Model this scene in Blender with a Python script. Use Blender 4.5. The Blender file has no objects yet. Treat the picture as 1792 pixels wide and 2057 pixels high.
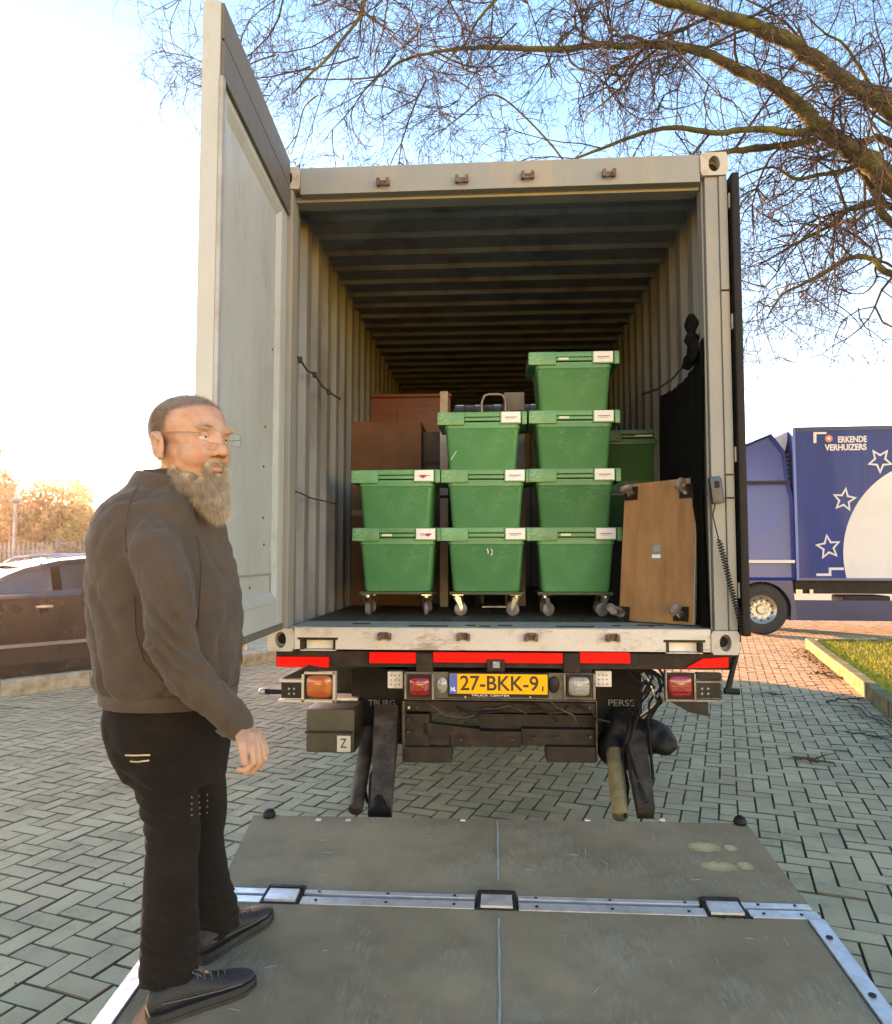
import bpy, bmesh, math, random
import numpy as np
from mathutils import Vector, Matrix, noise
from math import sin, cos, pi, radians as R

# ------------------------------------------------------------------ camera, sky, sun, exposure
sc = bpy.context.scene
col = sc.collection
CAM_H = 1.55
F, CX, CY = 1480.0, 896.0, 1028.5
PIT = math.atan(94.5 / F)
YAW = math.atan(96 * cos(PIT) / F)
cam_d = bpy.data.cameras.new('camera')
cam = bpy.data.objects.new('camera', cam_d)
col.objects.link(cam)
cam.location = (0, 0, CAM_H)
cam.rotation_euler = (pi / 2 + PIT, 0, YAW)
cam_d.sensor_fit = 'HORIZONTAL'
cam_d.sensor_width = 36
cam_d.lens = 36 * F / 1792
cam_d.clip_end = 3000
cam_d.clip_start = 0.05
sc.camera = cam

SUN_EL, SUN_AZ = 7.5, -38.0        # degrees; azimuth from +Y, negative = to the left
world = bpy.data.worlds.new('World')
sc.world = world
world.use_nodes = True
wn = world.node_tree.nodes
wl = world.node_tree.links
bg = wn['Background']
sky = wn.new('ShaderNodeTexSky')
sky.sky_type = 'NISHITA'
sky.sun_disc = False
sky.sun_elevation = R(SUN_EL)
sky.sun_rotation = R(SUN_AZ)
sky.air_density = 0.75
sky.dust_density = 0.0
sky.ozone_density = 0.8
sky.altitude = 0
hsv = wn.new('ShaderNodeHueSaturation')
hsv.inputs['Saturation'].default_value = 1.5
wl.new(sky.outputs[0], hsv.inputs['Color'])
wl.new(hsv.outputs[0], bg.inputs['Color'])
bg.inputs['Strength'].default_value = 0.15
sd = bpy.data.lights.new('sun', 'SUN')
sun = bpy.data.objects.new('sun', sd)
col.objects.link(sun)
sd.energy = 3.6
sd.angle = R(1.0)
sd.color = (1.0, 0.78, 0.52)
sv = Vector((sin(R(SUN_AZ)) * cos(R(SUN_EL)), cos(R(SUN_AZ)) * cos(R(SUN_EL)), sin(R(SUN_EL))))
sun.rotation_euler = (-sv).to_track_quat('-Z', 'Y').to_euler()
sun.location = (-20, 30, 12)
sc.view_settings.view_transform = 'Standard'
sc.view_settings.look = 'None'
sc.view_settings.exposure = 3.08
sc.view_settings.gamma = 1.0
sc.view_settings.use_white_balance = True
sc.view_settings.white_balance_temperature = 11600
sc.view_settings.white_balance_tint = 48
sc.view_settings.use_curve_mapping = False
sc.render.engine = 'CYCLES'
sc.cycles.max_bounces = 8
sc.cycles.diffuse_bounces = 5
sc.cycles.caustics_reflective = False
sc.cycles.caustics_refractive = False

cp, sp_ = cos(PIT), sin(PIT)
FW = Vector((-sin(YAW) * cp, cos(YAW) * cp, sp_))
RT = Vector((cos(YAW), sin(YAW), 0))
UP = RT.cross(FW)
CAM = Vector((0, 0, CAM_H))


def ray(px, py):
    return FW + RT * ((px - CX) / F) - UP * ((py - CY) / F)


def at(px, py, Y):
    """place for a feature surveyed in the photograph, at distance Y along the lorry's axis"""
    d = ray(px, py)
    return CAM + d * (Y / d.y)


def atz(px, py, z):
    d = ray(px, py)
    return CAM + d * ((z - CAM_H) / d.z)


def proj(p):
    v = Vector(p) - CAM
    z = v.dot(FW)
    return CX + F * v.dot(RT) / z, CY - F * v.dot(UP) / z, z


rnd = random.Random(7)

# ------------------------------------------------------------------ materials
MATS = {}


def mat(name, c, rough=0.6, metal=0.0, var=0.0, scale=8.0, c2=None, bump=0.0, bscale=60.0, amount=0.5,
        spec=0.5, coat=0.0, streak=None, emit=None, alpha=1.0, trans=0.0, ior=1.45, sheen=0.0, sss=0.0, objrand=0.0, attr=None, pos=False, scuff=None):
    """procedural Principled material: colour c broken up towards c2 by noise, fine bump"""
    if name in MATS:
        return MATS[name]
    m = bpy.data.materials.new(name)
    m.use_nodes = True
    nt = m.node_tree
    N, L = nt.nodes, nt.links
    b = N['Principled BSDF']
    c = tuple(c) + (1,)
    b.inputs['Base Color'].default_value = c
    b.inputs['Roughness'].default_value = rough
    b.inputs['Metallic'].default_value = metal
    b.inputs['Specular IOR Level'].default_value = spec
    b.inputs['Coat Weight'].default_value = coat
    b.inputs['Coat Roughness'].default_value = 0.08
    b.inputs['IOR'].default_value = ior
    b.inputs['Transmission Weight'].default_value = trans
    b.inputs['Alpha'].default_value = alpha
    b.inputs['Sheen Weight'].default_value = sheen
    if sss:
        b.inputs['Subsurface Weight'].default_value = sss
        b.inputs['Subsurface Radius'].default_value = (0.012, 0.004, 0.002)
        b.inputs['Subsurface Scale'].default_value = 1.0
    tc = N.new('ShaderNodeTexCoord')
    mp = N.new('ShaderNodeMapping')
    if streak:
        mp.inputs['Scale'].default_value = streak
    if pos:
        tc = N.new('ShaderNodeNewGeometry')
    csrc = tc.outputs['Position' if pos else 'Object']
    L.new(csrc, mp.inputs['Vector'])
    out = None
    if c2 is not None:
        nz = N.new('ShaderNodeTexNoise')
        nz.inputs['Scale'].default_value = scale
        nz.inputs['Detail'].default_value = 6
        nz.inputs['Roughness'].default_value = 0.65
        L.new(mp.outputs[0], nz.inputs['Vector'])
        rp = N.new('ShaderNodeValToRGB')
        rp.color_ramp.elements[0].position = 0.62 - 0.4 * amount
        rp.color_ramp.elements[1].position = 0.85 - 0.3 * amount
        rp.color_ramp.elements[0].color = c
        rp.color_ramp.elements[1].color = tuple(c2) + (1,)
        L.new(nz.outputs['Fac'], rp.inputs[0])
        out = rp.outputs[0]
        mr = N.new('ShaderNodeMapRange')
        mr.inputs['To Min'].default_value = max(0.02, rough - 0.12)
        mr.inputs['To Max'].default_value = min(1, rough + 0.12)
        L.new(nz.outputs['Fac'], mr.inputs['Value'])
        L.new(mr.outputs[0], b.inputs['Roughness'])
    if var:
        n2 = N.new('ShaderNodeTexNoise')
        n2.inputs['Scale'].default_value = scale * 0.35 + 0.7
        n2.inputs['Detail'].default_value = 4
        L.new(csrc, n2.inputs['Vector'])
        hs = N.new('ShaderNodeHueSaturation')
        m2 = N.new('ShaderNodeMapRange')
        m2.inputs['From Min'].default_value = 0.3
        m2.inputs['From Max'].default_value = 0.7
        m2.inputs['To Min'].default_value = 1 - var
        m2.inputs['To Max'].default_value = 1 + var
        L.new(n2.outputs['Fac'], m2.inputs['Value'])
        L.new(m2.outputs[0], hs.inputs['Value'])
        if out:
            L.new(out, hs.inputs['Color'])
        else:
            hs.inputs['Color'].default_value = c
        out = hs.outputs[0]
    if objrand or attr:
        hs = N.new('ShaderNodeHueSaturation')
        m2 = N.new('ShaderNodeMapRange')
        m2.inputs['To Min'].default_value = 1 - (objrand or 0.2)
        m2.inputs['To Max'].default_value = 1 + (objrand or 0.2)
        m3 = N.new('ShaderNodeMapRange')
        m3.inputs['To Min'].default_value = 0.497
        m3.inputs['To Max'].default_value = 0.503
        if attr:
            oi = N.new('ShaderNodeAttribute')
            oi.attribute_name = attr
            src = oi.outputs['Fac']
        else:
            oi = N.new('ShaderNodeObjectInfo')
            src = oi.outputs['Random']
        L.new(src, m2.inputs['Value'])
        L.new(src, m3.inputs['Value'])
        L.new(m2.outputs[0], hs.inputs['Value'])
        L.new(m3.outputs[0], hs.inputs['Hue'])
        if out:
            L.new(out, hs.inputs['Color'])
        else:
            hs.inputs['Color'].default_value = c
        out = hs.outputs[0]
    if scuff:
        # fine chafed streaks and dusty blotches: scuff = (colour, scale, amount, stretch)
        sc_c, sc_s, sc_a, sc_st = scuff
        m4 = N.new('ShaderNodeMapping')
        m4.inputs['Scale'].default_value = sc_st
        m4.inputs['Rotation'].default_value = (0.3, 0.5, 0.9)
        L.new(csrc, m4.inputs['Vector'])
        n4 = N.new('ShaderNodeTexNoise')
        n4.inputs['Scale'].default_value = sc_s
        n4.inputs['Detail'].default_value = 8
        n4.inputs['Roughness'].default_value = 0.75
        L.new(m4.outputs[0], n4.inputs['Vector'])
        n5 = N.new('ShaderNodeTexNoise')
        n5.inputs['Scale'].default_value = sc_s * 0.12
        n5.inputs['Detail'].default_value = 3
        L.new(csrc, n5.inputs['Vector'])
        ml = N.new('ShaderNodeMath')
        ml.operation = 'MULTIPLY'
        L.new(n4.outputs['Fac'], ml.inputs[0])
        L.new(n5.outputs['Fac'], ml.inputs[1])
        r4 = N.new('ShaderNodeMapRange')
        r4.inputs['From Min'].default_value = 0.27
        r4.inputs['From Max'].default_value = 0.36
        r4.inputs['To Max'].default_value = sc_a
        L.new(ml.outputs[0], r4.inputs['Value'])
        mx_ = N.new('ShaderNodeMix')
        mx_.data_type = 'RGBA'
        L.new(r4.outputs[0], mx_.inputs['Factor'])
        if out:
            L.new(out, mx_.inputs['A'])
        else:
            mx_.inputs['A'].default_value = c
        mx_.inputs['B'].default_value = tuple(sc_c) + (1,)
        out = mx_.outputs['Result']
    if out:
        L.new(out, b.inputs['Base Color'])
    if bump:
        n3 = N.new('ShaderNodeTexNoise')
        n3.inputs['Scale'].default_value = bscale
        n3.inputs['Detail'].default_value = 5
        L.new(mp.outputs[0], n3.inputs['Vector'])
        bp = N.new('ShaderNodeBump')
        bp.inputs['Strength'].default_value = bump
        bp.inputs['Distance'].default_value = 0.01
        L.new(n3.outputs['Fac'], bp.inputs['Height'])
        L.new(bp.outputs[0], b.inputs['Normal'])
    if emit:
        b.inputs['Emission Color'].default_value = tuple(emit[:3]) + (1,)
        b.inputs['Emission Strength'].default_value = emit[3]
    MATS[name] = m
    return m


# ------------------------------------------------------------------ mesh helpers
class MB:
    """collects solids and links them as ONE mesh object"""

    def __init__(s):
        s.v, s.f, s.mi = [], [], []
        s.cur = 0

    def add(s, vs, fs, M=None):
        o = len(s.v)
        for p in vs:
            p = Vector(p)
            s.v.append(M @ p if M else p)
        for f in fs:
            s.f.append([i + o for i in f])
            s.mi.append(s.cur)
        return s

    def box(s, x0, x1, y0, y1, z0, z1, M=None, bev=0.0, taper=None):
        if bev:
            bm = bmesh.new()
            bmesh.ops.create_cube(bm, size=1)
            for v in bm.verts:
                v.co = Vector(((x0 + x1) / 2 + v.co.x * (x1 - x0), (y0 + y1) / 2 + v.co.y * (y1 - y0), (z0 + z1) / 2 + v.co.z * (z1 - z0)))
            bmesh.ops.bevel(bm, geom=bm.edges[:], offset=bev, segments=2, affect='EDGES', profile=0.7)
            bm.verts.index_update()
            s.add([v.co.copy() for v in bm.verts], [[v.index for v in f.verts] for f in bm.faces], M)
            bm.free()
            return s
        t = taper or (1, 1)
        cx, cy = (x0 + x1) / 2, (y0 + y1) / 2
        hx, hy = (x1 - x0) / 2, (y1 - y0) / 2
        vs = [(cx - hx * t[0], cy - hy * t[1], z0), (cx + hx * t[0], cy - hy * t[1], z0), (cx + hx * t[0], cy + hy * t[1], z0), (cx - hx * t[0], cy + hy * t[1], z0),
              (x0, y0, z1), (x1, y0, z1), (x1, y1, z1), (x0, y1, z1)]
        fs = [(3, 2, 1, 0), (4, 5, 6, 7), (0, 1, 5, 4), (1, 2, 6, 5), (2, 3, 7, 6), (3, 0, 4, 7)]
        return s.add(vs, fs, M)

    def prism(s, poly, d, M=None):
        """poly: list of (a,b) in local xy, extruded from z=0 to z=d"""
        n = len(poly)
        vs = [(a, b, 0) for a, b in poly] + [(a, b, d) for a, b in poly]
        fs = [list(range(n))[::-1], list(range(n, 2 * n))] + [(i, (i + 1) % n, n + (i + 1) % n, n + i) for i in range(n)]
        return s.add(vs, fs, M)

    def cyl(s, a, b, r0, r1=None, n=16, caps=True):
        a, b = Vector(a), Vector(b)
        r1 = r0 if r1 is None else r1
        d = (b - a).normalized()
        u = d.orthogonal().normalized()
        w = d.cross(u)
        vs = []
        for p, r in ((a, r0), (b, r1)):
            for k in range(n):
                t = 2 * pi * k / n
                vs.append(p + (u * cos(t) + w * sin(t)) * r)
        fs = [(k, (k + 1) % n, n + (k + 1) % n, n + k) for k in range(n)]
        if caps:
            fs += [list(range(n))[::-1], list(range(n, 2 * n))]
        return s.add(vs, fs)

    def tube(s, pts, rs, n=8, caps=True):
        pts = [Vector(p) for p in pts]
        if not hasattr(rs, '__len__'):
            rs = [rs] * len(pts)
        vs = []
        u = None
        for i, p in enumerate(pts):
            t = (pts[min(i + 1, len(pts) - 1)] - pts[max(i - 1, 0)])
            t = t.normalized() if t.length > 1e-9 else Vector((0, 0, 1))
            if u is None:
                u = t.orthogonal().normalized()
            u = (u - t * u.dot(t))
            u = u.normalized() if u.length > 1e-6 else t.orthogonal().normalized()
            w = t.cross(u)
            for k in range(n):
                a = 2 * pi * k / n
                vs.append(p + (u * cos(a) + w * sin(a)) * rs[i])
        fs = []
        for i in range(len(pts) - 1):
            for k in range(n):
                fs.append((i * n + k, i * n + (k + 1) % n, (i + 1) * n + (k + 1) % n, (i + 1) * n + k))
        if caps:
            fs.append(list(range(n))[::-1])
            fs.append([(len(pts) - 1) * n + k for k in range(n)])
        return s.add(vs, fs)

    def rings(s, rings, caps=True):
        """rings: list of equally long vertex loops"""
        n = len(rings[0])
        vs = [p for r in rings for p in r]
        fs = []
        for i in range(len(rings) - 1):
            for k in range(n):
                fs.append((i * n + k, i * n + (k + 1) % n, (i + 1) * n + (k + 1) % n, (i + 1) * n + k))
        if caps:
            fs.append(list(range(n))[::-1])
            fs.append([(len(rings) - 1) * n + k for k in range(n)])
        return s.add(vs, fs)

    def ell(s, c, r, M=None, nu=20, nv=12):
        vs, fs = [], []
        for j in range(1, nv):
            ph = pi * j / nv
            for i in range(nu):
                th = 2 * pi * i / nu
                vs.append(Vector((c[0] + r[0] * sin(ph) * cos(th), c[1] + r[1] * sin(ph) * sin(th), c[2] + r[2] * cos(ph))))
        top = len(vs)
        vs.append(Vector((c[0], c[1], c[2] + r[2])))
        vs.append(Vector((c[0], c[1], c[2] - r[2])))
        for j in range(nv - 2):
            for i in range(nu):
                fs.append((j * nu + i, (j + 1) * nu + i, (j + 1) * nu + (i + 1) % nu, j * nu + (i + 1) % nu))
        for i in range(nu):
            fs.append((top, i, (i + 1) % nu))
            fs.append((top + 1, (nv - 2) * nu + (i + 1) % nu, (nv - 2) * nu + i))
        return s.add(vs, fs, M)

    def lathe(s, prof, M=None, n=32):
        """prof: (radius, height) pairs around local z"""
        return s.rings([[((M or Matrix()) @ Vector((r * cos(2 * pi * k / n), r * sin(2 * pi * k / n), h))) for k in range(n)] for r, h in prof])

    def mesh(s, name):
        me = bpy.data.meshes.new(name)
        me.from_pydata([tuple(p) for p in s.v], [], s.f)
        me.update()
        return me

    def build(s, name, m, parent=None, smooth=False, M=None, fix=True):
        me = s.mesh(name)
        if fix and len(s.f) < 60000:
            bm = bmesh.new()
            bm.from_mesh(me)
            bmesh.ops.recalc_face_normals(bm, faces=bm.faces)
            bm.to_mesh(me)
            bm.free()
        ms = m if isinstance(m, (list, tuple)) else [m]
        for q in ms:
            me.materials.append(q)
        if len(ms) > 1:
            me.polygons.foreach_set('material_index', s.mi)
        if smooth:
            shade(me, smooth)
        o = bpy.data.objects.new(name, me)
        col.objects.link(o)
        if parent:
            o.parent = parent
        if M:
            o.matrix_local = M
        return o


def shade(me, ang=True):
    me.polygons.foreach_set('use_smooth', [True] * len(me.polygons))
    if ang is not True:
        try:
            me.set_sharp_from_angle(angle=R(ang))
        except Exception:
            pass


def tag(o, label=None, cat=None, group=None, kind=None):
    if label:
        o['label'] = label
    if cat:
        o['category'] = cat
    if group:
        o['group'] = group
    if kind:
        o['kind'] = kind
    return o


def empty(name, loc, label=None, cat=None, group=None, rz=0, parent=None):
    o = bpy.data.objects.new(name, None)
    col.objects.link(o)
    o.location = loc
    o.rotation_euler = (0, 0, rz)
    o.empty_display_size = 0.1
    if parent:
        o.parent = parent
    return tag(o, label, cat, group)


def link_copy(o, parent=None, loc=None):
    c = o.copy()
    col.objects.link(c)
    if parent:
        c.parent = parent
    if loc is not None:
        c.location = loc
    return c


def copy_tree(o, parent=None, kids=None):
    if kids is None:
        kids = {}
        for q in bpy.data.objects:
            if q.parent:
                kids.setdefault(q.parent.name, []).append(q)
    c = link_copy(o, parent)
    for ch in kids.get(o.name, []):
        copy_tree(ch, c, kids)
    return c


def text(name, body, size, M, m, parent=None, ext=0.0008, bold=0.0, sx=1.0, align='CENTER'):
    cu = bpy.data.curves.new(name, 'FONT')
    cu.body = body
    cu.size = size
    cu.extrude = ext
    cu.offset = bold
    cu.align_x = align
    cu.align_y = 'CENTER'
    cu.materials.append(m)
    tmp = bpy.data.objects.new('tmp', cu)
    col.objects.link(tmp)
    me = bpy.data.meshes.new_from_object(tmp.evaluated_get(bpy.context.evaluated_depsgraph_get()))
    bpy.data.objects.remove(tmp)
    me.name = name
    o = bpy.data.objects.new(name, me)
    col.objects.link(o)
    if parent:
        o.parent = parent
    o.matrix_local = M @ Matrix.Diagonal((sx, 1, 1, 1))
    return o


def face_y(x, y, z):
    """upright frame at (x,y,z) facing the camera side (-Y): local x right, local y up, local z towards -Y"""
    return Matrix.Translation((x, y, z)) @ Matrix.Rotation(pi / 2, 4, 'X')


def T(x, y, z):
    return Matrix.Translation((x, y, z))


def evaluated(mb, voxel, smooth_it=3, factor=0.5):
    """union of overlapping solids as one closed skin; returns a mesh"""
    me = mb.mesh('tmp')
    o = bpy.data.objects.new('tmp', me)
    col.objects.link(o)
    r = o.modifiers.new('r', 'REMESH')
    r.mode = 'VOXEL'
    r.voxel_size = voxel
    if smooth_it:
        k = o.modifiers.new('s', 'SMOOTH')
        k.iterations = smooth_it
        k.factor = factor
    dg = bpy.context.evaluated_depsgraph_get()
    out = bpy.data.meshes.new_from_object(o.evaluated_get(dg))
    bpy.data.objects.remove(o)
    bpy.data.meshes.remove(me)
    return out


def co_get(me):
    a = np.empty(len(me.vertices) * 3)
    me.vertices.foreach_get('co', a)
    return a.reshape(-1, 3)


def co_set(me, a):
    me.vertices.foreach_set('co', a.reshape(-1))
    me.update()


def nor_get(me):
    a = np.empty(len(me.vertices) * 3)
    me.vertices.foreach_get('normal', a)
    return a.reshape(-1, 3)


def obj_from(me, name, m, parent=None, smooth=True):
    me.materials.clear()
    for q in (m if isinstance(m, (list, tuple)) else [m]):
        me.materials.append(q)
    if smooth:
        shade(me)
    o = bpy.data.objects.new(name, me)
    me.name = name
    col.objects.link(o)
    if parent:
        o.parent = parent
    return o


def vnoise(P, s, seed=0):
    """cheap smooth value noise for arrays of points, about -1..1"""
    P = P * s + seed * 17.3
    i = np.floor(P).astype(int)
    f = P - i
    f = f * f * (3 - 2 * f)

    def h(a, b, c):
        n = (a * 73856093) ^ (b * 19349663) ^ (c * 83492791)
        n = (n ^ (n >> 13)) * 1274126177
        return ((n & 0xffff) / 32767.5) - 1
    r = 0
    for dx in (0, 1):
        for dy in (0, 1):
            for dz in (0, 1):
                w = (f[:, 0] if dx else 1 - f[:, 0]) * (f[:, 1] if dy else 1 - f[:, 1]) * (f[:, 2] if dz else 1 - f[:, 2])
                r = r + w * h(i[:, 0] + dx, i[:, 1] + dy, i[:, 2] + dz)
    return r


# ------------------------------------------------------------------ palette
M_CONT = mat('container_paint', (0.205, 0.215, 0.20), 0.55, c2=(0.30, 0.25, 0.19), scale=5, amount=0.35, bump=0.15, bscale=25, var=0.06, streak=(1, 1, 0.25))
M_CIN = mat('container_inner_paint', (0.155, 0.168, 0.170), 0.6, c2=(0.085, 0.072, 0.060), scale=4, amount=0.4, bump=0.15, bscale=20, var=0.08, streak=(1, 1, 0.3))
M_SILL = mat('sill_paint', (0.50, 0.455, 0.41), 0.5, c2=(0.36, 0.27, 0.18), scale=14, amount=0.22, bump=0.2, bscale=30, var=0.06, scuff=((0.22, 0.15, 0.1), 40, 0.7, (0.5, 1, 2)))
M_DOOR = mat('door_paint', (0.36, 0.405, 0.40), 0.45, c2=(0.30, 0.335, 0.325), scale=3, amount=0.5, bump=0.1, bscale=15, streak=(1, 1, 0.3), scuff=((0.30, 0.27, 0.22), 18, 0.45, (1, 1, 0.6)))
M_RUB = mat('black_rubber', (0.006, 0.0055, 0.005), 0.6, c2=(0.016, 0.013, 0.011), scale=12, bump=0.2, bscale=50, spec=0.25)
M_BLK = mat('black_paint', (0.009, 0.007, 0.006), 0.5, spec=0.3, c2=(0.035, 0.024, 0.017), scale=9, amount=0.35, bump=0.2, bscale=40)
M_GRIME = mat('grimy_steel', (0.020, 0.013, 0.010), 0.65, metal=0.1, spec=0.3, c2=(0.055, 0.034, 0.022), scale=10, amount=0.4, bump=0.3, bscale=40)
M_STEEL = mat('worn_steel', (0.38, 0.38, 0.37), 0.38, metal=0.8, c2=(0.2, 0.17, 0.14), scale=20, amount=0.35, bump=0.2, bscale=60)
M_ALU = mat('aluminium_strip', (0.66, 0.68, 0.68), 0.4, metal=0.7, c2=(0.42, 0.42, 0.40), scale=12, amount=0.4, bump=0.2, bscale=50)
M_CHROME = mat('zinc', (0.5, 0.5, 0.48), 0.3, metal=0.9, c2=(0.3, 0.28, 0.25), scale=40, amount=0.4)
M_RED = mat('reflector_red', (0.92, 0.012, 0.008), 0.45, spec=0.15, c2=(0.8, 0.01, 0.008), scale=30, amount=0.3, bump=0.1, bscale=200)
M_LRED = mat('lamp_red', (0.30, 0.008, 0.008), 0.15, coat=1, c2=(0.2, 0.005, 0.005), scale=60, bump=0.3, bscale=120)
M_LAMB = mat('lamp_amber', (0.45, 0.09, 0.01), 0.15, coat=1, c2=(0.35, 0.05, 0.008), scale=60, bump=0.3, bscale=120)
M_LWHT = mat('lamp_grey', (0.28, 0.27, 0.25), 0.2, coat=1, c2=(0.15, 0.14, 0.12), scale=60, bump=0.5, bscale=90)
M_WHITE = mat('white_label', (0.75, 0.75, 0.73), 0.5, c2=(0.6, 0.6, 0.58), scale=15, amount=0.3)
M_INK = mat('label_ink', (0.12, 0.12, 0.14), 0.6)
M_PLATE = mat('plate_yellow', (0.95, 0.40, 0.02), 0.45, spec=0.2, c2=(0.85, 0.34, 0.02), scale=25, amount=0.3)
M_PINK = mat('plate_ink', (0.03, 0.012, 0.01), 0.5)
M_PBLUE = mat('plate_blue', (0.02, 0.1, 0.35), 0.4)
M_GREEN = mat('crate_green', (0.020, 0.21, 0.085), 0.42, objrand=0.15, scuff=((0.16, 0.31, 0.18), 34, 0.5, (1, 1, 2.5)), c2=(0.035, 0.24, 0.105), scale=6, amount=0.4, bump=0.12, bscale=70, var=0.08)
M_GLID = mat('crate_lid_green', (0.028, 0.26, 0.105), 0.4, objrand=0.16, scuff=((0.26, 0.42, 0.28), 30, 0.55, (1, 1, 2.5)), c2=(0.05, 0.29, 0.13), scale=8, amount=0.4, bump=0.12, bscale=70, var=0.08)
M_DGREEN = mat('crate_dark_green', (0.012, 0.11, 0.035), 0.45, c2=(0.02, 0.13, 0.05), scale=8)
M_PLY = mat('plywood', (0.36, 0.17, 0.07), 0.55, c2=(0.24, 0.105, 0.04), scale=5, amount=0.5, bump=0.15, bscale=40, var=0.12, streak=(3, 3, 0.6))
M_WOOD = mat('cabinet_wood', (0.17, 0.032, 0.010), 0.4, c2=(0.11, 0.022, 0.008), scale=6, amount=0.5, streak=(1, 1, 5), bump=0.05)
M_CARD = mat('cardboard', (0.15, 0.060, 0.026), 0.75, c2=(0.11, 0.045, 0.02), scale=6, amount=0.5, bump=0.1, bscale=50)
M_FLOORW = mat('container_floor_wood', (0.13, 0.07, 0.04), 0.6, c2=(0.06, 0.035, 0.022), scale=9, amount=0.6, bump=0.3, bscale=30, streak=(5, 0.4, 1))

# ================================================================== GROUND AND PAVING
M_SAND = mat('joint_sand', (0.07, 0.052, 0.032), 0.95, c2=(0.035, 0.040, 0.015), scale=3, amount=0.5, bump=0.4, bscale=80)
M_GROUND = mat('ground_far', (0.44, 0.34, 0.21), 0.9, c2=(0.34, 0.26, 0.165), scale=1.3, amount=0.5, bump=0.3, bscale=30)
PAV = dict(c=(0.58, 0.395, 0.235), rough=0.9, c2=(0.45, 0.31, 0.18), scale=2.1, amount=0.5, bump=0.6, bscale=170, pos=True, spec=0.3, scuff=((0.25, 0.19, 0.12), 14, 0.4, (1, 1, 1)))
M_PAV = mat('paver_concrete', objrand=0.10, **PAV)
M_PAVJ = mat('paver_concrete_far', attr='tint', objrand=0.10, **PAV)
M_PEDGE = mat('paver_dirty_edge', (0.17, 0.125, 0.075), 0.95, c2=(0.10, 0.08, 0.04), scale=7, pos=True, spec=0.2)

g = MB()
g.box(-230, 230, -11, 230, -0.6, -0.035)
tag(g.build('ground', M_GROUND), kind='structure')

pavement = MB()
pavement.box(-16, 16, -0.5, 22, -0.034, -0.016)
pavement = tag(pavement.build('pavement', M_SAND), kind='structure')

U = 0.108
TH = R(-17)
AX = Vector((cos(TH), sin(TH), 0))
AY = Vector((-sin(TH), cos(TH), 0))


def lift_z(y):
    return 0.355 - 0.085 * (3.5 - y)


def hidden_by_lift(p):
    d = Vector(p) - CAM
    # plane z = 0.0575 + 0.085 y
    den = d.z - 0.085 * d.y
    if abs(den) < 1e-6:
        return False
    t = (0.0575 - CAM_H) / den
    q = CAM + d * t
    return 0 < t < 1 and -1.1 < q.x < 1.1 and 1.5 < q.y < 3.45


cells = []
for i in range(-195, 196):
    for j in range(-195, 196):
        k = (i - j) % 4
        if k == 0:
            cells.append((i, j, 0))       # long side along AX
        elif k == 3:
            cells.append((i, j, 1))       # long side along AY
pav = []
for i, j, o in cells:
    c = AX * (i * U) + AY * (j * U) + Vector((0.3, 7.5, 0))
    c = c + (AX * U + AY * (U / 2) if o == 0 else AX * (U / 2) + AY * U)
    if not (-13.5 < c.x < 13.5 and 0.2 < c.y < 20.5):
        continue
    px, py, z = proj(c)
    if z < 0.3:
        if abs(c.x) > 5:
            continue
        seen = False
    else:
        if (px < -1700 or px > 3500) and c.y > 1.5:
            continue
        seen = -20 < px < 1812 and py < 2080
    pav.append((c, o, z, seen))
vis = []
for idx, (c, o, z, seen) in enumerate(pav):
    if seen and not hidden_by_lift(c):
        px, py, zz = proj(c)
        if 210 < px < 470 and 800 < py < 2057:
            continue
        vis.append((z, idx))
vis.sort()
single = set(i for z, i in vis[:300])
hx, hy = U - 0.0030, U / 2 - 0.0030
ch = 0.0032


def paver_geo(hx, hy):
    vs = []
    for (a, b, h) in ((hx, hy, -0.02), (hx, hy, -0.0045), (hx - ch, hy - ch, 0)):
        vs += [(-a, -b, h), (a, -b, h), (a, b, h), (-a, b, h)]
    fs = [(8, 9, 10, 11)]
    for r in (0, 4):
        for k in range(4):
            fs.append((r + k, r + (k + 1) % 4, r + 4 + (k + 1) % 4, r + 4 + k))
    return np.array(vs), fs


pv, pf = paver_geo(hx, hy)
pme = bpy.data.meshes.new('paver')
pme.from_pydata(pv.tolist(), [], pf)
pme.materials.append(M_PAV)
pme.materials.append(M_PEDGE)
pme.polygons.foreach_set('material_index', [0] + [1] * 8)
allv, allf, tint = [], [], []
rp = random.Random(3)
for idx, (c, o, z, seen) in enumerate(pav):
    if c.x > 3.7 and c.y > 7.4 and (c.x - 3.85) > -(c.y - 7.5) * -0.256 + 0.12 and c.y < 13.1:
        continue
    ang = TH + (pi / 2 if o else 0) + rp.gauss(0, 0.006)
    dz = rp.gauss(0, 0.0018)
    tx, ty = rp.gauss(0, 0.009), rp.gauss(0, 0.010)
    c = c + Vector((rp.gauss(0, 0.0006), rp.gauss(0, 0.0006), dz))
    if idx in single:
        o_ = bpy.data.objects.new('paver', pme)
        col.objects.link(o_)
        o_.parent = pavement
        o_.location = c
        o_.rotation_euler = (tx, ty, ang)
    else:
        ca, sa = cos(ang), sin(ang)
        P = np.empty_like(pv)
        P[:, 0] = pv[:, 0] * ca - pv[:, 1] * sa + c.x
        P[:, 1] = pv[:, 0] * sa + pv[:, 1] * ca + c.y
        P[:, 2] = pv[:, 2] + c.z + pv[:, 0] * ty + pv[:, 1] * tx
        n0 = len(allv) * 12
        allv.append(P)
        t = rp.random()
        for f in pf:
            allf.append([q + n0 for q in f])
            tint.append(t)
me = bpy.data.meshes.new('paving')
me.from_pydata(np.concatenate(allv).tolist(), [], allf)
a = me.attributes.new('tint', 'FLOAT', 'FACE')
a.data.foreach_set('value', tint)
me.materials.append(M_PAVJ)
me.materials.append(M_PEDGE)
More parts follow.
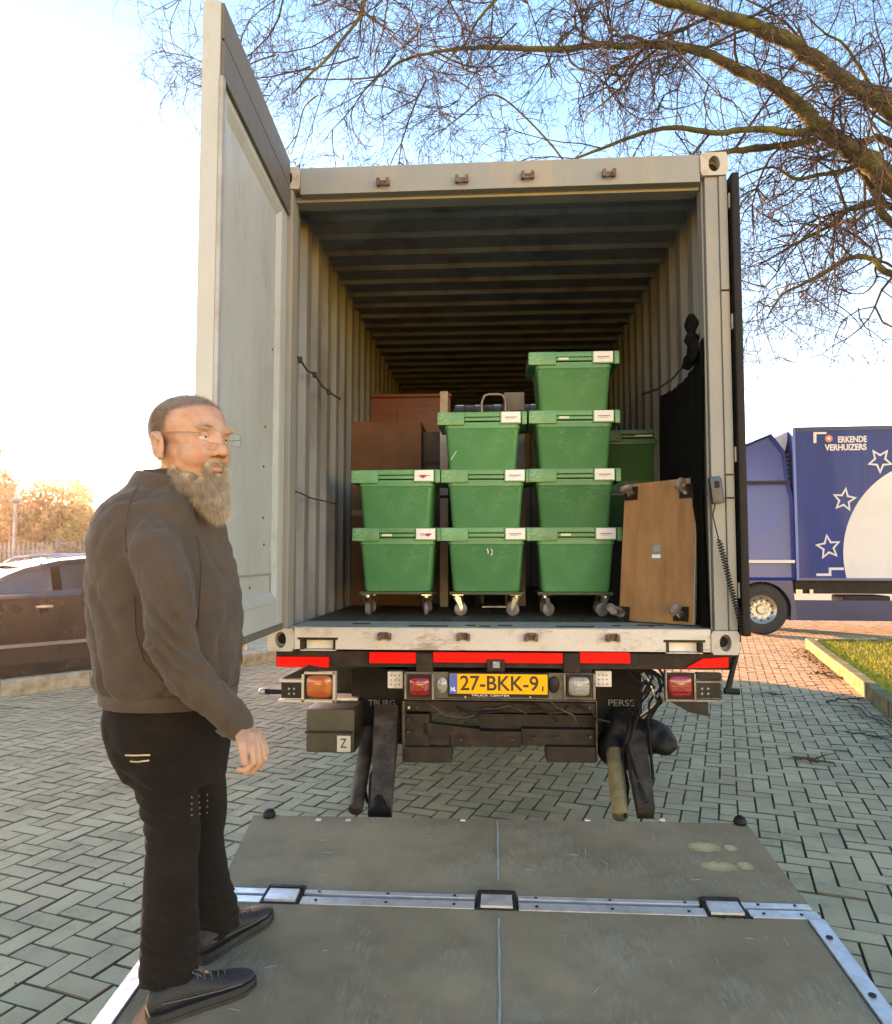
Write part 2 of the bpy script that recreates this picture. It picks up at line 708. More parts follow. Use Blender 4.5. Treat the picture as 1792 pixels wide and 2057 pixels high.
me.polygons.foreach_set('material_index', ([0] + [1] * 8) * (len(allf) // 9))
o = bpy.data.objects.new('paving', me)
col.objects.link(o)
o.parent = pavement
o['kind'] = 'stuff'

# --- raised planting bed at the right: concrete kerb stones, moss, grass
M_KERB = mat('kerb_concrete', (0.20, 0.19, 0.11), 0.9, c2=(0.06, 0.09, 0.012), scale=5, amount=0.6, bump=0.6, bscale=60, objrand=0.1)
M_SOIL = mat('soil', (0.08, 0.085, 0.02), 0.95, c2=(0.12, 0.14, 0.02), scale=6, amount=0.6, bump=0.8, bscale=30)
KA = atz(1683.5, 1356, 0)
KB = atz(1792, 1447, 0)
kd = (KB - KA).normalized()
KC = KA - kd * 3.2                      # far corner
bed = empty('planting_bed', (KC.x, KC.y, 0), 'raised grass bed edged with mossy concrete kerb stones at the right of the paving', 'planting bed')


def kerb_run(parent, A, B, h, w, name='kerb_stone', m=M_KERB, L=1.0, off=Vector((0, 0, 0))):
    d = (B - A)
    n = max(1, int(round(d.length / L)))
    ang = math.atan2(d.y, d.x)
    step = d.length / n
    for i in range(n):
        k = MB().box(0.006, step - 0.006, 0, w, -0.2, h + rnd.uniform(-0.006, 0.006), bev=0.012)
        o = k.build(name, m, parent)
        p = A + d * (i / n) - off
        o.location = p + Vector((0, 0, 0))
        o.rotation_euler = (rnd.gauss(0, 0.01), 0, ang + rnd.gauss(0, 0.004))


off = Vector((KC.x, KC.y, 0))
kerb_run(bed, KC, KC + kd * 9, 0.17, 0.13, off=off)
kperp = Vector((1, 0.03, 0))
KE = KC + kperp * 9
kerb_run(bed, KE, KC + kperp * 0.16, 0.17, 0.13, off=off)
s = MB()
pl_ = [(KC.x + 0.1, KC.y - 0.1), ((KC + kd * 9).x + 0.12, (KC + kd * 9).y), (KE.x, (KC + kd * 9).y), (KE.x, KE.y - 0.1)]
s.prism(pl_, 0.2, T(0, 0, -0.08))
s.build('soil', M_SOIL, bed, M=T(-off.x, -off.y, 0))
M_GRASS = mat('grass_blades', (0.36, 0.37, 0.015), 0.6, c2=(0.46, 0.42, 0.02), scale=2.5, amount=0.6, spec=0.3)
gb = MB()
rg = random.Random(11)
n = 0
while n < 26000:
    v = rg.random() ** 1.5
    q = KC + kd * (rg.random() * 8.5) + Vector((rg.random() ** 1.4 * 4.5 + 0.14, 0, 0))
    if q.y > KC.y - 0.12 + (q.x - KC.x) * 0.03:
        continue
    n += 1
    h = rg.uniform(0.02, 0.055)
    a = rg.uniform(0, 2 * pi)
    w = 0.004
    z = 0.12
    l = Vector((rg.gauss(0, 0.025), rg.gauss(0, 0.025), h))
    gb.add([(q.x - w * cos(a), q.y - w * sin(a), z), (q.x + w * cos(a), q.y + w * sin(a), z), (q.x + l.x, q.y + l.y, z + h)], [(0, 1, 2)])
o = gb.build('grass', M_GRASS, None, fix=False)
tag(o, 'short mossy green grass growing inside the kerbed bed', 'grass', kind='stuff')

# --- kerb along the left, in front of the parked car
LA = atz(0, 1400, 0)
LD = Vector((0.60, 0.80, 0))
lk = empty('roadside_kerb', (LA.x, LA.y, 0), 'pale mossy concrete kerb running in front of the parked estate car', 'kerb')
kerb_run(lk, LA - LD * 6, LA + LD * 9, 0.17, 0.16, off=Vector((LA.x, LA.y, 0)), m=mat('kerb_pale', (0.42, 0.38, 0.30), 0.9, c2=(0.2, 0.18, 0.09), scale=7, amount=0.5, bump=0.6, bscale=60, objrand=0.1))

# --- fallen twigs on the paving
M_TWIG = mat('fallen_twig', (0.05, 0.03, 0.018), 0.8, c2=(0.09, 0.06, 0.035), scale=20)
tw = [((1660, 1412), (1735, 1402), 0.012, 'fallen branch lying against the kerb of the grass bed'),
      ((1592, 1522), (1668, 1538), 0.011, 'dark broken twig lying furthest from the kerb on the paving'),
      ((1700, 1470), (1792, 1492), 0.008, 'long thin twig lying across the paving beside the bed'),
      ((1712, 1418), (1792, 1462), 0.009, 'twig lying close along the foot of the mossy kerb'),
      ((1640, 1352), (1690, 1362), 0.012, 'short brown stick at the sunlit corner of the bed'),
      ((1545, 1397), (1575, 1395), 0.009, 'small twig lying alone on the paving near the lorry')]
for (a_, b_, r_, lab) in tw:
    A, B = atz(*a_, 0.012), atz(*b_, 0.012)
    m_ = MB()
    pts = []
    nn = 9
    for k in range(nn):
        t = k / (nn - 1)
        p = A.lerp(B, t) + Vector((rnd.gauss(0, 0.03), rnd.gauss(0, 0.03), rnd.uniform(0, 0.02)))
        pts.append(p)
    m_.tube([p - A for p in pts], [r_ * (1 - 0.6 * k / nn) for k in range(nn)], n=6)
    for k in range(2, nn - 1):
        d = Vector((rnd.gauss(0, 1), rnd.gauss(0, 1), abs(rnd.gauss(0, 0.03)))).normalized() * rnd.uniform(0.06, 0.22)
        q = pts[k] - A
        m_.tube([q, q + d * 0.5 + Vector((0, 0, 0.01)), q + d], [r_ * 0.5, r_ * 0.35, r_ * 0.15], n=5)
    o = m_.build('fallen_twig', M_TWIG)
    o.location = A
    tag(o, lab, 'twig', 'twigs fallen on the paving')

rgs_ = random.Random(77)
M_LEAF = mat('dead_leaves', (0.16, 0.07, 0.03), 0.8, c2=(0.09, 0.04, 0.02), scale=9)
lf = MB()
for k in range(420):
    t = rg.random()
    q = KC + kd * (0.2 + t * 3.4) + Vector((-abs(rg.gauss(0.0, 0.16)) - 0.02, 0, 0))
    if k % 4 == 0:
        q = KC + Vector((rg.uniform(0.3, 4), rg.gauss(-0.25, 0.12), 0.15))
    a = rg.uniform(0, 6.28)
    s_ = rg.uniform(0.012, 0.03)
    M = T(q.x, q.y, q.z + 0.012) @ Matrix.Rotation(a, 4, 'Z') @ Matrix.Rotation(rg.gauss(0, 0.4), 4, 'X')
    lf.add([(-s_, 0, 0), (0, -s_ * 0.6, 0.004), (s_, 0, 0), (0, s_ * 0.6, 0.006)], [(0, 1, 2, 3)], M)
db = MB()
for k in range(520):
    if k < 330:
        x_, y_ = rgs_.uniform(1.2, 4.6), rgs_.uniform(2.6, 9.5)
    else:
        x_, y_ = rgs_.uniform(-4.2, -1.3), rgs_.uniform(2.4, 7.5)
    a = rgs_.uniform(0, 6.28)
    s_ = rgs_.choice((0.004, 0.005, 0.006, 0.008, 0.012))
    db.add([(-s_, 0, 0), (0, -s_ * 0.5, 0.002), (s_, 0, 0.001), (0, s_ * 0.5, 0.003)], [(0, 1, 2, 3)], T(x_, y_, 0.004) @ Matrix.Rotation(a, 4, 'Z') @ Matrix.Rotation(rgs_.gauss(0, 0.3), 4, 'X'))
tag(db.build('scattered_crumbs', M_LEAF, fix=False), 'leaf crumbs and grit scattered over the paving', 'leaves', kind='stuff')
tag(lf.build('leaf_litter', M_LEAF, fix=False), 'brown dead leaves gathered along the foot of the kerb', 'leaves', kind='stuff')

# ================================================================== PARKED CAR (left)
M_CARP = mat('car_paint', (0.07, 0.055, 0.05), 0.25, metal=0.6, coat=1, c2=(0.06, 0.048, 0.045), scale=3)
M_GLASS = mat('car_glass', (0.05, 0.05, 0.045), 0.06, spec=0.9, coat=1)
M_TYRE = mat('tyre', (0.018, 0.018, 0.018), 0.75, c2=(0.035, 0.032, 0.028), scale=20, bump=0.3, bscale=60)
carO = LA + Vector((-0.80, 0.60, 0)) * 0.75
car = empty('estate_car', (carO.x, carO.y, 0), 'dark metallic estate car with silver roof rails parked behind the kerb', 'car', rz=math.atan2(0.80, 0.60))
car.scale = (1, 1, 1.08)
# local: x along the car (front at -x), y=0 near flank, +y away from the camera, z up
WID = 1.78


def loft(mb, prof, ys):
    """prof(x-list of (x,z)); ys: list of (y, dz, sx) stations"""
    rings = []
    for (y, ins, top) in ys:
        rings.append([Vector((x, y, z if z < 0.9 else z - top)) for x, z in ins(prof)])
    mb.rings(rings)


lower = [(-1.72, 0.30), (-1.80, 0.55), (-1.70, 0.74), (-1.2, 0.90), (-0.55, 0.985), (0.1, 1.0), (1.2, 1.03), (2.6, 1.05), (2.86, 1.0), (2.93, 0.7), (2.9, 0.35), (2.6, 0.14), (2.4, 0.12),
         (2.35, 0.42), (2.2, 0.6), (2.0, 0.66), (1.8, 0.6), (1.66, 0.42), (1.62, 0.1), (-0.5, 0.1), (-0.53, 0.42), (-0.68, 0.6), (-0.88, 0.66), (-1.08, 0.6), (-1.22, 0.42), (-1.26, 0.22)]


def sc_prof(k, dz=0):
    return lambda prof: [(0.6 + (x - 0.6) * k, z + (dz if z > 0.9 else 0)) for x, z in prof]


mb = MB()
rr = []
for (y, k, bz) in ((0.07, 0.985, 0.0), (0.0, 1.0, 0.0), (-0.02, 1.0, 0.0)):
    pass
st = [(0.10, 0.97, 0.03), (0.03, 0.99, 0.012), (0.0, 1.0, 0.0)]
rings_ = []
for (y, k, dz) in ((0.09, 0.955, 0.035), (0.03, 0.985, 0.0), (0.0, 1.0, -0.03)):
    rings_.append([Vector((0.6 + (x - 0.6) * k, y, z + (dz if z > 0.85 else (-dz * 0.3)))) for x, z in lower])
for (y, k, dz) in ((WID, 1.0, -0.03), (WID - 0.03, 0.985, 0.0), (WID - 0.09, 0.955, 0.035)):
    rings_.append([Vector((0.6 + (x - 0.6) * k, y, z + (dz if z > 0.85 else (-dz * 0.3)))) for x, z in lower])
mb.rings([rings_[0], rings_[1], rings_[2]], caps=True)
mb.rings([rings_[3], rings_[4], rings_[5]], caps=True)
mb.rings([rings_[0], rings_[5]], caps=False)
mb.build('body', M_CARP, car, smooth=35)
roofp = [(-0.35, 0.99), (0.1, 1.17), (0.55, 1.33), (1.0, 1.42), (1.5, 1.46), (2.2, 1.44), (2.6, 1.37), (2.8, 1.2), (2.88, 1.02)]
inn = [(-0.1, 1.02), (0.2, 1.14), (0.6, 1.28), (1.0, 1.36), (1.5, 1.395), (2.2, 1.375), (2.5, 1.31), (2.66, 1.18), (2.72, 1.04)]


def yy(z, side):
    t = max(0, (z - 1.0) / 0.46) * 0.20 + 0.06
    return t if side == 0 else WID - t


mb = MB()
for side in (0, 1):
    for i in range(len(roofp) - 1):
        a, b = roofp[i], roofp[i + 1]
        c, d = inn[i], inn[i + 1]
        mb.add([(a[0], yy(a[1], side), a[1]), (b[0], yy(b[1], side), b[1]), (d[0], yy(d[1], side), d[1]), (c[0], yy(c[1], side), c[1])], [(0, 1, 2, 3)])
for i in range(len(roofp) - 1):
    a, b = roofp[i], roofp[i + 1]
    if i in (0, 1, 7):
        continue
    m1, m2 = (a[0], WID / 2, a[1] + 0.03), (b[0], WID / 2, b[1] + 0.03)
    mb.add([(a[0], yy(a[1], 0), a[1]), (b[0], yy(b[1], 0), b[1]), m2, m1, (b[0], yy(b[1], 1), b[1]), (a[0], yy(a[1], 1), a[1])], [(0, 1, 2, 3), (3, 2, 4, 5)])
mb.build('roof', M_CARP, car, smooth=40)
mb = MB()
for (i0, i1) in ((0, 2), (7, 8)):
    a, b = roofp[i0], roofp[i1]
    mb.add([(a[0], yy(a[1], 0), a[1]), (b[0], yy(b[1], 0), b[1]), (b[0], yy(b[1], 1), b[1]), (a[0], yy(a[1], 1), a[1])], [(0, 1, 2, 3)])
mb.build('windscreen', M_GLASS, car)


def side_glass(x0, x1, side=0, name='side_window'):
    poly = []
    xs = [x0 + (x1 - x0) * k / 6 for k in range(7)]
    top = [(x, float(np.interp(x, [p[0] for p in inn], [p[1] for p in inn]))) for x in xs]
    m_ = MB()
    vs = []
    for x, z in top:
        vs.append((x, yy(z, side) + (0.012 if side == 0 else -0.012), z))
        vs.append((x, yy(1.02, side) + (0.012 if side == 0 else -0.012), 1.02))
    m_.add(vs, [(2 * k, 2 * k + 2, 2 * k + 3, 2 * k + 1) for k in range(6)])
    m_.build(name, M_GLASS, car)


for sd_ in (0, 1):
    side_glass(-0.08, 0.86, sd_)
    side_glass(0.98, 1.86, sd_)
    side_glass(1.98, 2.68, sd_)
M_SIL = mat('silver_trim', (0.7, 0.7, 0.72), 0.25, metal=0.9)
for sd_ in (0, 1):
    y = yy(1.44, sd_)
    m_ = MB().tube([(0.75, y, 1.38), (0.85, y, 1.45), (1.3, y, 1.5), (2.1, y, 1.5), (2.45, y, 1.45), (2.5, y, 1.40)], 0.017, n=8)
    m_.build('roof_rail', M_SIL, car, smooth=True)
m_ = MB()
m_.box(-0.1, 2.7, 0.045, 0.062, 1.0, 1.025)
m_.build('window_trim', M_SIL, car)
for x in (0.62, 1.62):
    MB().box(x, x + 0.2, -0.035, -0.005, 0.86, 0.89, bev=0.008).build('door_handle', M_SIL, car)
for x in (-0.12, 0.92, 1.92):
    MB().box(x, x + 0.008, -0.002, 0.02, 0.32, 0.98).build('door_seam', M_BLK, car)
MB().box(-0.5, 1.6, -0.022, 0.01, 0.42, 0.46, bev=0.006).build('side_moulding', mat('trim_grey', (0.2, 0.18, 0.17), 0.5), car)
m_ = MB()
m_.ell((0.02, -0.12, 1.06), (0.10, 0.11, 0.08))
m_.build('wing_mirror', M_CARP, car, smooth=True)


def car_wheel(x, y, r, parent, w=0.2):
    M = T(x, y, r) @ Matrix.Rotation(pi / 2, 4, 'X')
    m_ = MB().lathe([(r * 0.62, -w / 2), (r * 0.93, -w / 2), (r, -w / 2 + 0.03), (r, w / 2 - 0.03), (r * 0.93, w / 2), (r * 0.62, w / 2)], n=36)
    wl_ = m_.build('wheel', M_TYRE, parent, smooth=35, M=M)
    q = MB().lathe([(0.001, w * 0.3), (r * 0.15, w * 0.32), (r * 0.2, w * 0.2), (r * 0.55, w * 0.3), (r * 0.63, w * 0.46), (r * 0.63, -w * 0.4)], n=36)
    q.build('rim', M_SIL, wl_, smooth=35)
    return wl_


for x in (-0.88, 2.0):
    car_wheel(x, 0.12, 0.31, car)
    car_wheel(x, WID - 0.12, 0.31, car)

# ================================================================== FAR LEFT: fence, post, hedge, trees
M_FENCE = mat('fence_grey', (0.20, 0.17, 0.19), 0.5, c2=(0.13, 0.11, 0.12), scale=5)
fo = at(-60, 1123, 21)
fence = empty('railing_fence', (fo.x, fo.y, 0), 'pale vertical bar railing fence beyond the parked car', 'fence')
m_ = MB()
for k in range(50):
    x = k * 0.145
    m_.box(x, x + 0.07, 0, 0.02, 0.05, 2.05 + 0.03 * sin(k * 1.7))
o = m_.build('fence_bar', M_FENCE, fence)
o['kind'] = 'stuff'
m_ = MB().box(0, 7.2, 0.02, 0.06, 1.75, 1.81).box(0, 7.2, 0.02, 0.06, 0.3, 0.36)
m_.build('fence_rail', M_FENCE, fence)
for k in range(3):
    MB().box(k * 2.6, k * 2.6 + 0.09, 0.06, 0.15, 0, 2.15).build('fence_post', M_FENCE, fence)
lp = at(27, 1123, 26)
post = empty('lamp_post', (lp.x, lp.y, 0), 'slim metal lamp post in front of the trees at the left edge', 'lamp post')
MB().cyl((0, 0, 0), (0, 0, 3.6), 0.09, 0.05, n=10).build('pole', M_FENCE, post, smooth=True)
m_ = MB()
m_.ell((0, 0, 3.68), (0.2, 0.2, 0.12), nu=12, nv=8)
m_.build('lamp_head', M_FENCE, post, smooth=True)
MB().box(-0.28, 0.28, -0.22, 0.22, 0, 1.2, bev=0.03).build('cabinet_base', mat('post_box', (0.3, 0.2, 0.19), 0.6), post)


def leaf_crown(mb, c, rx, ry, rz, n, size, r):
    lumps = [(Vector((r.gauss(0, 0.45) * rx, r.gauss(0, 0.45) * ry, r.gauss(0.05, 0.42) * rz)), r.uniform(0.28, 0.5)) for _ in range(22)]
    for _ in range(n):
        l, s_ = r.choice(lumps)
        d = Vector((r.gauss(0, 1), r.gauss(0, 1), r.gauss(0, 1))).normalized()
        p = c + l + Vector((d.x * rx * s_, d.y * ry * s_, d.z * rz * s_)) * (r.random() ** 0.4)
        if p.z < 0.05:
            continue
        a, b = Vector((r.gauss(0, 1), r.gauss(0, 1), r.gauss(0, 1))).normalized(), Vector((r.gauss(0, 1), r.gauss(0, 1), r.gauss(0, 1))).normalized()
        a, b = a * size * r.uniform(0.5, 1.2), b * size * r.uniform(0.4, 0.9)
        mb.add([p - a, p - b, p + a, p + b], [(0, 1, 2, 3)])


M_LF1 = mat('autumn_foliage', (0.24, 0.11, 0.04), 0.7, c2=(0.17, 0.10, 0.035), scale=1.2, amount=0.6, spec=0.2)
M_LF2 = mat('olive_foliage', (0.24, 0.19, 0.06), 0.7, c2=(0.32, 0.19, 0.07), scale=1.0, amount=0.6, spec=0.2)
M_LFP = mat('pine_foliage', (0.05, 0.06, 0.035), 0.7, c2=(0.08, 0.08, 0.04), scale=1.0, spec=0.2)
M_BARKF = mat('far_bark', (0.10, 0.07, 0.045), 0.9)
rt_ = random.Random(5)
far = [(-135, 38, 8.5, 4.0, 'tallest autumn tree, added at the far left to keep low sun off the deck', M_LF1),  # added to shade the deck from the low sun
       (-30, 40, 5.6, 3.9, 'broad autumn tree behind the lamp post', M_LF1),
       (50, 38, 5.0, 2.8, 'rounded orange brown tree right of the lamp post', M_LF1),
       (88, 40, 5.9, 2.3, 'highest rounded orange tree in the row behind the railing', M_LF1),
       (125, 38, 5.0, 2.4, 'brown tree with a flat crown between the tall autumn tree and the olive one', M_LF1),
       (165, 38, 4.8, 2.3, 'olive green tree just behind the bearded man', M_LF2),
       (205, 39, 4.25, 2.6, 'low olive tree half hidden by the man\'s shoulder', M_LF2)]
for (px, Y, h, w, lab, m) in far:
    b = at(px, 1123, Y)
    t_ = empty('broadleaf_tree', (b.x, b.y, 0), lab, 'tree', 'trees beyond the railing')
    mb = MB().tube([(0, 0, 0), (0.05, 0, h * 0.4), (-0.05, 0, h * 0.8)], [0.22, 0.16, 0.05], n=7)
    for k in range(5):
        a = rt_.uniform(0, 6.28)
        mb.tube([(0, 0, h * 0.35), (cos(a) * w * 0.25, sin(a) * w * 0.25, h * 0.6), (cos(a) * w * 0.4, sin(a) * w * 0.4, h * 0.85)], [0.1, 0.06, 0.02], n=5)
    mb.build('trunk', M_BARKF, t_)
    mb = MB()
    leaf_crown(mb, Vector((0, 0, h * 0.50)), w * 1.05, w * 0.8, h * 0.40, 16000 if h > 8 else 8500, 0.15, rt_)
    mb.build('crown', m, t_, fix=False)
b = at(166, 1123, 60)
t_ = empty('pine_tree', (b.x, b.y, 0), 'small umbrella shaped pine standing above the tree row', 'tree')
MB().tube([(0, 0, 0), (0.1, 0, 4), (0, 0, 7)], [0.2, 0.16, 0.08], n=6).build('trunk', M_BARKF, t_)
mb = MB()
leaf_crown(mb, Vector((0, 0, 6.7)), 0.7, 0.7, 0.7, 2600, 0.16, rt_)
mb.build('crown', M_LFP, t_, fix=False)
for k, (px, Y, h, w, lab) in enumerate([(136, 20, 1.9, 1.1, 'ragged brown shrub in front of the railing, nearest the man'), (80, 20.2, 1.5, 1.6, 'low bush growing in front of the middle of the railing')]):
    b = at(px, 1123, Y)
    t_ = empty('shrub', (b.x, b.y, 0), lab, 'shrub')
    mb = MB()
    for q in range(9):
        a = rt_.uniform(0, 6.28)
        mb.tube([(0, 0, 0), (cos(a) * w * 0.2, sin(a) * w * 0.2, h * 0.5), (cos(a) * w * 0.4, sin(a) * w * 0.4, h)], [0.02, 0.012, 0.005], n=4)
    mb.build('stem', M_BARKF, t_)
    mb = MB()
    leaf_crown(mb, Vector((0, 0, h * 0.6)), w * 0.7, w * 0.7, h * 0.45, 1500, 0.05, rt_)
    mb.build('foliage', M_LF1, t_, fix=False)
# far wood closing the horizon (reads as one mass)
mb = MB()
rw = random.Random(9)
for k in range(150):
    a = R(-75 + 150 * k / 149 + rw.uniform(-0.4, 0.4))
    d = rw.uniform(150, 190)
    c = Vector((sin(a) * d, cos(a) * d, 2.2))
    leaf_crown(mb, c, rw.uniform(4, 7), 4, rw.uniform(2.6, 4.2), 260, 0.7, rw)
tag(mb.build('far_wood', M_LF2, fix=False), 'low distant wood along the horizon behind the yard', 'woodland', kind='stuff')

# small dark bird far off in the bright sky
b = at(25, 645, 60)
mb = MB()
mb.ell((0, 0, 0), (0.16, 0.06, 0.06), nu=10, nv=8)
mb.add([(0.06, 0, 0.02), (-0.06, 0, 0.02), (-0.10, 0.28, 0.10), (0.0, 0.34, 0.12)], [(0, 1, 2, 3)])
mb.add([(0.06, 0, 0.02), (-0.06, 0, 0.02), (-0.10, -0.28, 0.08), (0.0, -0.34, 0.10)], [(0, 1, 2, 3)])
mb.add([(-0.14, 0.02, 0), (-0.14, -0.02, 0), (-0.26, -0.05, 0), (-0.26, 0.05, 0)], [(0, 1, 2, 3)])
o = mb.build('bird', mat('bird_dark', (0.05, 0.045, 0.04), 0.7))
o.location = b
tag(o, 'tiny dark bird flying in the white sky at far left', 'bird')

# ================================================================== BLUE REMOVAL LORRY (right, behind)
M_BLUE = mat('lorry_blue', (0.002, 0.028, 0.17), 0.5, coat=0.08, spec=0.3, c2=(0.004, 0.042, 0.21), scale=1.2, amount=0.4, streak=(2.5, 2.5, 0.3), var=0.1)
M_BLUE2 = mat('cab_blue', (0.002, 0.030, 0.20), 0.35, coat=0.25, c2=(0.004, 0.045, 0.26), scale=2)
M_DKB = mat('lorry_skirt_blue', (0.025, 0.035, 0.10), 0.4, c2=(0.02, 0.028, 0.08), scale=2)
M_ROOFB = mat('lorry_pale_blue', (0.45, 0.52, 0.68), 0.4)
M_LW = mat('lorry_white', (0.62, 0.62, 0.62), 0.45, c2=(0.55, 0.55, 0.56), scale=1)
LO = at(1601, 1123, 15.5)
LO.z = 0
LANG = R(-3.5)
lor = empty('removal_lorry', LO, 'blue removal lorry with white star outlines and a big pale disc on its side', 'lorry', rz=LANG)
LM = T(*LO) @ Matrix.Rotation(LANG, 4, 'Z')
LMI = LM.inverted()


def lpt(px, py, d=0.0):
    """survey point on the lorry's near flank in the lorry's own frame (x along, z up)"""
    n = LM.to_3x3() @ Vector((0, 1, 0))
    r_ = ray(px, py)
    t = ((LM @ Vector((0, d, 0))) - CAM).dot(n) / r_.dot(n)
    return LMI @ (CAM + r_ * t)


ztop = lpt(1640, 857).z
zbot = lpt(1640, 1166).z
px_ = lambda x, y: lpt(x, y)
MB().box(0, 8.2, 0, 2.5, zbot, ztop, bev=0.03).build('box_body', M_BLUE, lor)
MB().box(-0.0, 8.2, -0.012, -0.001, ztop - 0.09, ztop - 0.02).build('roof_rail', M_DKB, lor)
MB().box(-0.02, 0.03, -0.02, 0.04, zbot, ztop - 0.03).build('corner_rail', mat('rail_blue', (0.06, 0.15, 0.42), 0.3), lor)


def flank(poly, name, m, d=-0.006, th=0.006):
    P = [lpt(x, y) for x, y in poly]
    o = MB().prism([(p.x, p.z) for p in P], th, Matrix.Translation((0, d + th, 0)) @ Matrix.Rotation(pi / 2, 4, 'X')).build(name, m, lor)
    return o


cxx, cyy, crr = 1880, 1110, 186
disc = [(cxx + crr * cos(t), cyy - crr * sin(t)) for t in [R(a) for a in range(-6, 198, 3)]]
disc = [(x, y) for x, y in disc if y < 1150] + [(1700, 1160), (1706, 1163), (2058, 1163), (2064, 1155)]
flank(disc, 'pale_disc', M_LW)


def star(cx, cy, Rr, rot, w=3.6):
    def ring(k, inner):
        return [(cx + (k if i % 2 == 0 else k * inner) * sin(rot + i * pi / 5), cy - (k if i % 2 == 0 else k * inner) * cos(rot + i * pi / 5)) for i in range(10)]
    A = [lpt(*q) for q in ring(Rr, 0.47)]
    B = [lpt(*q) for q in ring(Rr - w * 2.0, 0.42)]
    m_ = MB()
    vs = [(p.x, -0.006, p.z) for p in A] + [(p.x, -0.006, p.z) for p in B] + [(p.x, -0.001, p.z) for p in A] + [(p.x, -0.001, p.z) for p in B]
    fs = []
    for i in range(10):
        j = (i + 1) % 10
        fs += [(i, j, 10 + j, 10 + i), (20 + i, 20 + j, j, i), (10 + i, 10 + j, 30 + j, 30 + i), (20 + j, 20 + i, 30 + i, 30 + j)]
    m_.add(vs, fs)
    m_.build('star_outline', M_LW, lor)


star(1664, 1099, 27, R(-8))
star(1696, 1004, 26, R(8))
star(1768, 925, 27, R(180))
star(1852, 868, 27, R(150))


def flank_text(name, body, cx, cy, hpx, wpx, m):
    c = lpt(cx, cy)
    hh = (lpt(cx, cy - hpx / 2) - lpt(cx, cy + hpx / 2)).length
    o = text(name, body, hh * 1.4, T(c.x, -0.004, c.z) @ Matrix.Rotation(pi / 2, 4, 'X'), m, lor, ext=0.002, bold=0.006)
    bpy.context.view_layer.update()
    ww = (lpt(cx + wpx / 2, cy) - lpt(cx - wpx / 2, cy)).length
    k = ww / max(0.01, o.dimensions.x)
    o.matrix_local = T(c.x, -0.004, c.z) @ Matrix.Rotation(pi / 2, 4, 'X') @ Matrix.Diagonal((k, 1, 1, 1))


flank_text('lettering', 'ERKENDE', 1712, 883, 12, 58, M_LW)
flank_text('lettering', 'VERHUIZERS', 1699, 899, 12, 84, M_LW)
c = lpt(1665, 881)
MB().cyl((c.x, -0.007, c.z), (c.x, -0.001, c.z), 0.075, n=24).build('round_emblem', mat('emblem_orange', (0.6, 0.2, 0.1), 0.5), lor)
MB().cyl((c.x, -0.011, c.z), (c.x, -0.008, c.z), 0.035, n=6).build('emblem_core', M_LW, lor)
flank([(1634, 868), (1660, 868), (1660, 872), (1640, 872), (1640, 890), (1634, 890)], 'corner_mark', M_LW)
flank([(1640, 1152), (1665, 1152), (1665, 1140), (1695, 1140), (1695, 1145), (1670, 1145), (1670, 1157), (1640, 1157)], 'step_mark', M_LW)
M_LFR = MB().box(0.05, 8.1, 0.3, 2.2, zbot - 0.28, zbot - 0.01)
M_LFR.build('chassis', M_BLK, lor)
zs1 = lpt(1640, 1206).z
zs0 = lpt(1640, 1247).z
MB().box(lpt(1597, 1200).x, 6.4, 0.06, 0.12, zs0, zs1, bev=0.01).build('side_skirt', M_DKB, lor)
for px in (1606, 1612, 1634):
    c = lpt(px, 1190)
    MB().box(c.x, c.x + 0.07, 0.2, 0.25, c.z - 0.05, c.z + 0.05).build('valve_box', M_CHROME, lor)
MB().box(1.0, 1.9, 0.3, 1.0, 0.42, 0.8, bev=0.05).build('fuel_tank', M_BLK, lor)
for k in range(1, 6):
    MB().box(k * 1.35, k * 1.35 + 0.012, -0.004, -0.0005, zbot + 0.02, ztop - 0.1).build('panel_seam', M_DKB, lor)
MB().box(0.04, 8.15, -0.012, -0.001, zbot + 0.0, zbot + 0.05).build('lower_rail', mat('rail_grey_blue', (0.08, 0.10, 0.2), 0.4, metal=0.3), lor)
# cab
czb = lpt(1560, 1165).z
cx0, cx1 = -2.55, lpt(1597, 1100).x
prof = [(cx0, czb), (cx1, czb), (cx1, lpt(1590, 1000).z), (cx1 - 0.06, lpt(1590, 968).z), (cx1 - 0.1, lpt(1585, 905).z), (cx1 - 0.35, lpt(1563, 868).z), (cx1 - 0.95, lpt(1505, 893).z), (cx0 + 0.35, lpt(1505, 903).z - 0.35), (cx0 + 0.1, 2.2), (cx0, 1.6)]
mb = MB()
n_ = len(prof)
rgs = []
for (y, k) in ((0.10, 0.96), (0.02, 0.995), (0.0, 1.0), (2.45, 1.0), (2.43, 0.995), (2.35, 0.96)):
    cxm, czm = (cx0 + cx1) / 2, 2.4
    rgs.append([Vector((cxm + (x - cxm) * k, y + (max(0, z - 2.6) * 0.10 if y < 1 else -max(0, z - 2.6) * 0.10), czm + (z - czm) * k)) for x, z in prof])
mb.rings(rgs)
mb.build('cab', M_BLUE2, lor, smooth=30)
c1, c2_ = lpt(1500, 968), lpt(1585, 968)
MB().box(cx0 + 0.5, cx1 - 0.05, -0.012, 0.03, c2_.z - 0.02, c2_.z + 0.03).build('cab_seam', M_BLK, lor)
c1 = lpt(1560, 1128)
MB().box(cx0 + 0.1, cx1 - 0.01, -0.012, 0.0, c1.z - 0.03, c1.z + 0.03).build('cab_stripe', M_LW, lor)
MB().box(cx0 + 0.3, cx0 + 1.35, -0.01, 0.01, 1.95, 2.55, bev=0.004).build('door_window', M_GLASS, lor)
MB().box(cx0 + 1.45, cx0 + 1.46, -0.004, 0.02, 1.2, 2.7).build('door_seam', M_BLK, lor)
MB().box(cx1 + 0.02, -0.03, 0.5, 2.2, zbot + 0.3, ztop - 0.5).build('cab_gap_panel', M_BLK, lor)
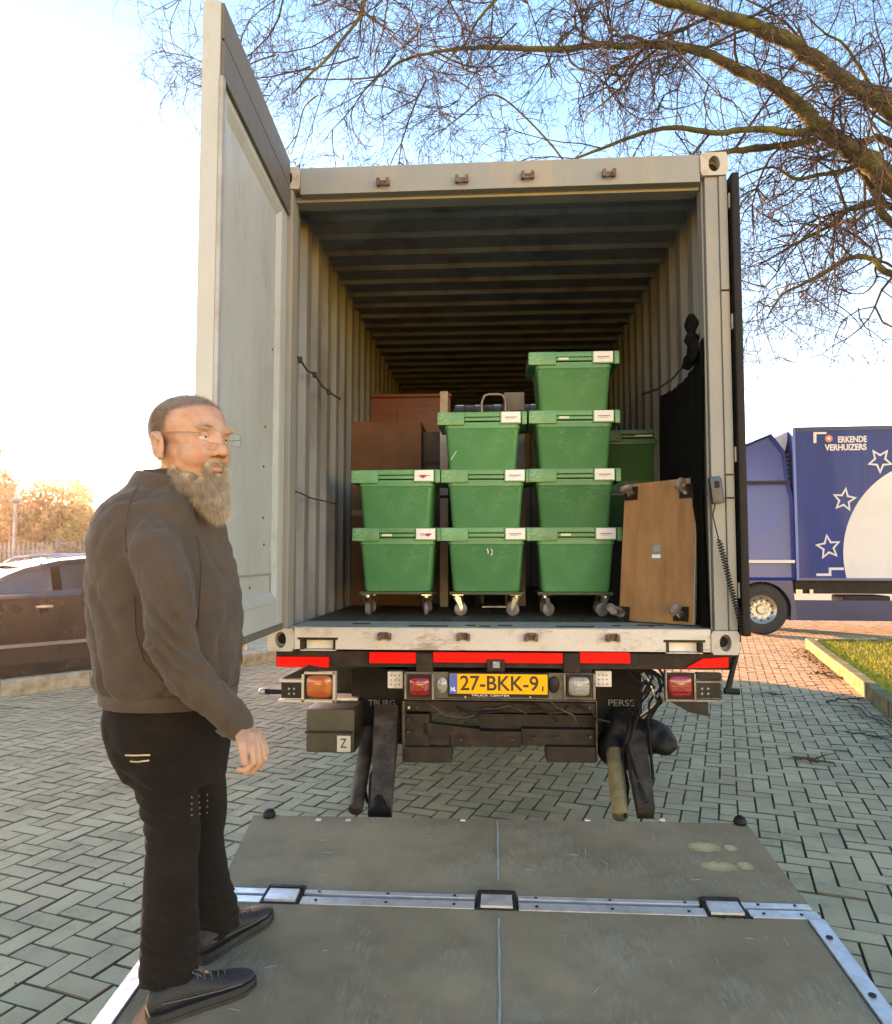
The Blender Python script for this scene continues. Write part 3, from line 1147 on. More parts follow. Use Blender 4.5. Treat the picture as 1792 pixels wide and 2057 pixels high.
m_ = MB()
for k in range(6):
    zz = lpt(1598, 935).z + 0.09 * k - 0.2
    m_.box(cx1 + 0.02, -0.05, 0.25, 0.5, zz, zz + 0.03)
m_.build('air_duct', mat('duct_grey', (0.16, 0.2, 0.24), 0.4), lor)
wd = [(cx1 - 0.38, lpt(1570, 880).z), (-0.02, ztop - 0.04), (-0.02, ztop - 0.22), (cx1 - 0.05, lpt(1590, 905).z)]
MB().prism(wd, 1.9, Matrix.Translation((0, 2.2, 0)) @ Matrix.Rotation(pi / 2, 4, 'X')).build('wind_deflector', M_ROOFB, lor)
# cab wheel, arch and mudguard
wc = lpt(1527, 1226, 0.15)
rw_ = 0.52


def lorry_wheel(x, y, r, parent, w=0.3, sgn=-1):
    M = T(x, y, r) @ Matrix.Rotation(pi / 2, 4, 'X')
    m_ = MB().lathe([(r * 0.56, -w / 2), (r * 0.92, -w / 2), (r, -w / 2 + 0.04), (r, w / 2 - 0.04), (r * 0.92, w / 2), (r * 0.58, w / 2), (r * 0.56, 0)], n=40)
    wl_ = m_.build('wheel', M_TYRE, parent, smooth=35, M=M)
    q = MB().lathe([(0.001, w * 0.42), (r * 0.16, w * 0.42), (r * 0.2, w * 0.28), (r * 0.38, w * 0.26), (r * 0.5, w * 0.38), (r * 0.57, w * 0.5), (r * 0.57, -w * 0.3)], n=36)
    q.build('rim', M_STEEL, wl_, smooth=35)
    nb = MB()
    for k in range(10):
        a = 2 * pi * k / 10
        nb.cyl((cos(a) * r * 0.32, sin(a) * r * 0.32, w * 0.2), (cos(a) * r * 0.32, sin(a) * r * 0.32, w * 0.4), 0.022, n=6)
    nb.build('wheel_nut', M_CHROME, wl_)
    hb = MB()
    for k in range(10):
        a = 2 * pi * (k + 0.5) / 10
        hb.cyl((cos(a) * r * 0.44, sin(a) * r * 0.44, w * 0.2), (cos(a) * r * 0.44, sin(a) * r * 0.44, w * 0.345), 0.026, n=8)
    hb.build('rim_hole', M_BLK, wl_)
    return wl_


for x in (wc.x, 5.6):
    lorry_wheel(x, 0.17, rw_, lor)
    lorry_wheel(x, 2.3, rw_, lor)
arch = []
for k in range(13):
    a = R(8 + 172 * k / 12)
    arch.append((wc.x + cos(a) * 0.66, rw_ + sin(a) * 0.64))
inn_ = []
for k in range(13):
    a = R(180 - 172 * k / 12)
    inn_.append((wc.x + cos(a) * 0.58, rw_ + sin(a) * 0.57))
x2 = lpt(1598, 1200).x
arch = [(x2, 0.35), (x2, czb - 0.02)] + [(wc.x + 0.66, czb - 0.02)] + arch[3:] + inn_ + [(wc.x + 0.6, 0.3)]
MB().prism([(x2 + 0.03, 0.33), (x2 - 0.05, czb - 0.01), (wc.x + 0.25, czb - 0.01), (wc.x - 0.7, czb - 0.01), (wc.x - 0.75, 0.7)] + inn_ + [(x2 - 0.1, 0.3)], 0.35, Matrix.Translation((0, 0.36, 0)) @ Matrix.Rotation(pi / 2, 4, 'X')).build('wheel_arch', mat('arch_blue_grey', (0.06, 0.065, 0.13), 0.4), lor)
MB().box(wc.x - 0.4, x2 - 0.05, 0.4, 2.0, 0.35, czb).build('cab_underside', M_BLK, lor)

# ================================================================== SHIPPING CONTAINER
X0, X1, Y0, Z0, Z1 = -1.195, 1.243, 3.862, 1.065, 3.70
Y1 = Y0 + 6.058
FLZ = 1.19
cont = empty('shipping_container', ((X0 + X1) / 2, Y0 + 3.03, Z0), 'beige grey shipping container standing open at the back on the lorry chassis', 'container')


def put(mb, name, m, root, smooth=False, fix=True):
    o = mb.build(name, m, root, smooth=smooth, fix=fix)
    o.location = -root.location
    return o


M_CSTEEL = mat('casting_paint', (0.38, 0.35, 0.31), 0.55, c2=(0.28, 0.2, 0.14), scale=16, amount=0.3, bump=0.25, bscale=40)
M_DARK = mat('dark_hollow', (0.01, 0.01, 0.008), 0.8)


def casting(x0, x1, y0, y1, z0, z1, name='corner_casting'):
    """block with an oval pocket in its end face"""
    cx, cz = (x0 + x1) / 2, (z0 + z1) / 2
    w, h = (x1 - x0) / 2, (z1 - z0) / 2
    n = 24
    outer, hole = [], []
    for k in range(n):
        a = 2 * pi * k / n
        c_, s_ = cos(a), sin(a)
        t = 1 / max(abs(c_) / w, abs(s_) / h)
        outer.append((cx + c_ * t, cz + s_ * t))
        hole.append((cx + c_ * 0.030, cz + s_ * 0.043))
    mb = MB()
    vs = [(x, y0, z) for x, z in outer] + [(x, y0, z) for x, z in hole] + [(x, y0 + 0.06, z) for x, z in hole] + [(x, y1, z) for x, z in outer]
    fs = []
    for k in range(n):
        j = (k + 1) % n
        fs += [(k, j, n + j, n + k), (n + k, n + j, 2 * n + j, 2 * n + k), (3 * n + k, 3 * n + j, j, k)]
    fs.append([2 * n + k for k in range(n)])
    fs.append([3 * n + k for k in range(n)])
    mb.add(vs, fs)
    o = put(mb, name, M_CSTEEL, cont, smooth=35)
    q = MB().cyl((cx, y0 + 0.055, cz), (cx, y0 + 0.059, cz), 0.028, n=20)
    q.build('pocket', M_DARK, o)
    return o


CW = 0.142
for (xa, xb) in ((X0, X0 + CW), (X1 - CW, X1)):
    for (za, zb) in ((Z0, Z0 + 0.12), (Z1 - 0.125, Z1)):
        casting(xa, xb, Y0 - 0.008, Y0 + 0.17, za, zb)
        put(MB().box(xa, xb, Y1 - 0.17, Y1, za, zb, bev=0.006), 'corner_casting', M_CSTEEL, cont)
# posts
put(MB().box(X0 + 0.004, X0 + 0.105, Y0, Y0 + 0.12, Z0 + 0.121, Z1 - 0.126, bev=0.006), 'corner_post', M_CONT, cont)
mb = MB().box(X1 - 0.118, X1 - 0.05, Y0 + 0.01, Y0 + 0.12, Z0 + 0.121, Z1 - 0.126, bev=0.006)
mb.box(X1 - 0.048, X1 - 0.004, Y0, Y0 + 0.10, Z0 + 0.121, Z1 - 0.126, bev=0.01)
mb.box(X1 - 0.130, X1 - 0.121, Y0 + 0.04, Y0 + 0.12, Z0 + 0.121, Z1 - 0.126)
put(mb, 'corner_post', M_CONT, cont)
for (xa, xb) in ((X0, X0 + 0.1), (X1 - 0.1, X1)):
    put(MB().box(xa, xb, Y1 - 0.1, Y1, Z0 + 0.121, Z1 - 0.126), 'corner_post', M_CONT, cont)
# header with its folded lip and the locking bar keepers
mb = MB().box(X0 + CW + 0.001, X1 - CW - 0.001, Y0, Y0 + 0.06, 3.545, 3.685, bev=0.006)
mb.box(X0 + 0.107, X1 - 0.135, Y0 + 0.062, Y0 + 0.16, 3.53, 3.56)
mb.box(X0 + CW + 0.001, X1 - CW - 0.001, Y0 + 0.005, Y0 + 0.16, 3.686, 3.696)
put(mb, 'rear_header', M_CONT, cont)
M_RUST = mat('rusty_keeper', (0.20, 0.13, 0.10), 0.7, metal=0.2, c2=(0.07, 0.03, 0.02), scale=30, amount=0.6, bump=0.3, bscale=80)


def keeper(x, z, up):
    mb = MB()
    for s_ in (-1, 1):
        mb.box(x + s_ * 0.026 - 0.009, x + s_ * 0.026 + 0.009, Y0 - 0.030, Y0 - 0.001, z - 0.018, z + 0.018, bev=0.003)
    mb.tube([(x - 0.03, Y0 - 0.022, z - 0.016), (x - 0.02, Y0 - 0.032, z - 0.022 * up), (x + 0.02, Y0 - 0.032, z - 0.022 * up), (x + 0.03, Y0 - 0.022, z - 0.016)], 0.006, n=6)
    mb.box(x - 0.035, x + 0.035, Y0 - 0.006, Y0 - 0.0005, z - 0.014, z + 0.014)
    put(mb, 'locking_bar_keeper', M_RUST, cont)


for px, py in ((770, 368), (928, 362), (1060, 354), (1223, 350)):
    p = at(px, py, Y0)
    keeper(p.x, p.z, 1)
for px in (773, 931, 1067, 1230):
    keeper(at(px, 1273, Y0).x, 1.145, -1)

# sill, with the two pockets let into its ends
sx0, sx1 = X0 + CW + 0.001, X1 - CW - 0.001
la, lb = at(603, 1290, Y0).x, at(674, 1290, Y0).x
ra, rb = at(1338, 1290, Y0).x, at(1412, 1290, Y0).x
pz0, pz1 = 1.074, 1.138
mb = MB().box(lb, ra, Y0, Y0 + 0.05, Z0 + 0.012, 1.188)
for a, b in ((sx0, la), (rb, sx1)):
    mb.box(a, b, Y0, Y0 + 0.05, Z0 + 0.012, 1.188)
for a, b in ((la, lb), (ra, rb)):
    mb.box(a, b, Y0, Y0 + 0.05, pz1, 1.188)
    mb.box(a, b, Y0, Y0 + 0.05, Z0 + 0.004, Z0 + 0.009)
o = put(mb, 'rear_sill', M_SILL, cont)
for a, b in ((la, lb), (ra, rb)):
    m_ = MB()
    m_.box(a - 0.012, b + 0.012, Y0 - 0.004, Y0 + 0.12, pz1 - 0.012, pz1)
    m_.box(a, a + 0.014, Y0 - 0.003, Y0 + 0.12, pz0, pz1 - 0.013)
    m_.box(b - 0.012, b, Y0 - 0.003, Y0 + 0.12, pz0, pz1 - 0.013)
    m_.build('pocket_frame', M_BLK, o)
    MB().box(a + 0.02, b - 0.016, Y0 + 0.06, Y0 + 0.068, pz0, pz1 - 0.02).build('daylight_plate', M_WHITE, o)  # white plate standing for bright ground seen through the cutout
mb = MB().box(X0 + 0.107, X1 - 0.132, Y0 + 0.052, Y0 + 0.42, FLZ - 0.04, FLZ - 0.001)
mb.box(X0 + CW + 0.004, X1 - CW - 0.004, Y0 + 0.0, Y0 + 0.051, 1.1885, 1.1925)
put(mb, 'threshold_plate', mat('threshold_paint', (0.42, 0.38, 0.33), 0.5, c2=(0.2, 0.19, 0.15), scale=9, amount=0.45, bump=0.3, bscale=30, streak=(0.5, 2, 1)), cont)
mb = MB()
for (a, b, y_) in ((822, 900, 0.05), (935, 955, 0.09), (963, 985, 0.05), (1000, 1030, 0.1), (1118, 1195, 0.06), (1310, 1318, 0.1), (1290, 1345, 0.16), (1236, 1252, 0.12), (700, 735, 0.16)):
    xa, xb = at(a, 1257, Y0 + 0.1).x, at(b, 1257, Y0 + 0.1).x
    mb.box(xa, xb, Y0 + 0.06 + y_, Y0 + 0.082 + y_, FLZ - 0.0005, FLZ + 0.0035)
put(mb, 'scuffed_slot', M_GRIME, cont)
put(MB().box(X0 + 0.10, X1 - 0.11, Y0 + 0.421, Y1 - 0.1, FLZ - 0.04, FLZ), 'floor', M_FLOORW, cont)
mb = MB()
for k in range(20):
    y = Y0 + 0.5 + k * 0.28
    mb.box(X0 + 0.06, X1 - 0.06, y, y + 0.05, Z0 + 0.03, FLZ - 0.042)
put(mb, 'cross_member', M_GRIME, cont)
for x in (X0 + 0.0, X1 - 0.055):
    put(MB().box(x, x + 0.055, Y0 + 0.172, Y1 - 0.172, Z0 + 0.012, FLZ), 'bottom_rail', M_CONT, cont)
    put(MB().box(x - 0.002, x + 0.062, Y0 + 0.172, Y1 - 0.172, 3.60, 3.66), 'top_rail', M_CONT, cont)


def corr_profile(L, pitch, depth, phase=0.0):
    pts = []
    t = -phase
    while t < L:
        for (f, d) in ((0.0, 0), (0.36, 0), (0.5, depth), (0.86, depth)):
            y = t + f * pitch
            if 0 <= y <= L:
                pts.append((y, d))
        t += pitch
    return [(0, pts[0][1])] + pts + [(L, pts[-1][1])]


def corr_wall(x, sgn, name):
    pr_ = corr_profile(Y1 - Y0 - 0.22, 0.278, 0.036)
    mb = MB()
    for (o_, mi) in ((0.0, 0), (0.003, 1)):
        mb.cur = mi
        for (za, zb) in ((FLZ - 0.02, 3.625),):
            vs = []
            for (y, d) in pr_:
                xx = x + sgn * (d + o_)
                vs += [(xx, Y0 + 0.12 + y, za), (xx, Y0 + 0.12 + y, zb)]
            mb.add(vs, [(2 * k, 2 * k + 2, 2 * k + 3, 2 * k + 1) for k in range(len(pr_) - 1)])
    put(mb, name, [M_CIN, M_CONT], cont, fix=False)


corr_wall(X0 + 0.085, -1, 'side_wall')
corr_wall(X1 - 0.085, 1, 'side_wall')
mb = MB()
L_ = Y1 - Y0 - 0.16
for (o_, mi) in ((0.0, 0), (0.003, 1)):
    mb.cur = mi
    vs = []
    t = 0.0
    prr = []
    while t < L_:
        prr += [(t, 0), (t + 0.028, -0.022), (t + 0.052, -0.022), (t + 0.08, 0)]
        t += 0.2565
    prr = [p for p in prr if p[0] <= L_]
    for (y, d) in prr:
        vs += [(X0 + 0.04, Y0 + 0.14 + y, 3.615 + d + o_), (X1 - 0.04, Y0 + 0.14 + y, 3.615 + d + o_)]
    mb.add(vs, [(2 * k, 2 * k + 1, 2 * k + 3, 2 * k + 2) for k in range(len(prr) - 1)])
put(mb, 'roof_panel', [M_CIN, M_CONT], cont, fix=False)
mb = MB()
pr_ = corr_profile(X1 - X0 - 0.16, 0.25, 0.04)
put(MB().box(X0 + 0.04, X1 - 0.04, Y1 - 0.085, Y1 - 0.05, FLZ - 0.04, 3.6), 'front_frame', M_CONT, cont)
put(MB().box(X0 + 0.04, X1 - 0.04, Y1 - 0.17, Y1 - 0.05, 3.64, 3.69), 'front_header', M_CONT, cont)
vs = []
for (x, d) in pr_:
    vs += [(X0 + 0.08 + x, Y1 - 0.13 + d, FLZ - 0.02), (X0 + 0.08 + x, Y1 - 0.13 + d, 3.62)]
mb.add(vs, [(2 * k, 2 * k + 2, 2 * k + 3, 2 * k + 1) for k in range(len(pr_) - 1)])
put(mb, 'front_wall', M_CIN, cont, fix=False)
# tie rails and slack cords along the walls
M_CORD = mat('dark_cord', (0.03, 0.027, 0.025), 0.8)


def cord(pts, r, name='lashing_cord'):
    put(MB().tube(pts, r, n=6), name, M_CORD, cont, smooth=True)


xl_ = X0 + 0.12
cord([at(588, 710, 3.98), at(603, 722, 4.05), at(617, 744, 4.12), at(632, 752, 4.2), at(648, 776, 4.35), at(668, 792, 4.5), at(684, 802, 4.7)], 0.006)
cord([at(585, 985, 3.98), at(603, 990, 4.06), at(625, 1001, 4.2), at(650, 1006, 4.4), at(676, 1013, 4.7)], 0.005)
cord([at(1408, 668, 4.05), at(1385, 720, 4.2), at(1352, 760, 4.4), at(1320, 782, 4.6), at(1290, 792, 4.9)], 0.007)
for (a, b) in ((603, 722), (632, 752), (660, 786)):
    p = at(a, b, 4.1 + (a - 603) * 0.006)
    put(MB().box(p.x - 0.012, p.x + 0.012, p.y - 0.01, p.y + 0.01, p.z - 0.02, p.z + 0.015, bev=0.003), 'tie_ring', M_CORD, cont)
# chain at the right wall
mb = MB()
for k in range(12):
    p = at(1421, 520 + k * 10, 4.02)
    mb.cyl((p.x, p.y, p.z - 0.009), (p.x, p.y, p.z + 0.009), 0.006, n=6)
put(mb, 'chain', M_CORD, cont)

# left door, swung out towards the viewer
DH = Matrix.Translation((X0 + 0.045, Y0 - 0.02, 0)) @ Matrix.Rotation(R(3.0), 4, 'Z')
dz0, dz1 = 1.195, 3.73
dw = 1.165
mb = MB()
mb.box(-0.035, 0.035, -dw, -dw + 0.085, dz0, dz1, bev=0.006)
mb.box(-0.035, 0.035, -0.10, -0.0, dz0, dz1, bev=0.006)
mb.box(-0.034, 0.033, -dw + 0.086, -0.101, dz0, dz0 + 0.13)
mb.box(-0.034, 0.033, -dw + 0.086, -0.101, 3.41, dz1)
door = mb.build('door', M_DOOR, cont)
door.matrix_local = Matrix.Translation(-cont.location) @ DH
mb = MB()
mb.box(-0.015, 0.012, -dw + 0.086, -0.101, dz0 + 0.131, 3.409)
mb.build('door_panel', M_DOOR, door)
mb = MB()
a0, a1, b0, b1 = -dw + 0.086, -0.101, dz0 + 0.131, 3.409
i_ = 0.06
vs = []
for (y0_, y1_, z0_, z1_, x_) in ((a0, a1, b0, b1, 0.0335), (a0 + 0.02, a1 - 0.02, b0 + 0.02, b1 - 0.02, 0.0335), (a0 + i_, a1 - i_, b0 + i_, b1 - i_, 0.0125)):
    vs += [(x_, y0_, z0_), (x_, y1_, z0_), (x_, y1_, z1_), (x_, y0_, z1_)]
mb.add(vs, [(r + k, r + (k + 1) % 4, r + 4 + (k + 1) % 4, r + 4 + k) for r in (0, 4) for k in range(4)])
mb.build('bevelled_frame', M_DOOR, door)
mb = MB()
for z in (1.9, 2.45, 3.0):
    pass
mb.box(0.0125, 0.019, a0 + 0.08, a1 - 0.07, 1.47, 1.478)
mb.box(0.0125, 0.019, a1 - 0.085, a1 - 0.078, 1.33, 1.47)
mb.box(0.0125, 0.02, a0 + 0.33, a0 + 0.337, 1.36, 1.46)
mb.build('kick_panel_edge', mat('seam_grey', (0.2, 0.22, 0.2), 0.6), door)
M_GASK = mat('grey_gasket', (0.10, 0.092, 0.075), 0.6, c2=(0.10, 0.09, 0.07), scale=9, bump=0.1)
mb = MB().box(0.034, 0.05, -dw + 0.01, -0.0, 3.42, 3.57, bev=0.005).box(0.034, 0.047, -dw + 0.01, -0.0, 3.58, dz1 - 0.004, bev=0.004)
mb.build('top_gasket', M_GASK, door)
mb = MB().box(0.036, 0.052, -dw - 0.004, -dw + 0.03, dz0, 3.42, bev=0.004)
mb.build('edge_gasket', mat('pale_gasket', (0.30, 0.32, 0.33), 0.6, c2=(0.22, 0.22, 0.2), scale=6), door)
MB().box(0.036, 0.044, -dw + 0.03, -0.01, dz0 - 0.012, dz0 + 0.02, bev=0.003).build('bottom_gasket', M_GASK, door)
for (y_) in (-0.85, -0.35):
    MB().cyl((-0.06, y_, 1.12), (-0.06, y_, 3.68), 0.017, n=10).build('locking_bar', M_STEEL, door, smooth=35)
for z in (1.4, 2.1, 2.8, 3.45):
    MB().box(-0.045, -0.0, -0.06, 0.02, z, z + 0.09, bev=0.006).build('hinge', M_CSTEEL, door)
for (px, py) in ((515, 1015), (521, 872), (518, 1075), (520, 1135)):
    pass
mb = MB()
for (y_, z_) in ((-0.32, 2.2), (-0.33, 1.75), (-0.31, 1.62), (-0.2, 2.62), (-0.34, 2.0), (-0.55, 1.42)):
    mb.cyl((0.0122, y_, z_), (0.018, y_, z_), 0.006, n=8)
mb.build('rivet', M_GASK, door)

# right door folded back along the flank: only its rubbered edge shows
ex = X1 + 0.008
rd = put(MB().box(ex + 0.041, ex + 0.066, Y0 + 0.10, Y0 + 1.13, 1.20, 3.57, bev=0.005), 'door', M_DOOR, cont)
MB().box(ex, ex + 0.040, Y0 - 0.035, Y0 + 1.12, 1.16, 3.575, bev=0.012).build('edge_gasket', M_RUB, rd)
mb = MB()
for z in (1.35, 2.05, 2.75, 3.4):
    mb.box(X1 + 0.001, X1 + 0.03, Y0 + 0.0, Y0 + 0.12, z, z + 0.08, bev=0.004)
put(mb, 'hinge', M_CSTEEL, cont)
for (z) in (1.86, 1.98, 2.95):
    put(MB().box(X1 - 0.05, X1 - 0.002, Y0 - 0.006, Y0 - 0.001, z, z + 0.008), 'post_seam', M_GRIME, cont)

# ================================================================== LORRY UNDER THE CONTAINER
tr = empty('container_lorry', (0.02, 6.6, 0), 'lorry chassis carrying the container, with yellow number plate and red reflectors', 'lorry')
YB = 3.90


def pb(a, b, c, d, y0, y1, name, m, root=None, bev=0.0, smooth=False):
    """box whose front face covers the surveyed rectangle a..c, b..d at distance y0"""
    p, q = at(a, b, y0), at(c, d, y0)
    return put(MB().box(p.x, q.x, y0, y1, q.z, p.z, bev=bev), name, m, root or tr, smooth)


pb(555, 1307, 1474, 1346, YB + 0.02, YB + 0.10, 'rear_cross_beam', M_GRIME)
for (a, b, c, d) in ((742, 1310, 836, 1333), (870, 1310, 1131, 1333), (1165, 1310, 1266, 1333), (556, 1319, 660, 1341)):
    pb(a, b, c, d, YB - 0.004, YB + 0.018, 'reflector_strip', M_RED, bev=0.002)
P_ = [at(x, y, YB) for x, y in ((1378, 1342), (1412, 1323), (1463, 1320), (1463, 1341))]
put(MB().prism([(p.x, p.z) for p in P_], 0.02, Matrix.Translation((0, YB + 0.016, 0)) @ Matrix.Rotation(pi / 2, 4, 'X')), 'reflector_strip', M_RED, tr)
for (a, c) in ((836, 869), (1132, 1165)):
    pb(a, 1312, c, 1352, YB - 0.01, YB + 0.05, 'beam_bracket', M_GRIME, bev=0.004)
# light bar
M_BAR = mat('light_bar_grey', (0.11, 0.105, 0.09), 0.5, metal=0.3, c2=(0.06, 0.045, 0.035), scale=9, amount=0.5, bump=0.2)
bar = pb(813, 1350, 1197, 1407, YB + 0.01, YB + 0.05, 'light_bar', M_BAR, bev=0.004)
fr = MB()
for (a, b, c, d) in ((813, 1350, 1197, 1353), (813, 1404, 1197, 1408), (813, 1353, 817, 1404), (868, 1353, 872, 1404), (1132, 1353, 1136, 1404), (1191, 1353, 1196, 1404)):
    p, q = at(a, b, YB), at(c, d, YB)
    fr.box(p.x, q.x, YB - 0.012, YB + 0.009, q.z, p.z)
put(fr, 'light_bar_edge', mat('bar_edge', (0.22, 0.19, 0.16), 0.5, metal=0.4, c2=(0.1, 0.07, 0.05), scale=20), tr)


def lamp(a, b, c, d, m, name='tail_lamp', y=YB - 0.02, ring=True):
    o = pb(a, b, c, d, y, y + 0.028, name, M_BLK, bev=0.004)
    p, q = at(a + 3, b + 3, y), at(c - 3, d - 3, y)
    cx, cz = (p.x + q.x) / 2, (p.z + q.z) / 2
    r_ = min(q.x - p.x, p.z - q.z) / 2
    w = (q.x - p.x) / 2
    h = (p.z - q.z) / 2
    n = 32
    rg_ = []
    for k_, dy in ((1.0, 0.0), (0.97, -0.012), (0.8, -0.02), (0.4, -0.024), (0.1, -0.025)):
        rg_.append([Vector((cx + math.copysign(abs(cos(2 * pi * k / n)) ** 0.45, cos(2 * pi * k / n)) * w * k_, y + dy, cz + math.copysign(abs(sin(2 * pi * k / n)) ** 0.45, sin(2 * pi * k / n)) * h * k_)) for k in range(n)])
    l_ = MB().rings(rg_).build('lens', m, o, smooth=True)
    rb = MB()
    for k in range(5):
        zz = cz - h * 0.7 + k * h * 0.35
        rb.box(cx - w * 0.72, cx + w * 0.72, y - 0.0265, y - 0.012, zz, zz + 0.0025)
    rb.build('lens_rib', m, o)
    return o


lamp(820, 1356, 867, 1401, M_LRED)
lamp(1138, 1356, 1188, 1401, M_LWHT, 'reversing_lamp')
for (cx_, m) in ((889, M_LWHT), (1113, M_BLK)):
    p = at(cx_, 1376, YB)
    put(MB().lathe([(0.03, 0), (0.028, 0.012), (0.018, 0.018), (0.001, 0.019)], Matrix.Translation((p.x, YB + 0.008, p.z)) @ Matrix.Rotation(pi / 2, 4, 'X') @ Matrix.Diagonal((1, 1.45, 1, 1)), n=20), 'side_oval_lamp', m, tr, smooth=40)
# number plate
p, q = at(903, 1353, YB - 0.012), at(1100, 1395, YB - 0.012)
plate = put(MB().box(p.x - 0.008, q.x + 0.006, YB - 0.014, YB + 0.008, q.z - 0.018, p.z + 0.006, bev=0.003), 'number_plate', M_BLK, tr)
pl_o = plate
MB().box(p.x, q.x, YB - 0.018, YB - 0.0145, q.z, p.z, bev=0.0015).build('plate_face', M_PLATE, pl_o)
b2 = at(919, 1353, YB)
MB().box(p.x, b2.x, YB - 0.0195, YB - 0.0182, q.z + 0.001, p.z - 0.001).build('blue_band', M_PBLUE, pl_o)
cxm = (b2.x + at(1092, 1353, YB).x) / 2
czm = (p.z + q.z) / 2


def fit_text(name, body, cx, y, cz, w, h, m, parent, bold=0.0, ext=0.0006):
    """lettering fitted to width w and capital height h, facing the viewer's side"""
    M = Matrix.Translation((cx, y, cz)) @ Matrix.Rotation(pi / 2, 4, 'X')
    o = text(name, body, h / 0.70, M, m, parent, ext=ext, bold=bold)
    bpy.context.view_layer.update()
    k = w / max(1e-4, o.dimensions.x)
    o.matrix_local = M @ Matrix.Diagonal((k, 1, 1, 1))
    return o


fit_text('plate_lettering', '27-BKK-9', cxm - 0.006, YB - 0.0186, czm, 0.405, 0.074, M_PINK, pl_o, bold=0.0014)
fit_text('plate_lettering', '1', at(1090, 1385, YB).x, YB - 0.0186, at(1090, 1383, YB).z, 0.008, 0.024, M_PINK, pl_o, bold=0.001)
fit_text('country_letters', 'NL', (p.x + b2.x) / 2, YB - 0.0198, q.z + 0.022, 0.026, 0.02, M_WHITE, pl_o, bold=0.0008)
fit_text('plate_frame_lettering', 'TRUCK CENTER', at(985, 1400, YB).x, YB - 0.0147, q.z - 0.009, 0.20, 0.009, M_WHITE, pl_o)
for px in (935, 1065):
    pp = at(px, 1399, YB)
    MB().cyl((pp.x, YB - 0.019, pp.z), (pp.x, YB - 0.0145, pp.z), 0.005, n=8).build('plate_screw', M_CHROME, pl_o)
pb(978, 1325, 1014, 1350, YB - 0.02, YB + 0.03, 'plate_lamp', M_BLK, bev=0.006)
pb(990, 1329, 1004, 1342, YB - 0.026, YB - 0.0205, 'plate_lamp_lens', M_LWHT, bev=0.002)
M_PALE = mat('pale_plastic', (0.62, 0.58, 0.50), 0.5, c2=(0.4, 0.36, 0.3), scale=20)
for (a, b, c, d) in ((779, 1349, 809, 1383), (1196, 1348, 1229, 1380)):
    o = pb(a, b, c, d, YB + 0.06, YB + 0.12, 'connector_box', M_PALE, bev=0.004)
    for i in range(3):
        for j in range(3):
            pp = at(a + 7 + i * 8, b + 8 + j * 9, YB + 0.06)
            MB().cyl((pp.x, YB + 0.056, pp.z), (pp.x, YB + 0.0605, pp.z), 0.0035, n=6).build('screw_hole', M_GRIME, o)
# outer lamp clusters
lamp(613, 1352, 671, 1405, M_LAMB, 'corner_lamp')
fr = MB()
for (a, b, c, d) in ((609, 1348, 675, 1353), (609, 1404, 675, 1409), (609, 1348, 613, 1409), (671, 1348, 676, 1409), (564, 1363, 609, 1369), (561, 1403, 609, 1408)):
    p, q = at(a, b, YB), at(c, d, YB)
    fr.box(p.x, q.x, YB - 0.03, YB + 0.01, q.z, p.z)
put(fr, 'lamp_bracket', mat('lamp_bracket_paint', (0.42, 0.38, 0.32), 0.5, metal=0.3), tr)
pb(565, 1369, 608, 1403, YB - 0.02, YB + 0.03, 'marker_lamp', M_BLK, bev=0.004)
mb = MB()
for i in range(2):
    for j in range(2):
        pp = at(583 + i * 10, 1382 + j * 10, YB)
        mb.cyl((pp.x, YB - 0.024, pp.z), (pp.x, YB - 0.0195, pp.z), 0.006, n=8)
        pp = at(1408 + i * 12, 1382 + j * 10, YB)
        mb.cyl((pp.x, YB - 0.024, pp.z), (pp.x, YB - 0.0195, pp.z), 0.006, n=8)
put(mb, 'marker_dot', M_LWHT, tr)
P_ = [at(x, y, YB) for x, y in ((566, 1362), (622, 1335), (650, 1342), (612, 1362))]
put(MB().prism([(p.x, p.z) for p in P_], 0.04, Matrix.Translation((0, YB + 0.03, 0)) @ Matrix.Rotation(pi / 2, 4, 'X')), 'lamp_arm', M_BLK, tr)
a_, b_ = at(566, 1390, YB), at(530, 1389, YB)
put(MB().tube([a_, b_], [0.012, 0.014], n=10), 'outline_lamp_stalk', M_RUB, tr, smooth=35)
put(MB().ell(at(527, 1389, YB), (0.022, 0.022, 0.018)), 'outline_lamp', M_LWHT, tr, smooth=True)
lamp(1338, 1352, 1394, 1404, M_LRED, 'corner_lamp')
fr = MB()
for (a, b, c, d) in ((1334, 1345, 1338, 1408), (1391, 1352, 1396, 1404), (1338, 1403, 1450, 1408), (1396, 1366, 1450, 1370)):
    p, q = at(a, b, YB), at(c, d, YB)
    fr.box(p.x, q.x, YB - 0.03, YB + 0.01, q.z, p.z)
put(fr, 'lamp_bracket', MATS['bar_edge'], tr)
pb(1397, 1371, 1449, 1403, YB - 0.02, YB + 0.03, 'marker_lamp', M_BLK, bev=0.004)
pb(1400, 1352, 1450, 1366, YB - 0.01, YB + 0.03, 'lamp_arm', M_BLK, bev=0.004)
P_ = [at(x, y, YB) for x, y in ((1345, 1409), (1420, 1409), (1422, 1438), (1385, 1430))]
put(MB().prism([(p.x, p.z) for p in P_], 0.05, Matrix.Translation((0, YB + 0.03, 0)) @ Matrix.Rotation(pi / 2, 4, 'X')), 'lamp_shield', M_BLK, tr)
put(MB().tube([at(1484, 1300, 3.92), at(1472, 1345, 3.9), at(1462, 1388, 3.88)], [0.012, 0.014, 0.016], n=8), 'control_stalk', M_RUB, tr, smooth=35)
put(MB().tube([at(1455, 1388, 3.88), at(1485, 1390, 3.88)], 0.016, n=8), 'outline_lamp', M_RUB, tr, smooth=35)
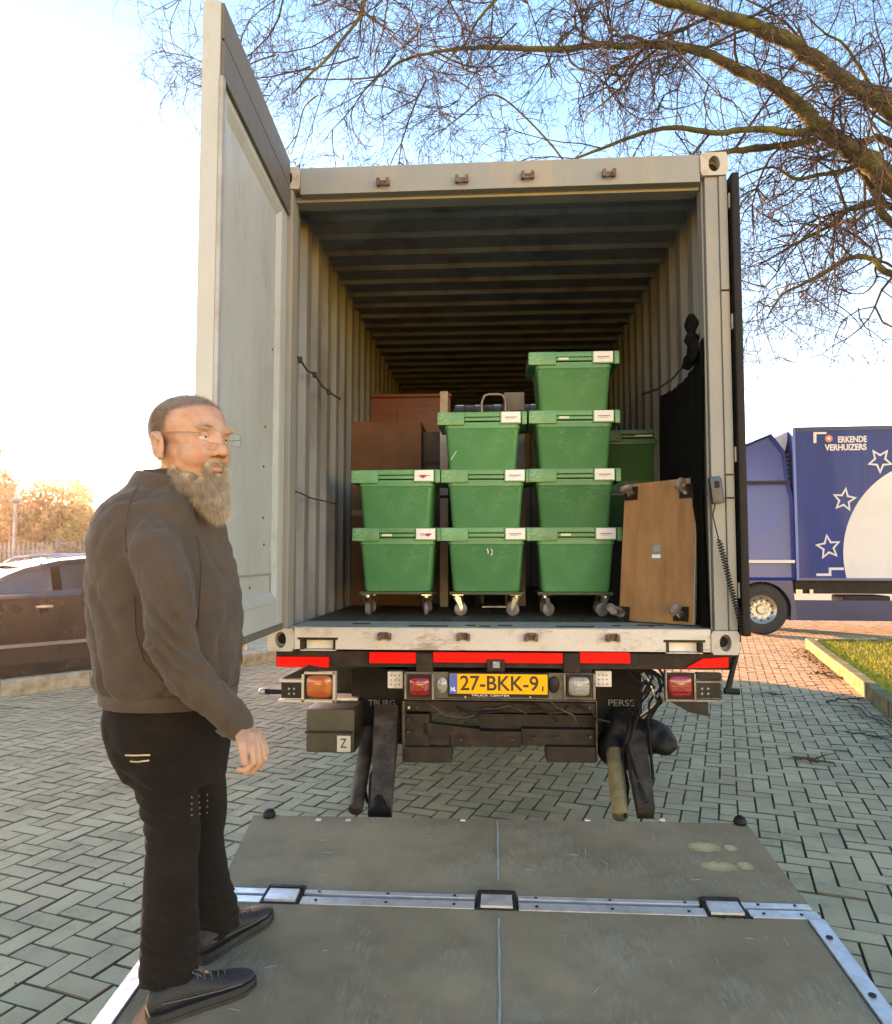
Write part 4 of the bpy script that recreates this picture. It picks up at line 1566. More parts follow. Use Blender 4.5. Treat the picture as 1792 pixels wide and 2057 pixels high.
# rails, axles, wheels, flaps
for x in (-0.42, 0.36):
    put(MB().box(x, x + 0.08, 4.05, Y1 + 0.6, 0.80, 1.02, bev=0.008), 'chassis_rail', M_BLK, tr)
put(MB().box(-1.0, 1.05, 4.1, 4.3, 0.99, 1.055), 'sub_frame', M_BLK, tr)
for y in (4.9, 6.0, 7.6, 9.3):
    put(MB().box(-1.05, 1.09, y, y + 0.12, 0.985, 1.055), 'sub_frame', M_BLK, tr)
    put(MB().box(-0.335, 0.355, y, y + 0.1, 0.83, 0.98), 'chassis_cross_member', M_BLK, tr)
for y in (6.75, 8.1):
    put(MB().cyl((-0.95, y, 0.52), (0.98, y, 0.52), 0.07, n=14), 'axle', M_BLK, tr, smooth=35)
    for x in (-1.04, -0.72, 0.76, 1.08):
        M = T(x, y, 0.52) @ Matrix.Rotation(pi / 2, 4, 'Y')
        r_ = 0.51
        w = 0.28
        o = MB().lathe([(r_ * 0.56, -w / 2), (r_ * 0.9, -w / 2), (r_ * 0.99, -w / 2 + 0.03), (r_, 0), (r_ * 0.99, w / 2 - 0.03), (r_ * 0.9, w / 2), (r_ * 0.56, w / 2)], n=40).build('wheel', M_TYRE, tr, smooth=35)
        o.matrix_local = Matrix.Translation(-tr.location) @ M
        MB().lathe([(0.001, 0.02), (r_ * 0.3, 0.03), (r_ * 0.5, 0.1), (r_ * 0.57, 0.13), (r_ * 0.57, -0.13)], n=24).build('rim', M_STEEL, o, smooth=35)
    put(MB().box(-1.2, -0.58, y - 0.66, y + 0.66, 1.05, 1.06), 'mudguard', M_RUB, tr)


def flap(a, b, c, d, Y, bulge, name='mudflap'):
    p, q = at(a, b, Y), at(c, d, Y)
    mb = MB()
    nx, nz = 12, 10
    for o_, s_ in ((0, 1), (0.012, -1)):
        vs = []
        for j in range(nz + 1):
            for i in range(nx + 1):
                u, v = i / nx, j / nz
                vs.append((p.x + (q.x - p.x) * u, Y + o_ + bulge * sin(u * pi * 1.3 + 0.4) * (0.3 + v) + 0.008 * sin(v * 7 + u * 3), p.z + (q.z - p.z) * v))
        mb.add(vs, [(j * (nx + 1) + i, j * (nx + 1) + i + 1, (j + 1) * (nx + 1) + i + 1, (j + 1) * (nx + 1) + i) for j in range(nz) for i in range(nx)])
    return put(mb, name, M_RUB, tr, smooth=True, fix=False)


f1 = flap(706, 1345, 812, 1492, 4.35, 0.025)
f2 = flap(1190, 1345, 1290, 1500, 4.35, 0.025)
M_FTXT = mat('flap_lettering', (0.22, 0.22, 0.22), 0.6)
pp = at(766, 1414, 4.28)
fit_text('flap_lettering', 'TBURG', pp.x, 4.30, pp.z, 0.155, 0.034, M_FTXT, f1)
pp = at(1249, 1414, 4.28)
fit_text('flap_lettering', 'PERSE', pp.x, 4.30, pp.z, 0.145, 0.036, M_FTXT, f2)
pp = at(766, 1428, 4.28)
fit_text('flap_lettering', 'NL', pp.x, 4.30, pp.z, 0.045, 0.014, M_FTXT, f1)
pp = at(1256, 1432, 4.28)
fit_text('flap_lettering', 'V.R', pp.x, 4.30, pp.z, 0.05, 0.02, M_FTXT, f2)
# toolbox slung at the left
tb = pb(615, 1424, 712, 1514, 4.05, 4.5, 'tool_box', mat('tool_box_plastic', (0.035, 0.032, 0.02), 0.5, c2=(0.06, 0.05, 0.03), scale=9, bump=0.2), bev=0.02, smooth=35)
pb(612, 1469, 708, 1474, 4.035, 4.049, 'tool_box_lip', M_BLK)
pb(660, 1402, 718, 1425, 4.3, 4.45, 'tool_box_hanger', M_ALU)
lb_ = pb(677, 1478, 704, 1511, 4.04, 4.0495, 'paper_sticker', mat('sticker_pale', (0.45, 0.42, 0.34), 0.6), bev=0.002)
pp = at(690, 1494, 4.04)
fit_text('sticker_sign', 'Z', pp.x, 4.0385, pp.z, 0.035, 0.05, M_GRIME, lb_)

# boxes and tanks added under the container to block low sun
for (x, ya, yb_, z0_, z1_, nm) in ((-1.2, 4.05, 6.0, 0.45, 0.99, 'sun_block_box'), (-1.2, 3.95, 5.95, 0.62, 0.99, 'sun_block_box'), (-1.2, 7.2, 7.7, 0.4, 0.99, 'sun_block_air_tank'), (-1.2, 9.0, 10.0, 0.4, 0.95, 'fuel_tank'), (0.72, 9.0, 10.0, 0.4, 0.95, 'sun_block_battery_box')):
    put(MB().box(x, x + 0.5, ya + (0 if nm != 'sun_block_box' else 0.9), yb_, z0_, z1_, bev=0.05), nm, M_BLK, tr, smooth=35)
put(MB().box(-0.5, 0.55, 4.9, 5.5, 0.62, 0.98, bev=0.03), 'spare_wheel_carrier', M_BLK, tr)
put(MB().box(-0.3, 0.33, 5.6, 9.6, 0.45, 0.8, bev=0.05), 'gearbox_housing', M_BLK, tr)
cabp = [(10.15, 0.55), (10.15, 2.9), (10.3, 3.5), (11.6, 3.45), (12.2, 2.75), (12.45, 1.6), (12.45, 0.45), (11.95, 0.42), (11.85, 0.75), (11.6, 1.02), (11.3, 1.1), (11.0, 1.02), (10.75, 0.75), (10.7, 0.55)]  # unseen cab and front wheels, made up for their shadow
mb = MB()
mb.rings([[Vector((x, 11.3 + (y - 11.3) * k, 1.9 + (z - 1.9) * k)) for y, z in cabp] for x, k in ((-1.2, 0.97), (-1.15, 1.0), (1.19, 1.0), (1.24, 0.97))])
put(mb, 'cab', mat('unseen_cab_paint', (0.5, 0.5, 0.5), 0.3, coat=0.8), tr, smooth=35)  # unseen cab, made up for its shadow
put(MB().box(-1.206, -1.195, 11.0, 12.0, 1.75, 2.5, bev=0.003), 'unseen_cab_window', M_GLASS, tr)
put(MB().box(1.235, 1.246, 11.0, 12.0, 1.75, 2.5, bev=0.003), 'unseen_cab_window', M_GLASS, tr)
for x in (-1.02, 1.06):
    o = MB().lathe([(0.28, -0.14), (0.46, -0.14), (0.505, -0.1), (0.505, 0.1), (0.46, 0.14), (0.28, 0.14)], n=32).build('wheel', M_TYRE, tr, smooth=35)  # unseen front wheels, made up for their shadow
    o.matrix_local = Matrix.Translation(-tr.location) @ T(x, 11.3, 0.51) @ Matrix.Rotation(pi / 2, 4, 'Y')
    MB().lathe([(0.001, 0.05), (0.2, 0.06), (0.285, 0.12), (0.285, -0.1)], n=24).build('rim', M_STEEL, o, smooth=35)

# ================================================================== TAIL LIFT
lift = empty('tail_lift', (0, 2.5, 0.2), 'wide grey folding tail lift platform lowered behind the lorry', 'tail lift')
M_DECK = mat('lift_deck_coating', (0.31, 0.20, 0.12), 0.9, spec=0.1, c2=(0.22, 0.145, 0.09), scale=4, amount=0.55, bump=0.6, bscale=260, var=0.16, scuff=((0.33, 0.27, 0.19), 34, 0.5, (2.2, 0.5, 1)))
M_WELD = mat('deck_seam_worn', (0.34, 0.33, 0.28), 0.7, c2=(0.22, 0.22, 0.19), scale=25, amount=0.6, streak=(1, 0.4, 1))


def slab(mb, pts, t0, t1, h0=0.0):
    """pts: four (x,y) corners on the sloping deck; t0,t1: height of underside/top above the deck plane"""
    vs = [(x, y, lift_z(y) + t0) for x, y in pts] + [(x, y, lift_z(y) + t1) for x, y in pts]
    mb.add(vs, [(3, 2, 1, 0), (4, 5, 6, 7), (0, 1, 5, 4), (1, 2, 6, 5), (2, 3, 7, 6), (3, 0, 4, 7)])
    return mb


def dk(name, m, x0, x1, y0, y1, t0, t1, bev=0):
    return put(slab(MB(), [(x0, y0), (x1, y0), (x1, y1), (x0, y1)], t0, t1), name, m, lift)


HG = 2.80                # fold line
put(slab(MB(), [(-1.05, HG + 0.035), (1.135, HG + 0.035), (1.137, 3.50), (-1.128, 3.47)], -0.045, 0), 'outer_deck_plate', M_DECK, lift)
put(slab(MB(), [(-1.06, 0.9), (1.06, 0.9), (1.085, HG - 0.06), (-1.085, HG - 0.06)], -0.05, 0), 'inner_deck_plate', M_DECK, lift)
dk('fold_strip', M_ALU, -1.04, -0.865, HG + 0.0, HG + 0.034, -0.03, 0.003)
dk('fold_strip', M_ALU, -0.715, -0.075, HG + 0.012, HG + 0.034, -0.03, 0.003)
dk('fold_strip', M_ALU, 0.085, 0.74, HG + 0.012, HG + 0.034, -0.03, 0.003)
dk('fold_strip', M_ALU, 0.885, 1.132, HG + 0.005, HG + 0.034, -0.03, 0.003)
dk('fold_strip', M_ALU, -1.10, -0.865, HG - 0.058, HG - 0.018, -0.03, 0.003)
dk('fold_strip', M_ALU, -0.715, -0.075, HG - 0.058, HG - 0.012, -0.03, 0.003)
dk('fold_strip', M_ALU, 0.085, 0.755, HG - 0.058, HG - 0.012, -0.03, 0.003)
dk('fold_strip', M_ALU, 0.90, 1.14, HG - 0.058, HG - 0.012, -0.03, 0.003)
dk('fold_gap', M_DARK, -1.03, 1.12, HG - 0.02, HG + 0.012, -0.045, -0.022)
for x in (-0.79, 0.005, 0.82):
    dk('hinge_well', M_DARK, x - 0.072, x + 0.072, HG - 0.062, HG + 0.06, -0.03, 0.0045)
    h_ = put(slab(MB(), [(x - 0.058, HG - 0.056), (x + 0.058, HG - 0.056), (x + 0.056, HG + 0.018), (x - 0.056, HG + 0.018)], 0.005, 0.014), 'hinge_plate', M_ALU, lift)
    dk('hinge_pin', M_BLK, x - 0.066, x + 0.066, HG + 0.024, HG + 0.04, 0.0, 0.018)
mb = MB()
rr_ = random.Random(21)
for k in range(26):
    x = rr_.uniform(0.78, 0.9)
    y = HG - 0.062 - rr_.random() * 0.008
    slab(mb, [(x, y), (x + 0.004, y), (x + 0.005, y + 0.006), (x, y + 0.007)], 0.0, 0.006)
put(mb, 'chipped_sealant', M_BLK, lift)
for s_ in (-1, 1):
    put(slab(MB(), [(s_ * 1.068, 0.9), (s_ * 1.125, 0.9), (s_ * 1.145, HG - 0.065), (s_ * 1.092, HG - 0.065)], -0.05, 0.006), 'edge_profile', M_ALU, lift)
    put(slab(MB(), [(s_ * 1.126, 0.9), (s_ * 1.135, 0.9), (s_ * 1.155, HG - 0.065), (s_ * 1.146, HG - 0.065)], -0.06, -0.006), 'edge_skirt', M_STEEL, lift)
    for k in range(6):
        y = 1.2 + k * 0.285
        x = s_ * (1.098 + (y - 1.2) * 0.0115)
        put(MB().cyl((x, y, lift_z(y) + 0.0055), (x, y, lift_z(y) + 0.010), 0.011, n=10), 'edge_bolt', M_GRIME, lift)
for (a, b, y) in ((-1.0, -0.9, HG - 0.035), (-0.6, -0.1, HG - 0.035)):
    pass
mb = MB()
for x in (-0.99, -0.66, -0.4, -0.15, 0.15, 0.42, 0.69, 0.95, 1.08):
    for y in (HG - 0.036, HG + 0.022):
        mb.cyl((x, y, lift_z(y) + 0.003), (x, y, lift_z(y) + 0.0055), 0.006, n=8)
put(mb, 'strip_screw', M_GRIME, lift)['kind'] = 'stuff'
mb = MB()
prev = None
for k in range(40):
    y = 0.95 + k * (3.46 - 0.95) / 39
    if abs(y - HG) < 0.09:
        prev = None
        continue
    x = 0.012 + 0.0012 * sin(k * 1.9)
    w = 0.0022 + 0.002 * abs(sin(k * 0.7 + 1))
    if prev:
        slab(mb, [(prev[0] - prev[2], prev[1]), (prev[0] + prev[2], prev[1]), (x + w, y), (x - w, y)], 0.0, 0.0022)
    prev = (x, y, w)
put(mb, 'weld_seam', M_WELD, lift)
# chafed scratches
mb = MB()
for k in range(70):
    x, y = rr_.uniform(-1.0, 1.05), rr_.uniform(1.7, 3.42)
    if abs(y - HG) < 0.1:
        continue
    a = rr_.choice([pi / 2, pi / 2, 0, rr_.uniform(0, 3)]) + rr_.gauss(0, 0.15)
    L2 = rr_.uniform(0.004, 0.026)
    w = rr_.uniform(0.0007, 0.0017)
    dx, dy = cos(a) * L2, sin(a) * L2
    nx_, ny_ = -sin(a) * w, cos(a) * w
    slab(mb, [(x - dx - nx_, y - dy - ny_), (x + dx - nx_, y + dy - ny_), (x + dx + nx_, y + dy + ny_), (x - dx + nx_, y - dy + ny_)], 0.0, 0.0012)
o = put(mb, 'deck_scratch', M_WELD, lift)
o['kind'] = 'stuff'
M_TAN = mat('sun_patch_tan', (0.58, 0.36, 0.18), 0.85, c2=(0.40, 0.27, 0.15), scale=22, amount=0.5, spec=0.1)  # reflected sun painted in tan on the deck
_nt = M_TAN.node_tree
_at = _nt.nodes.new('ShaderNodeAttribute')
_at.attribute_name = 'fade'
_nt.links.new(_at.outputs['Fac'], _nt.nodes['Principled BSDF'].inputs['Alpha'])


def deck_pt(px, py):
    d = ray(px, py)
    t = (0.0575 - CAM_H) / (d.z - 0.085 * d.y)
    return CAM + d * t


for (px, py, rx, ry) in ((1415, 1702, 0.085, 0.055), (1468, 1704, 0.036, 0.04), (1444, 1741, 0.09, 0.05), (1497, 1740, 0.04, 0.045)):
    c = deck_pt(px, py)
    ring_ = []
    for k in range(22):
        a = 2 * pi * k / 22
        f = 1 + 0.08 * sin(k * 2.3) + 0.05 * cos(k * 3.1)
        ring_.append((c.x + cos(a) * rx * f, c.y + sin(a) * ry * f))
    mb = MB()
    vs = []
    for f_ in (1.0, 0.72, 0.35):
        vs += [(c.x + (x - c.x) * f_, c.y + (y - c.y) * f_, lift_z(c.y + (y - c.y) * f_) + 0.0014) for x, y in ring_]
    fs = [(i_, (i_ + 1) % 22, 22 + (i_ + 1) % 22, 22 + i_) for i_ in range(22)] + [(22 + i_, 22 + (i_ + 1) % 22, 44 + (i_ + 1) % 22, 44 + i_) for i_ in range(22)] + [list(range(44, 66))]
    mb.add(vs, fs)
    wm = put(mb, 'painted_sun_patch', M_TAN, lift, fix=False)
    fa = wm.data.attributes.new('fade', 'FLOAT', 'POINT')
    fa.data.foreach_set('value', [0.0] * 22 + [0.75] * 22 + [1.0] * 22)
# raised strip near the tip
put(slab(MB(), [(0.045, 1.0), (1.05, 1.0), (1.06, 2.125), (0.045, 2.145)], 0.0, 0.006), 'tread_plate', M_DECK, lift)
put(slab(MB(), [(0.045, 2.146), (1.06, 2.126), (1.06, 2.132), (0.045, 2.154)], 0.0, 0.007), 'tread_plate_edge', M_WELD, lift)
put(slab(MB(), [(-1.06, 1.99), (0.04, 2.12), (0.04, 2.128), (-1.06, 1.999)], 0.0, 0.002), 'deck_groove', M_BLK, lift)
for (px, py) in ((541, 1641), (1487, 1655)):
    c = deck_pt(px, py)
    put(MB().lathe([(0.026, 0), (0.03, 0.01), (0.024, 0.028), (0.01, 0.038), (0.001, 0.039)], T(c.x, c.y, c.z - 0.001), n=16), 'rubber_buffer', M_RUB, lift, smooth=35)
for px in (640, 700, 930, 1180, 1330):
    c = deck_pt(px, 1648)
    put(MB().box(c.x - 0.012, c.x + 0.012, c.y - 0.01, c.y + 0.01, c.z, c.z + 0.006), 'rim_stud', M_ALU, lift)
# arms and rams between the chassis and the deck
M_ARM = mat('lift_arm_steel', (0.035, 0.022, 0.015), 0.55, metal=0.2, c2=(0.10, 0.065, 0.04), scale=12, amount=0.5, bump=0.3)
M_ARMW = mat('lift_arm_ochre', (0.30, 0.20, 0.09), 0.55, metal=0.2, c2=(0.14, 0.09, 0.05), scale=12, amount=0.5, bump=0.2)


def arm(a, b, ya, yb, w, name, m, taper=1.0, rnd_=False):
    p, q = at(a[0], a[1], ya), at(b[0], b[1], yb)
    mb = MB()
    if rnd_:
        mb.tube([p, q], [w, w * taper], n=14)
    else:
        d = (q - p).normalized()
        sx = Vector((1, 0, 0)) * w
        ny = d.cross(Vector((1, 0, 0))).normalized() * w * 0.9
        rg_ = []
        for t in (0, 0.25, 0.5, 0.75, 1):
            k = 1 + (taper - 1) * t
            c = p.lerp(q, t)
            rg_.append([c - sx * k - ny * k, c + sx * k - ny * k, c + sx * k + ny * k, c - sx * k + ny * k])
        mb.rings(rg_)
    return put(mb, name, m, lift, smooth=35)


arm((778, 1430), (766, 1632), 4.1, 3.62, 0.066, 'lift_arm', M_ARM, 0.72)
arm((742, 1470), (714, 1626), 4.15, 3.62, 0.042, 'lift_ram', M_ARM, 0.85, True)
arm((766, 1560), (762, 1636), 3.85, 3.6, 0.062, 'arm_knuckle', M_RUB, 0.9, True)
arm((1232, 1480), (1246, 1638), 4.15, 3.62, 0.048, 'lift_ram', M_ARMW, 0.8, True)
arm((1272, 1470), (1298, 1634), 4.1, 3.62, 0.056, 'lift_arm', M_ARM, 0.7)
for pts in ([(1268, 1430, 4.0), (1250, 1520, 3.95), (1262, 1580, 3.8), (1256, 1640, 3.6)], [(1285, 1420, 4.0), (1262, 1500, 3.9), (1282, 1570, 3.75), (1300, 1610, 3.6)],
            [(1300, 1440, 4.0), (1312, 1560, 3.9), (1302, 1590, 3.85), (1308, 1620, 3.62)], [(740, 1500, 4.0), (726, 1560, 3.9), (738, 1610, 3.7), (760, 1632, 3.6)]):
    put(MB().tube([at(x, y, Y) for x, y, Y in pts], 0.0085, n=7), 'hydraulic_hose', M_RUB, lift, smooth=True)
Y_ = 4.0


def lb(a, b, c, d, y0, y1, name, m=M_GRIME, bev=0.006):
    p, q = at(a, b, y0), at(c, d, y0)
    return put(MB().box(p.x, q.x, y0, y1, q.z, p.z, bev=bev), name, m, lift)


lb(812, 1408, 1197, 1434, 3.96, 4.12, 'cross_tube')
lb(812, 1434, 862, 1500, 3.98, 4.16, 'side_cheek')
lb(862, 1462, 905, 1500, 4.0, 4.12, 'side_cheek')
lb(808, 1500, 907, 1533, 3.95, 4.14, 'bumper_block')
lb(1098, 1500, 1197, 1533, 3.95, 4.14, 'bumper_block')
lb(962, 1434, 1196, 1470, 4.06, 4.2, 'pump_housing', M_BLK)
lb(905, 1468, 1047, 1502, 3.99, 4.12, 'lower_beam')
lb(1047, 1464, 1196, 1500, 4.0, 4.16, 'side_cheek')
P_ = [at(x, y, 3.985) for x, y in ((858, 1434), (862, 1440), (860, 1462), (962, 1470), (962, 1476), (855, 1470))]
P_ = [at(x, y, 3.97) for x, y in ((850, 1452), (965, 1466), (965, 1478), (850, 1478))]
put(MB().prism([(p.x, p.z) for p in P_], 0.05, Matrix.Translation((0, 4.03, 0)) @ Matrix.Rotation(pi / 2, 4, 'X')), 'gusset', M_GRIME, lift)
put(MB().tube([at(1065, 1425, 3.95), at(1110, 1432, 3.95), at(1138, 1430, 3.95), at(1140, 1418, 3.95)], 0.009, n=7), 'linkage_rod', M_GRIME, lift, smooth=True)
for (a, b) in ((822, 1421), (838, 1421), (1168, 1421), (1184, 1421), (820, 1445), (820, 1470), (1186, 1480), (1120, 1482), (1075, 1482), (925, 1485), (1030, 1485)):
    p = at(a, b, 3.955)
    put(MB().cyl((p.x, 3.945, p.z), (p.x, 3.975, p.z), 0.0075, n=6), 'bolt_head', M_CHROME if a % 3 == 0 else M_ARM, lift)
rq = random.Random(4)
for k in range(6):
    x0_ = 860 + k * 55
    pts_ = [at(x0_ + rq.uniform(-10, 10) + 22 * t, 1408 + 34 * sin(t * 0.9 + k) * 0.35 + rq.uniform(0, 6) + 8 * t, 3.935 - 0.01 * (k % 2)) for t in range(5)]
    put(MB().tube(pts_, 0.006, n=6), 'brake_line', M_RUB if k % 2 else M_ARM, lift, smooth=True)
for (a, b, c, d) in ((808, 1408, 813, 1532), (1197, 1408, 1201, 1532)):
    lb(a, b, c, d, 3.95, 4.1, 'edge_flange', M_ARM, 0.002)
# bulky black hose cover at the right
mb = MB()
for (x, y, Y, rx, rz) in ((1245, 1470, 4.15, 0.11, 0.12), (1300, 1478, 4.1, 0.13, 0.09), (1328, 1492, 4.05, 0.085, 0.065), (1230, 1500, 4.1, 0.08, 0.10), (1275, 1520, 4.05, 0.07, 0.09)):
    mb.ell(at(x, y, Y), (rx, 0.1, rz))
cme = evaluated(mb, 0.015, 2)
P = co_get(cme)
Nn = nor_get(cme)
P += Nn * (vnoise(P, 16, 2) * 0.012 + vnoise(P, 34, 3) * 0.006)[:, None]
co_set(cme, P)
o = obj_from(cme, 'hose_cover', M_RUB, lift)
o.location = -lift.location
rh_ = random.Random(8)
for k in range(9):
    x = 1272 + k * 6
    u1, u2, u3_, u4 = (rh_.uniform(-14, 14) for _ in range(4))
    ps = [(at(x - 10 + u1, 1340, 4.0), 1), (at(x + 10 + u2, 1362 + u3_ * 0.5, 3.96 + 0.02 * (k % 3)), 1), (at(x + 22 + u3_, 1388 + u4, 3.97), 1), (at(x + 4 + u4 * 1.6, 1412, 3.99), 1), (at(x - 14 + u2, 1446, 4.02), 1)]
    pp_ = []
    for i_ in range(len(ps) - 1):
        for t_ in (0, 0.25, 0.5, 0.75):
            a_, b_ = ps[max(i_ - 1, 0)][0], ps[i_][0]
            c_, d_ = ps[i_ + 1][0], ps[min(i_ + 2, len(ps) - 1)][0]
            pp_.append(0.5 * ((2 * b_) + (c_ - a_) * t_ + (2 * a_ - 5 * b_ + 4 * c_ - d_) * t_ * t_ + (3 * b_ - a_ - 3 * c_ + d_) * t_ ** 3))
    pp_.append(ps[-1][0])
    put(MB().tube(pp_, (0.0085, 0.006, 0.007)[k % 3], n=7), 'hydraulic_hose', M_CHROME if k == 4 else M_RUB, lift, smooth=True)
for (x, y) in ((1290, 1352), (1312, 1366), (1326, 1392)):
    p = at(x, y, 3.94)
    put(MB().cyl(p, p + Vector((0.02, 0, -0.03)), 0.011, n=6), 'hose_coupling', M_CHROME, lift)

# ================================================================== CARGO IN THE CONTAINER
CY0 = 4.65
M_PRINT = mat('print_grey', (0.25, 0.26, 0.28), 0.6)
M_REDINK = mat('print_red', (0.6, 0.02, 0.03), 0.5)
M_STK = mat('pale_sticker', (0.55, 0.62, 0.52), 0.5)


def make_crate(label, group, m1=M_GREEN, m2=M_GLID, lab=True):
    root = empty('plastic_crate', (0, 0, 0), label, 'crate', group)
    W, Dp, H = 0.572, 0.40, 0.405
    mb = MB()
    # tapered tub with rounded corners and a flange foot
    def rr(hw, y0, y1, z, r=0.03):
        pts = []
        for (cx, cy, a0) in ((hw - r, y1 - r, 0), (-hw + r, y1 - r, 90), (-hw + r, y0 + r, 180), (hw - r, y0 + r, 270)):
            for k in range(5):
                a = R(a0 + k * 22.5)
                pts.append(Vector((cx + r * cos(a), cy + r * sin(a), z)))
        return pts
    mb.rings([rr(0.208, 0.05, 0.36, 0.0), rr(0.214, 0.045, 0.365, 0.012), rr(0.236, 0.02, 0.385, 0.29), rr(0.242, 0.012, 0.39, 0.30), rr(0.242, 0.012, 0.39, 0.335)])
    tub = mb.build('tub', m1, root, smooth=35)
    rb = MB()
    for s_ in (-1, 1):
        rb.add([(s_ * 0.190, 0.0455, 0.02), (s_ * 0.197, 0.0445, 0.02), (s_ * 0.218, 0.0205, 0.285), (s_ * 0.211, 0.0215, 0.285)], [(0, 1, 2, 3)])
    mb = MB()
    mb.box(-0.286, 0.286, 0.012, Dp, 0.372, H, bev=0.008)
    mb.box(-0.286, -0.112, -0.006, 0.10, 0.318, H - 0.003, bev=0.010)
    mb.box(0.116, 0.250, -0.004, 0.10, 0.322, H - 0.003, bev=0.008)
    mb.box(0.254, 0.286, -0.006, 0.10, 0.318, H - 0.003, bev=0.008)
    mb.box(-0.111, 0.115, 0.004, 0.05, 0.345, 0.366, bev=0.005)
    mb.box(-0.111, 0.115, 0.010, 0.05, 0.327, 0.337, bev=0.003)
    mb.box(-0.285, 0.285, 0.10, Dp - 0.004, 0.322, 0.371)
    mb.build('lid', m2, root, smooth=35)
    if lab:
        l_ = MB().box(0.124, 0.244, -0.0075, -0.0045, 0.330, 0.398, bev=0.001).build('paper_label', M_WHITE, root)
        MB().box(0.146, 0.222, -0.0085, -0.0078, 0.360, 0.367).build('printed_line', M_PRINT, l_)
        MB().box(0.152, 0.205, -0.0085, -0.0078, 0.352, 0.355).build('printed_line', M_PRINT, l_)
    return root


def place(root, px, Y, z, rz=0.0):
    p = at(px, 1123, Y)
    root.location = (p.x, Y, z)
    root.rotation_euler = (0, 0, rz)


GR = 'green moving crates stacked in the container'
base = FLZ + 0.155
zs = [base, base + 0.371, base + 0.742, base + 1.118]
stacks = [(794, [('green crate at the bottom of the left stack, its label marked red at the right', 'red'), ('green crate on top of the left stack, its label marked red in the middle', 'red2')]),
          (977, [('green crate at the bottom of the middle stack, a white scribble on its front', 'scribble'), ('green crate in the middle of the three high middle stack', ''), ('scratched green crate on top of the middle stack, under the trolley handle', 'scratch')]),
          (1157, [('green crate at the bottom of the tallest stack, a pale sticker on its lid', 'stk'), ('green crate second from the bottom of the tallest stack, without a sticker', ''), ('green crate third from the bottom of the tallest stack, beside the dark crate', 'stk'), ('topmost green crate of the tallest stack', 'stk')])]
proto_crate = None
kidsmap = None
for si, (px, lst) in enumerate(stacks):
    for k, (lab, sp) in enumerate(lst):
        if proto_crate is None:
            proto_crate = make_crate(lab, GR)
            o = proto_crate
            kidsmap = {}
            for q in bpy.data.objects:
                if q.parent:
                    kidsmap.setdefault(q.parent.name, []).append(q)
            kidsmap = {k2: list(v2) for k2, v2 in kidsmap.items()}
            proto_done = False
        else:
            o = copy_tree(proto_crate, None, kidsmap)
            o['label'] = lab
        dx = (-9, 0, 0)[k] if si == 1 and k == 2 else 0
        dx = -8 if (si == 1 and k == 2) else (3 if (si == 0 and k == 0) else rnd.uniform(-1, 1))
        place(o, px + dx, CY0 + rnd.uniform(-0.006, 0.012), zs[k], rnd.gauss(0, 0.016))
        if sp.startswith('red'):
            c = 0.20 if sp == 'red' else 0.178
            m_ = MB()
            for (a, b, r_) in ((c, 0.358, 0.011), (c + 0.013, 0.362, 0.007), (c - 0.012, 0.360, 0.006)):
                m_.cyl((a, -0.0098, b), (a, -0.0088, b), r_, n=10)
            m_.build('red_mark', M_REDINK, o)
        if sp in ('stk', 'red'):
            MB().box(-0.095, -0.032, 0.0005, 0.0035, 0.350, 0.364, bev=0.001).build('pale_sticker', M_STK, o)
        if sp == 'scribble':
            m_ = MB()
            m_.tube([(0.005, 0.014, 0.27), (0.012, 0.0148, 0.255), (0.012, 0.016, 0.238)], 0.004, n=5)
            m_.tube([(0.03, 0.0135, 0.268), (0.04, 0.0145, 0.255), (0.035, 0.017, 0.228), (0.028, 0.0165, 0.235)], 0.0035, n=5)
            m_.build('chalk_scribble', M_WHITE, o)
        if sp == 'scratch':
            MB().tube([(-0.20, 0.036, 0.10), (-0.165, 0.030, 0.155)], 0.003, n=5).build('scratch', M_STK, o)


def caster(root, x, y, z, r=0.042, spin=0.0, name='caster'):
    """swivel caster hanging below z"""
    M = T(x, y, z) @ Matrix.Rotation(spin, 4, 'Z')
    mb = MB()
    mb.box(-0.035, 0.035, -0.03, 0.03, -0.006, 0, M=M)
    mb.cyl(M @ Vector((0, 0, -0.02)), M @ Vector((0, 0, -0.006)), 0.02, n=12)
    for s_ in (-1, 1):
        mb.add([M @ Vector(p) for p in ((-0.018, s_ * 0.019, -0.018), (0.018, s_ * 0.019, -0.018), (0.035, s_ * 0.019, -0.10 + r * 0.3), (0.015, s_ * 0.019, -0.10 + r * 0.3),
                                        (-0.018, s_ * 0.022, -0.018), (0.018, s_ * 0.022, -0.018), (0.035, s_ * 0.022, -0.10 + r * 0.3), (0.015, s_ * 0.022, -0.10 + r * 0.3))],
               [(0, 1, 2, 3), (7, 6, 5, 4), (0, 4, 5, 1), (1, 5, 6, 2), (2, 6, 7, 3), (3, 7, 4, 0)])
    c = mb.build(name, M_CHROME, root)
    h = 0.135 - 0.006 - r
    W_ = M @ T(0.024, 0, -(0.129 - r) - 0.006 + 0.0) @ Matrix.Rotation(pi / 2, 4, 'X')
    w = MB().lathe([(0.008, -0.014), (r * 0.8, -0.014), (r, -0.009), (r, 0.009), (r * 0.8, 0.014), (0.008, 0.014)], n=22).build('caster_wheel', mat('caster_grey', (0.22, 0.18, 0.16), 0.5, c2=(0.1, 0.08, 0.07), scale=30), c, smooth=35, M=W_)
    MB().cyl((0, 0, -0.016), (0, 0, 0.016), 0.009, n=8).build('axle_bolt', M_STEEL, w)
    return c


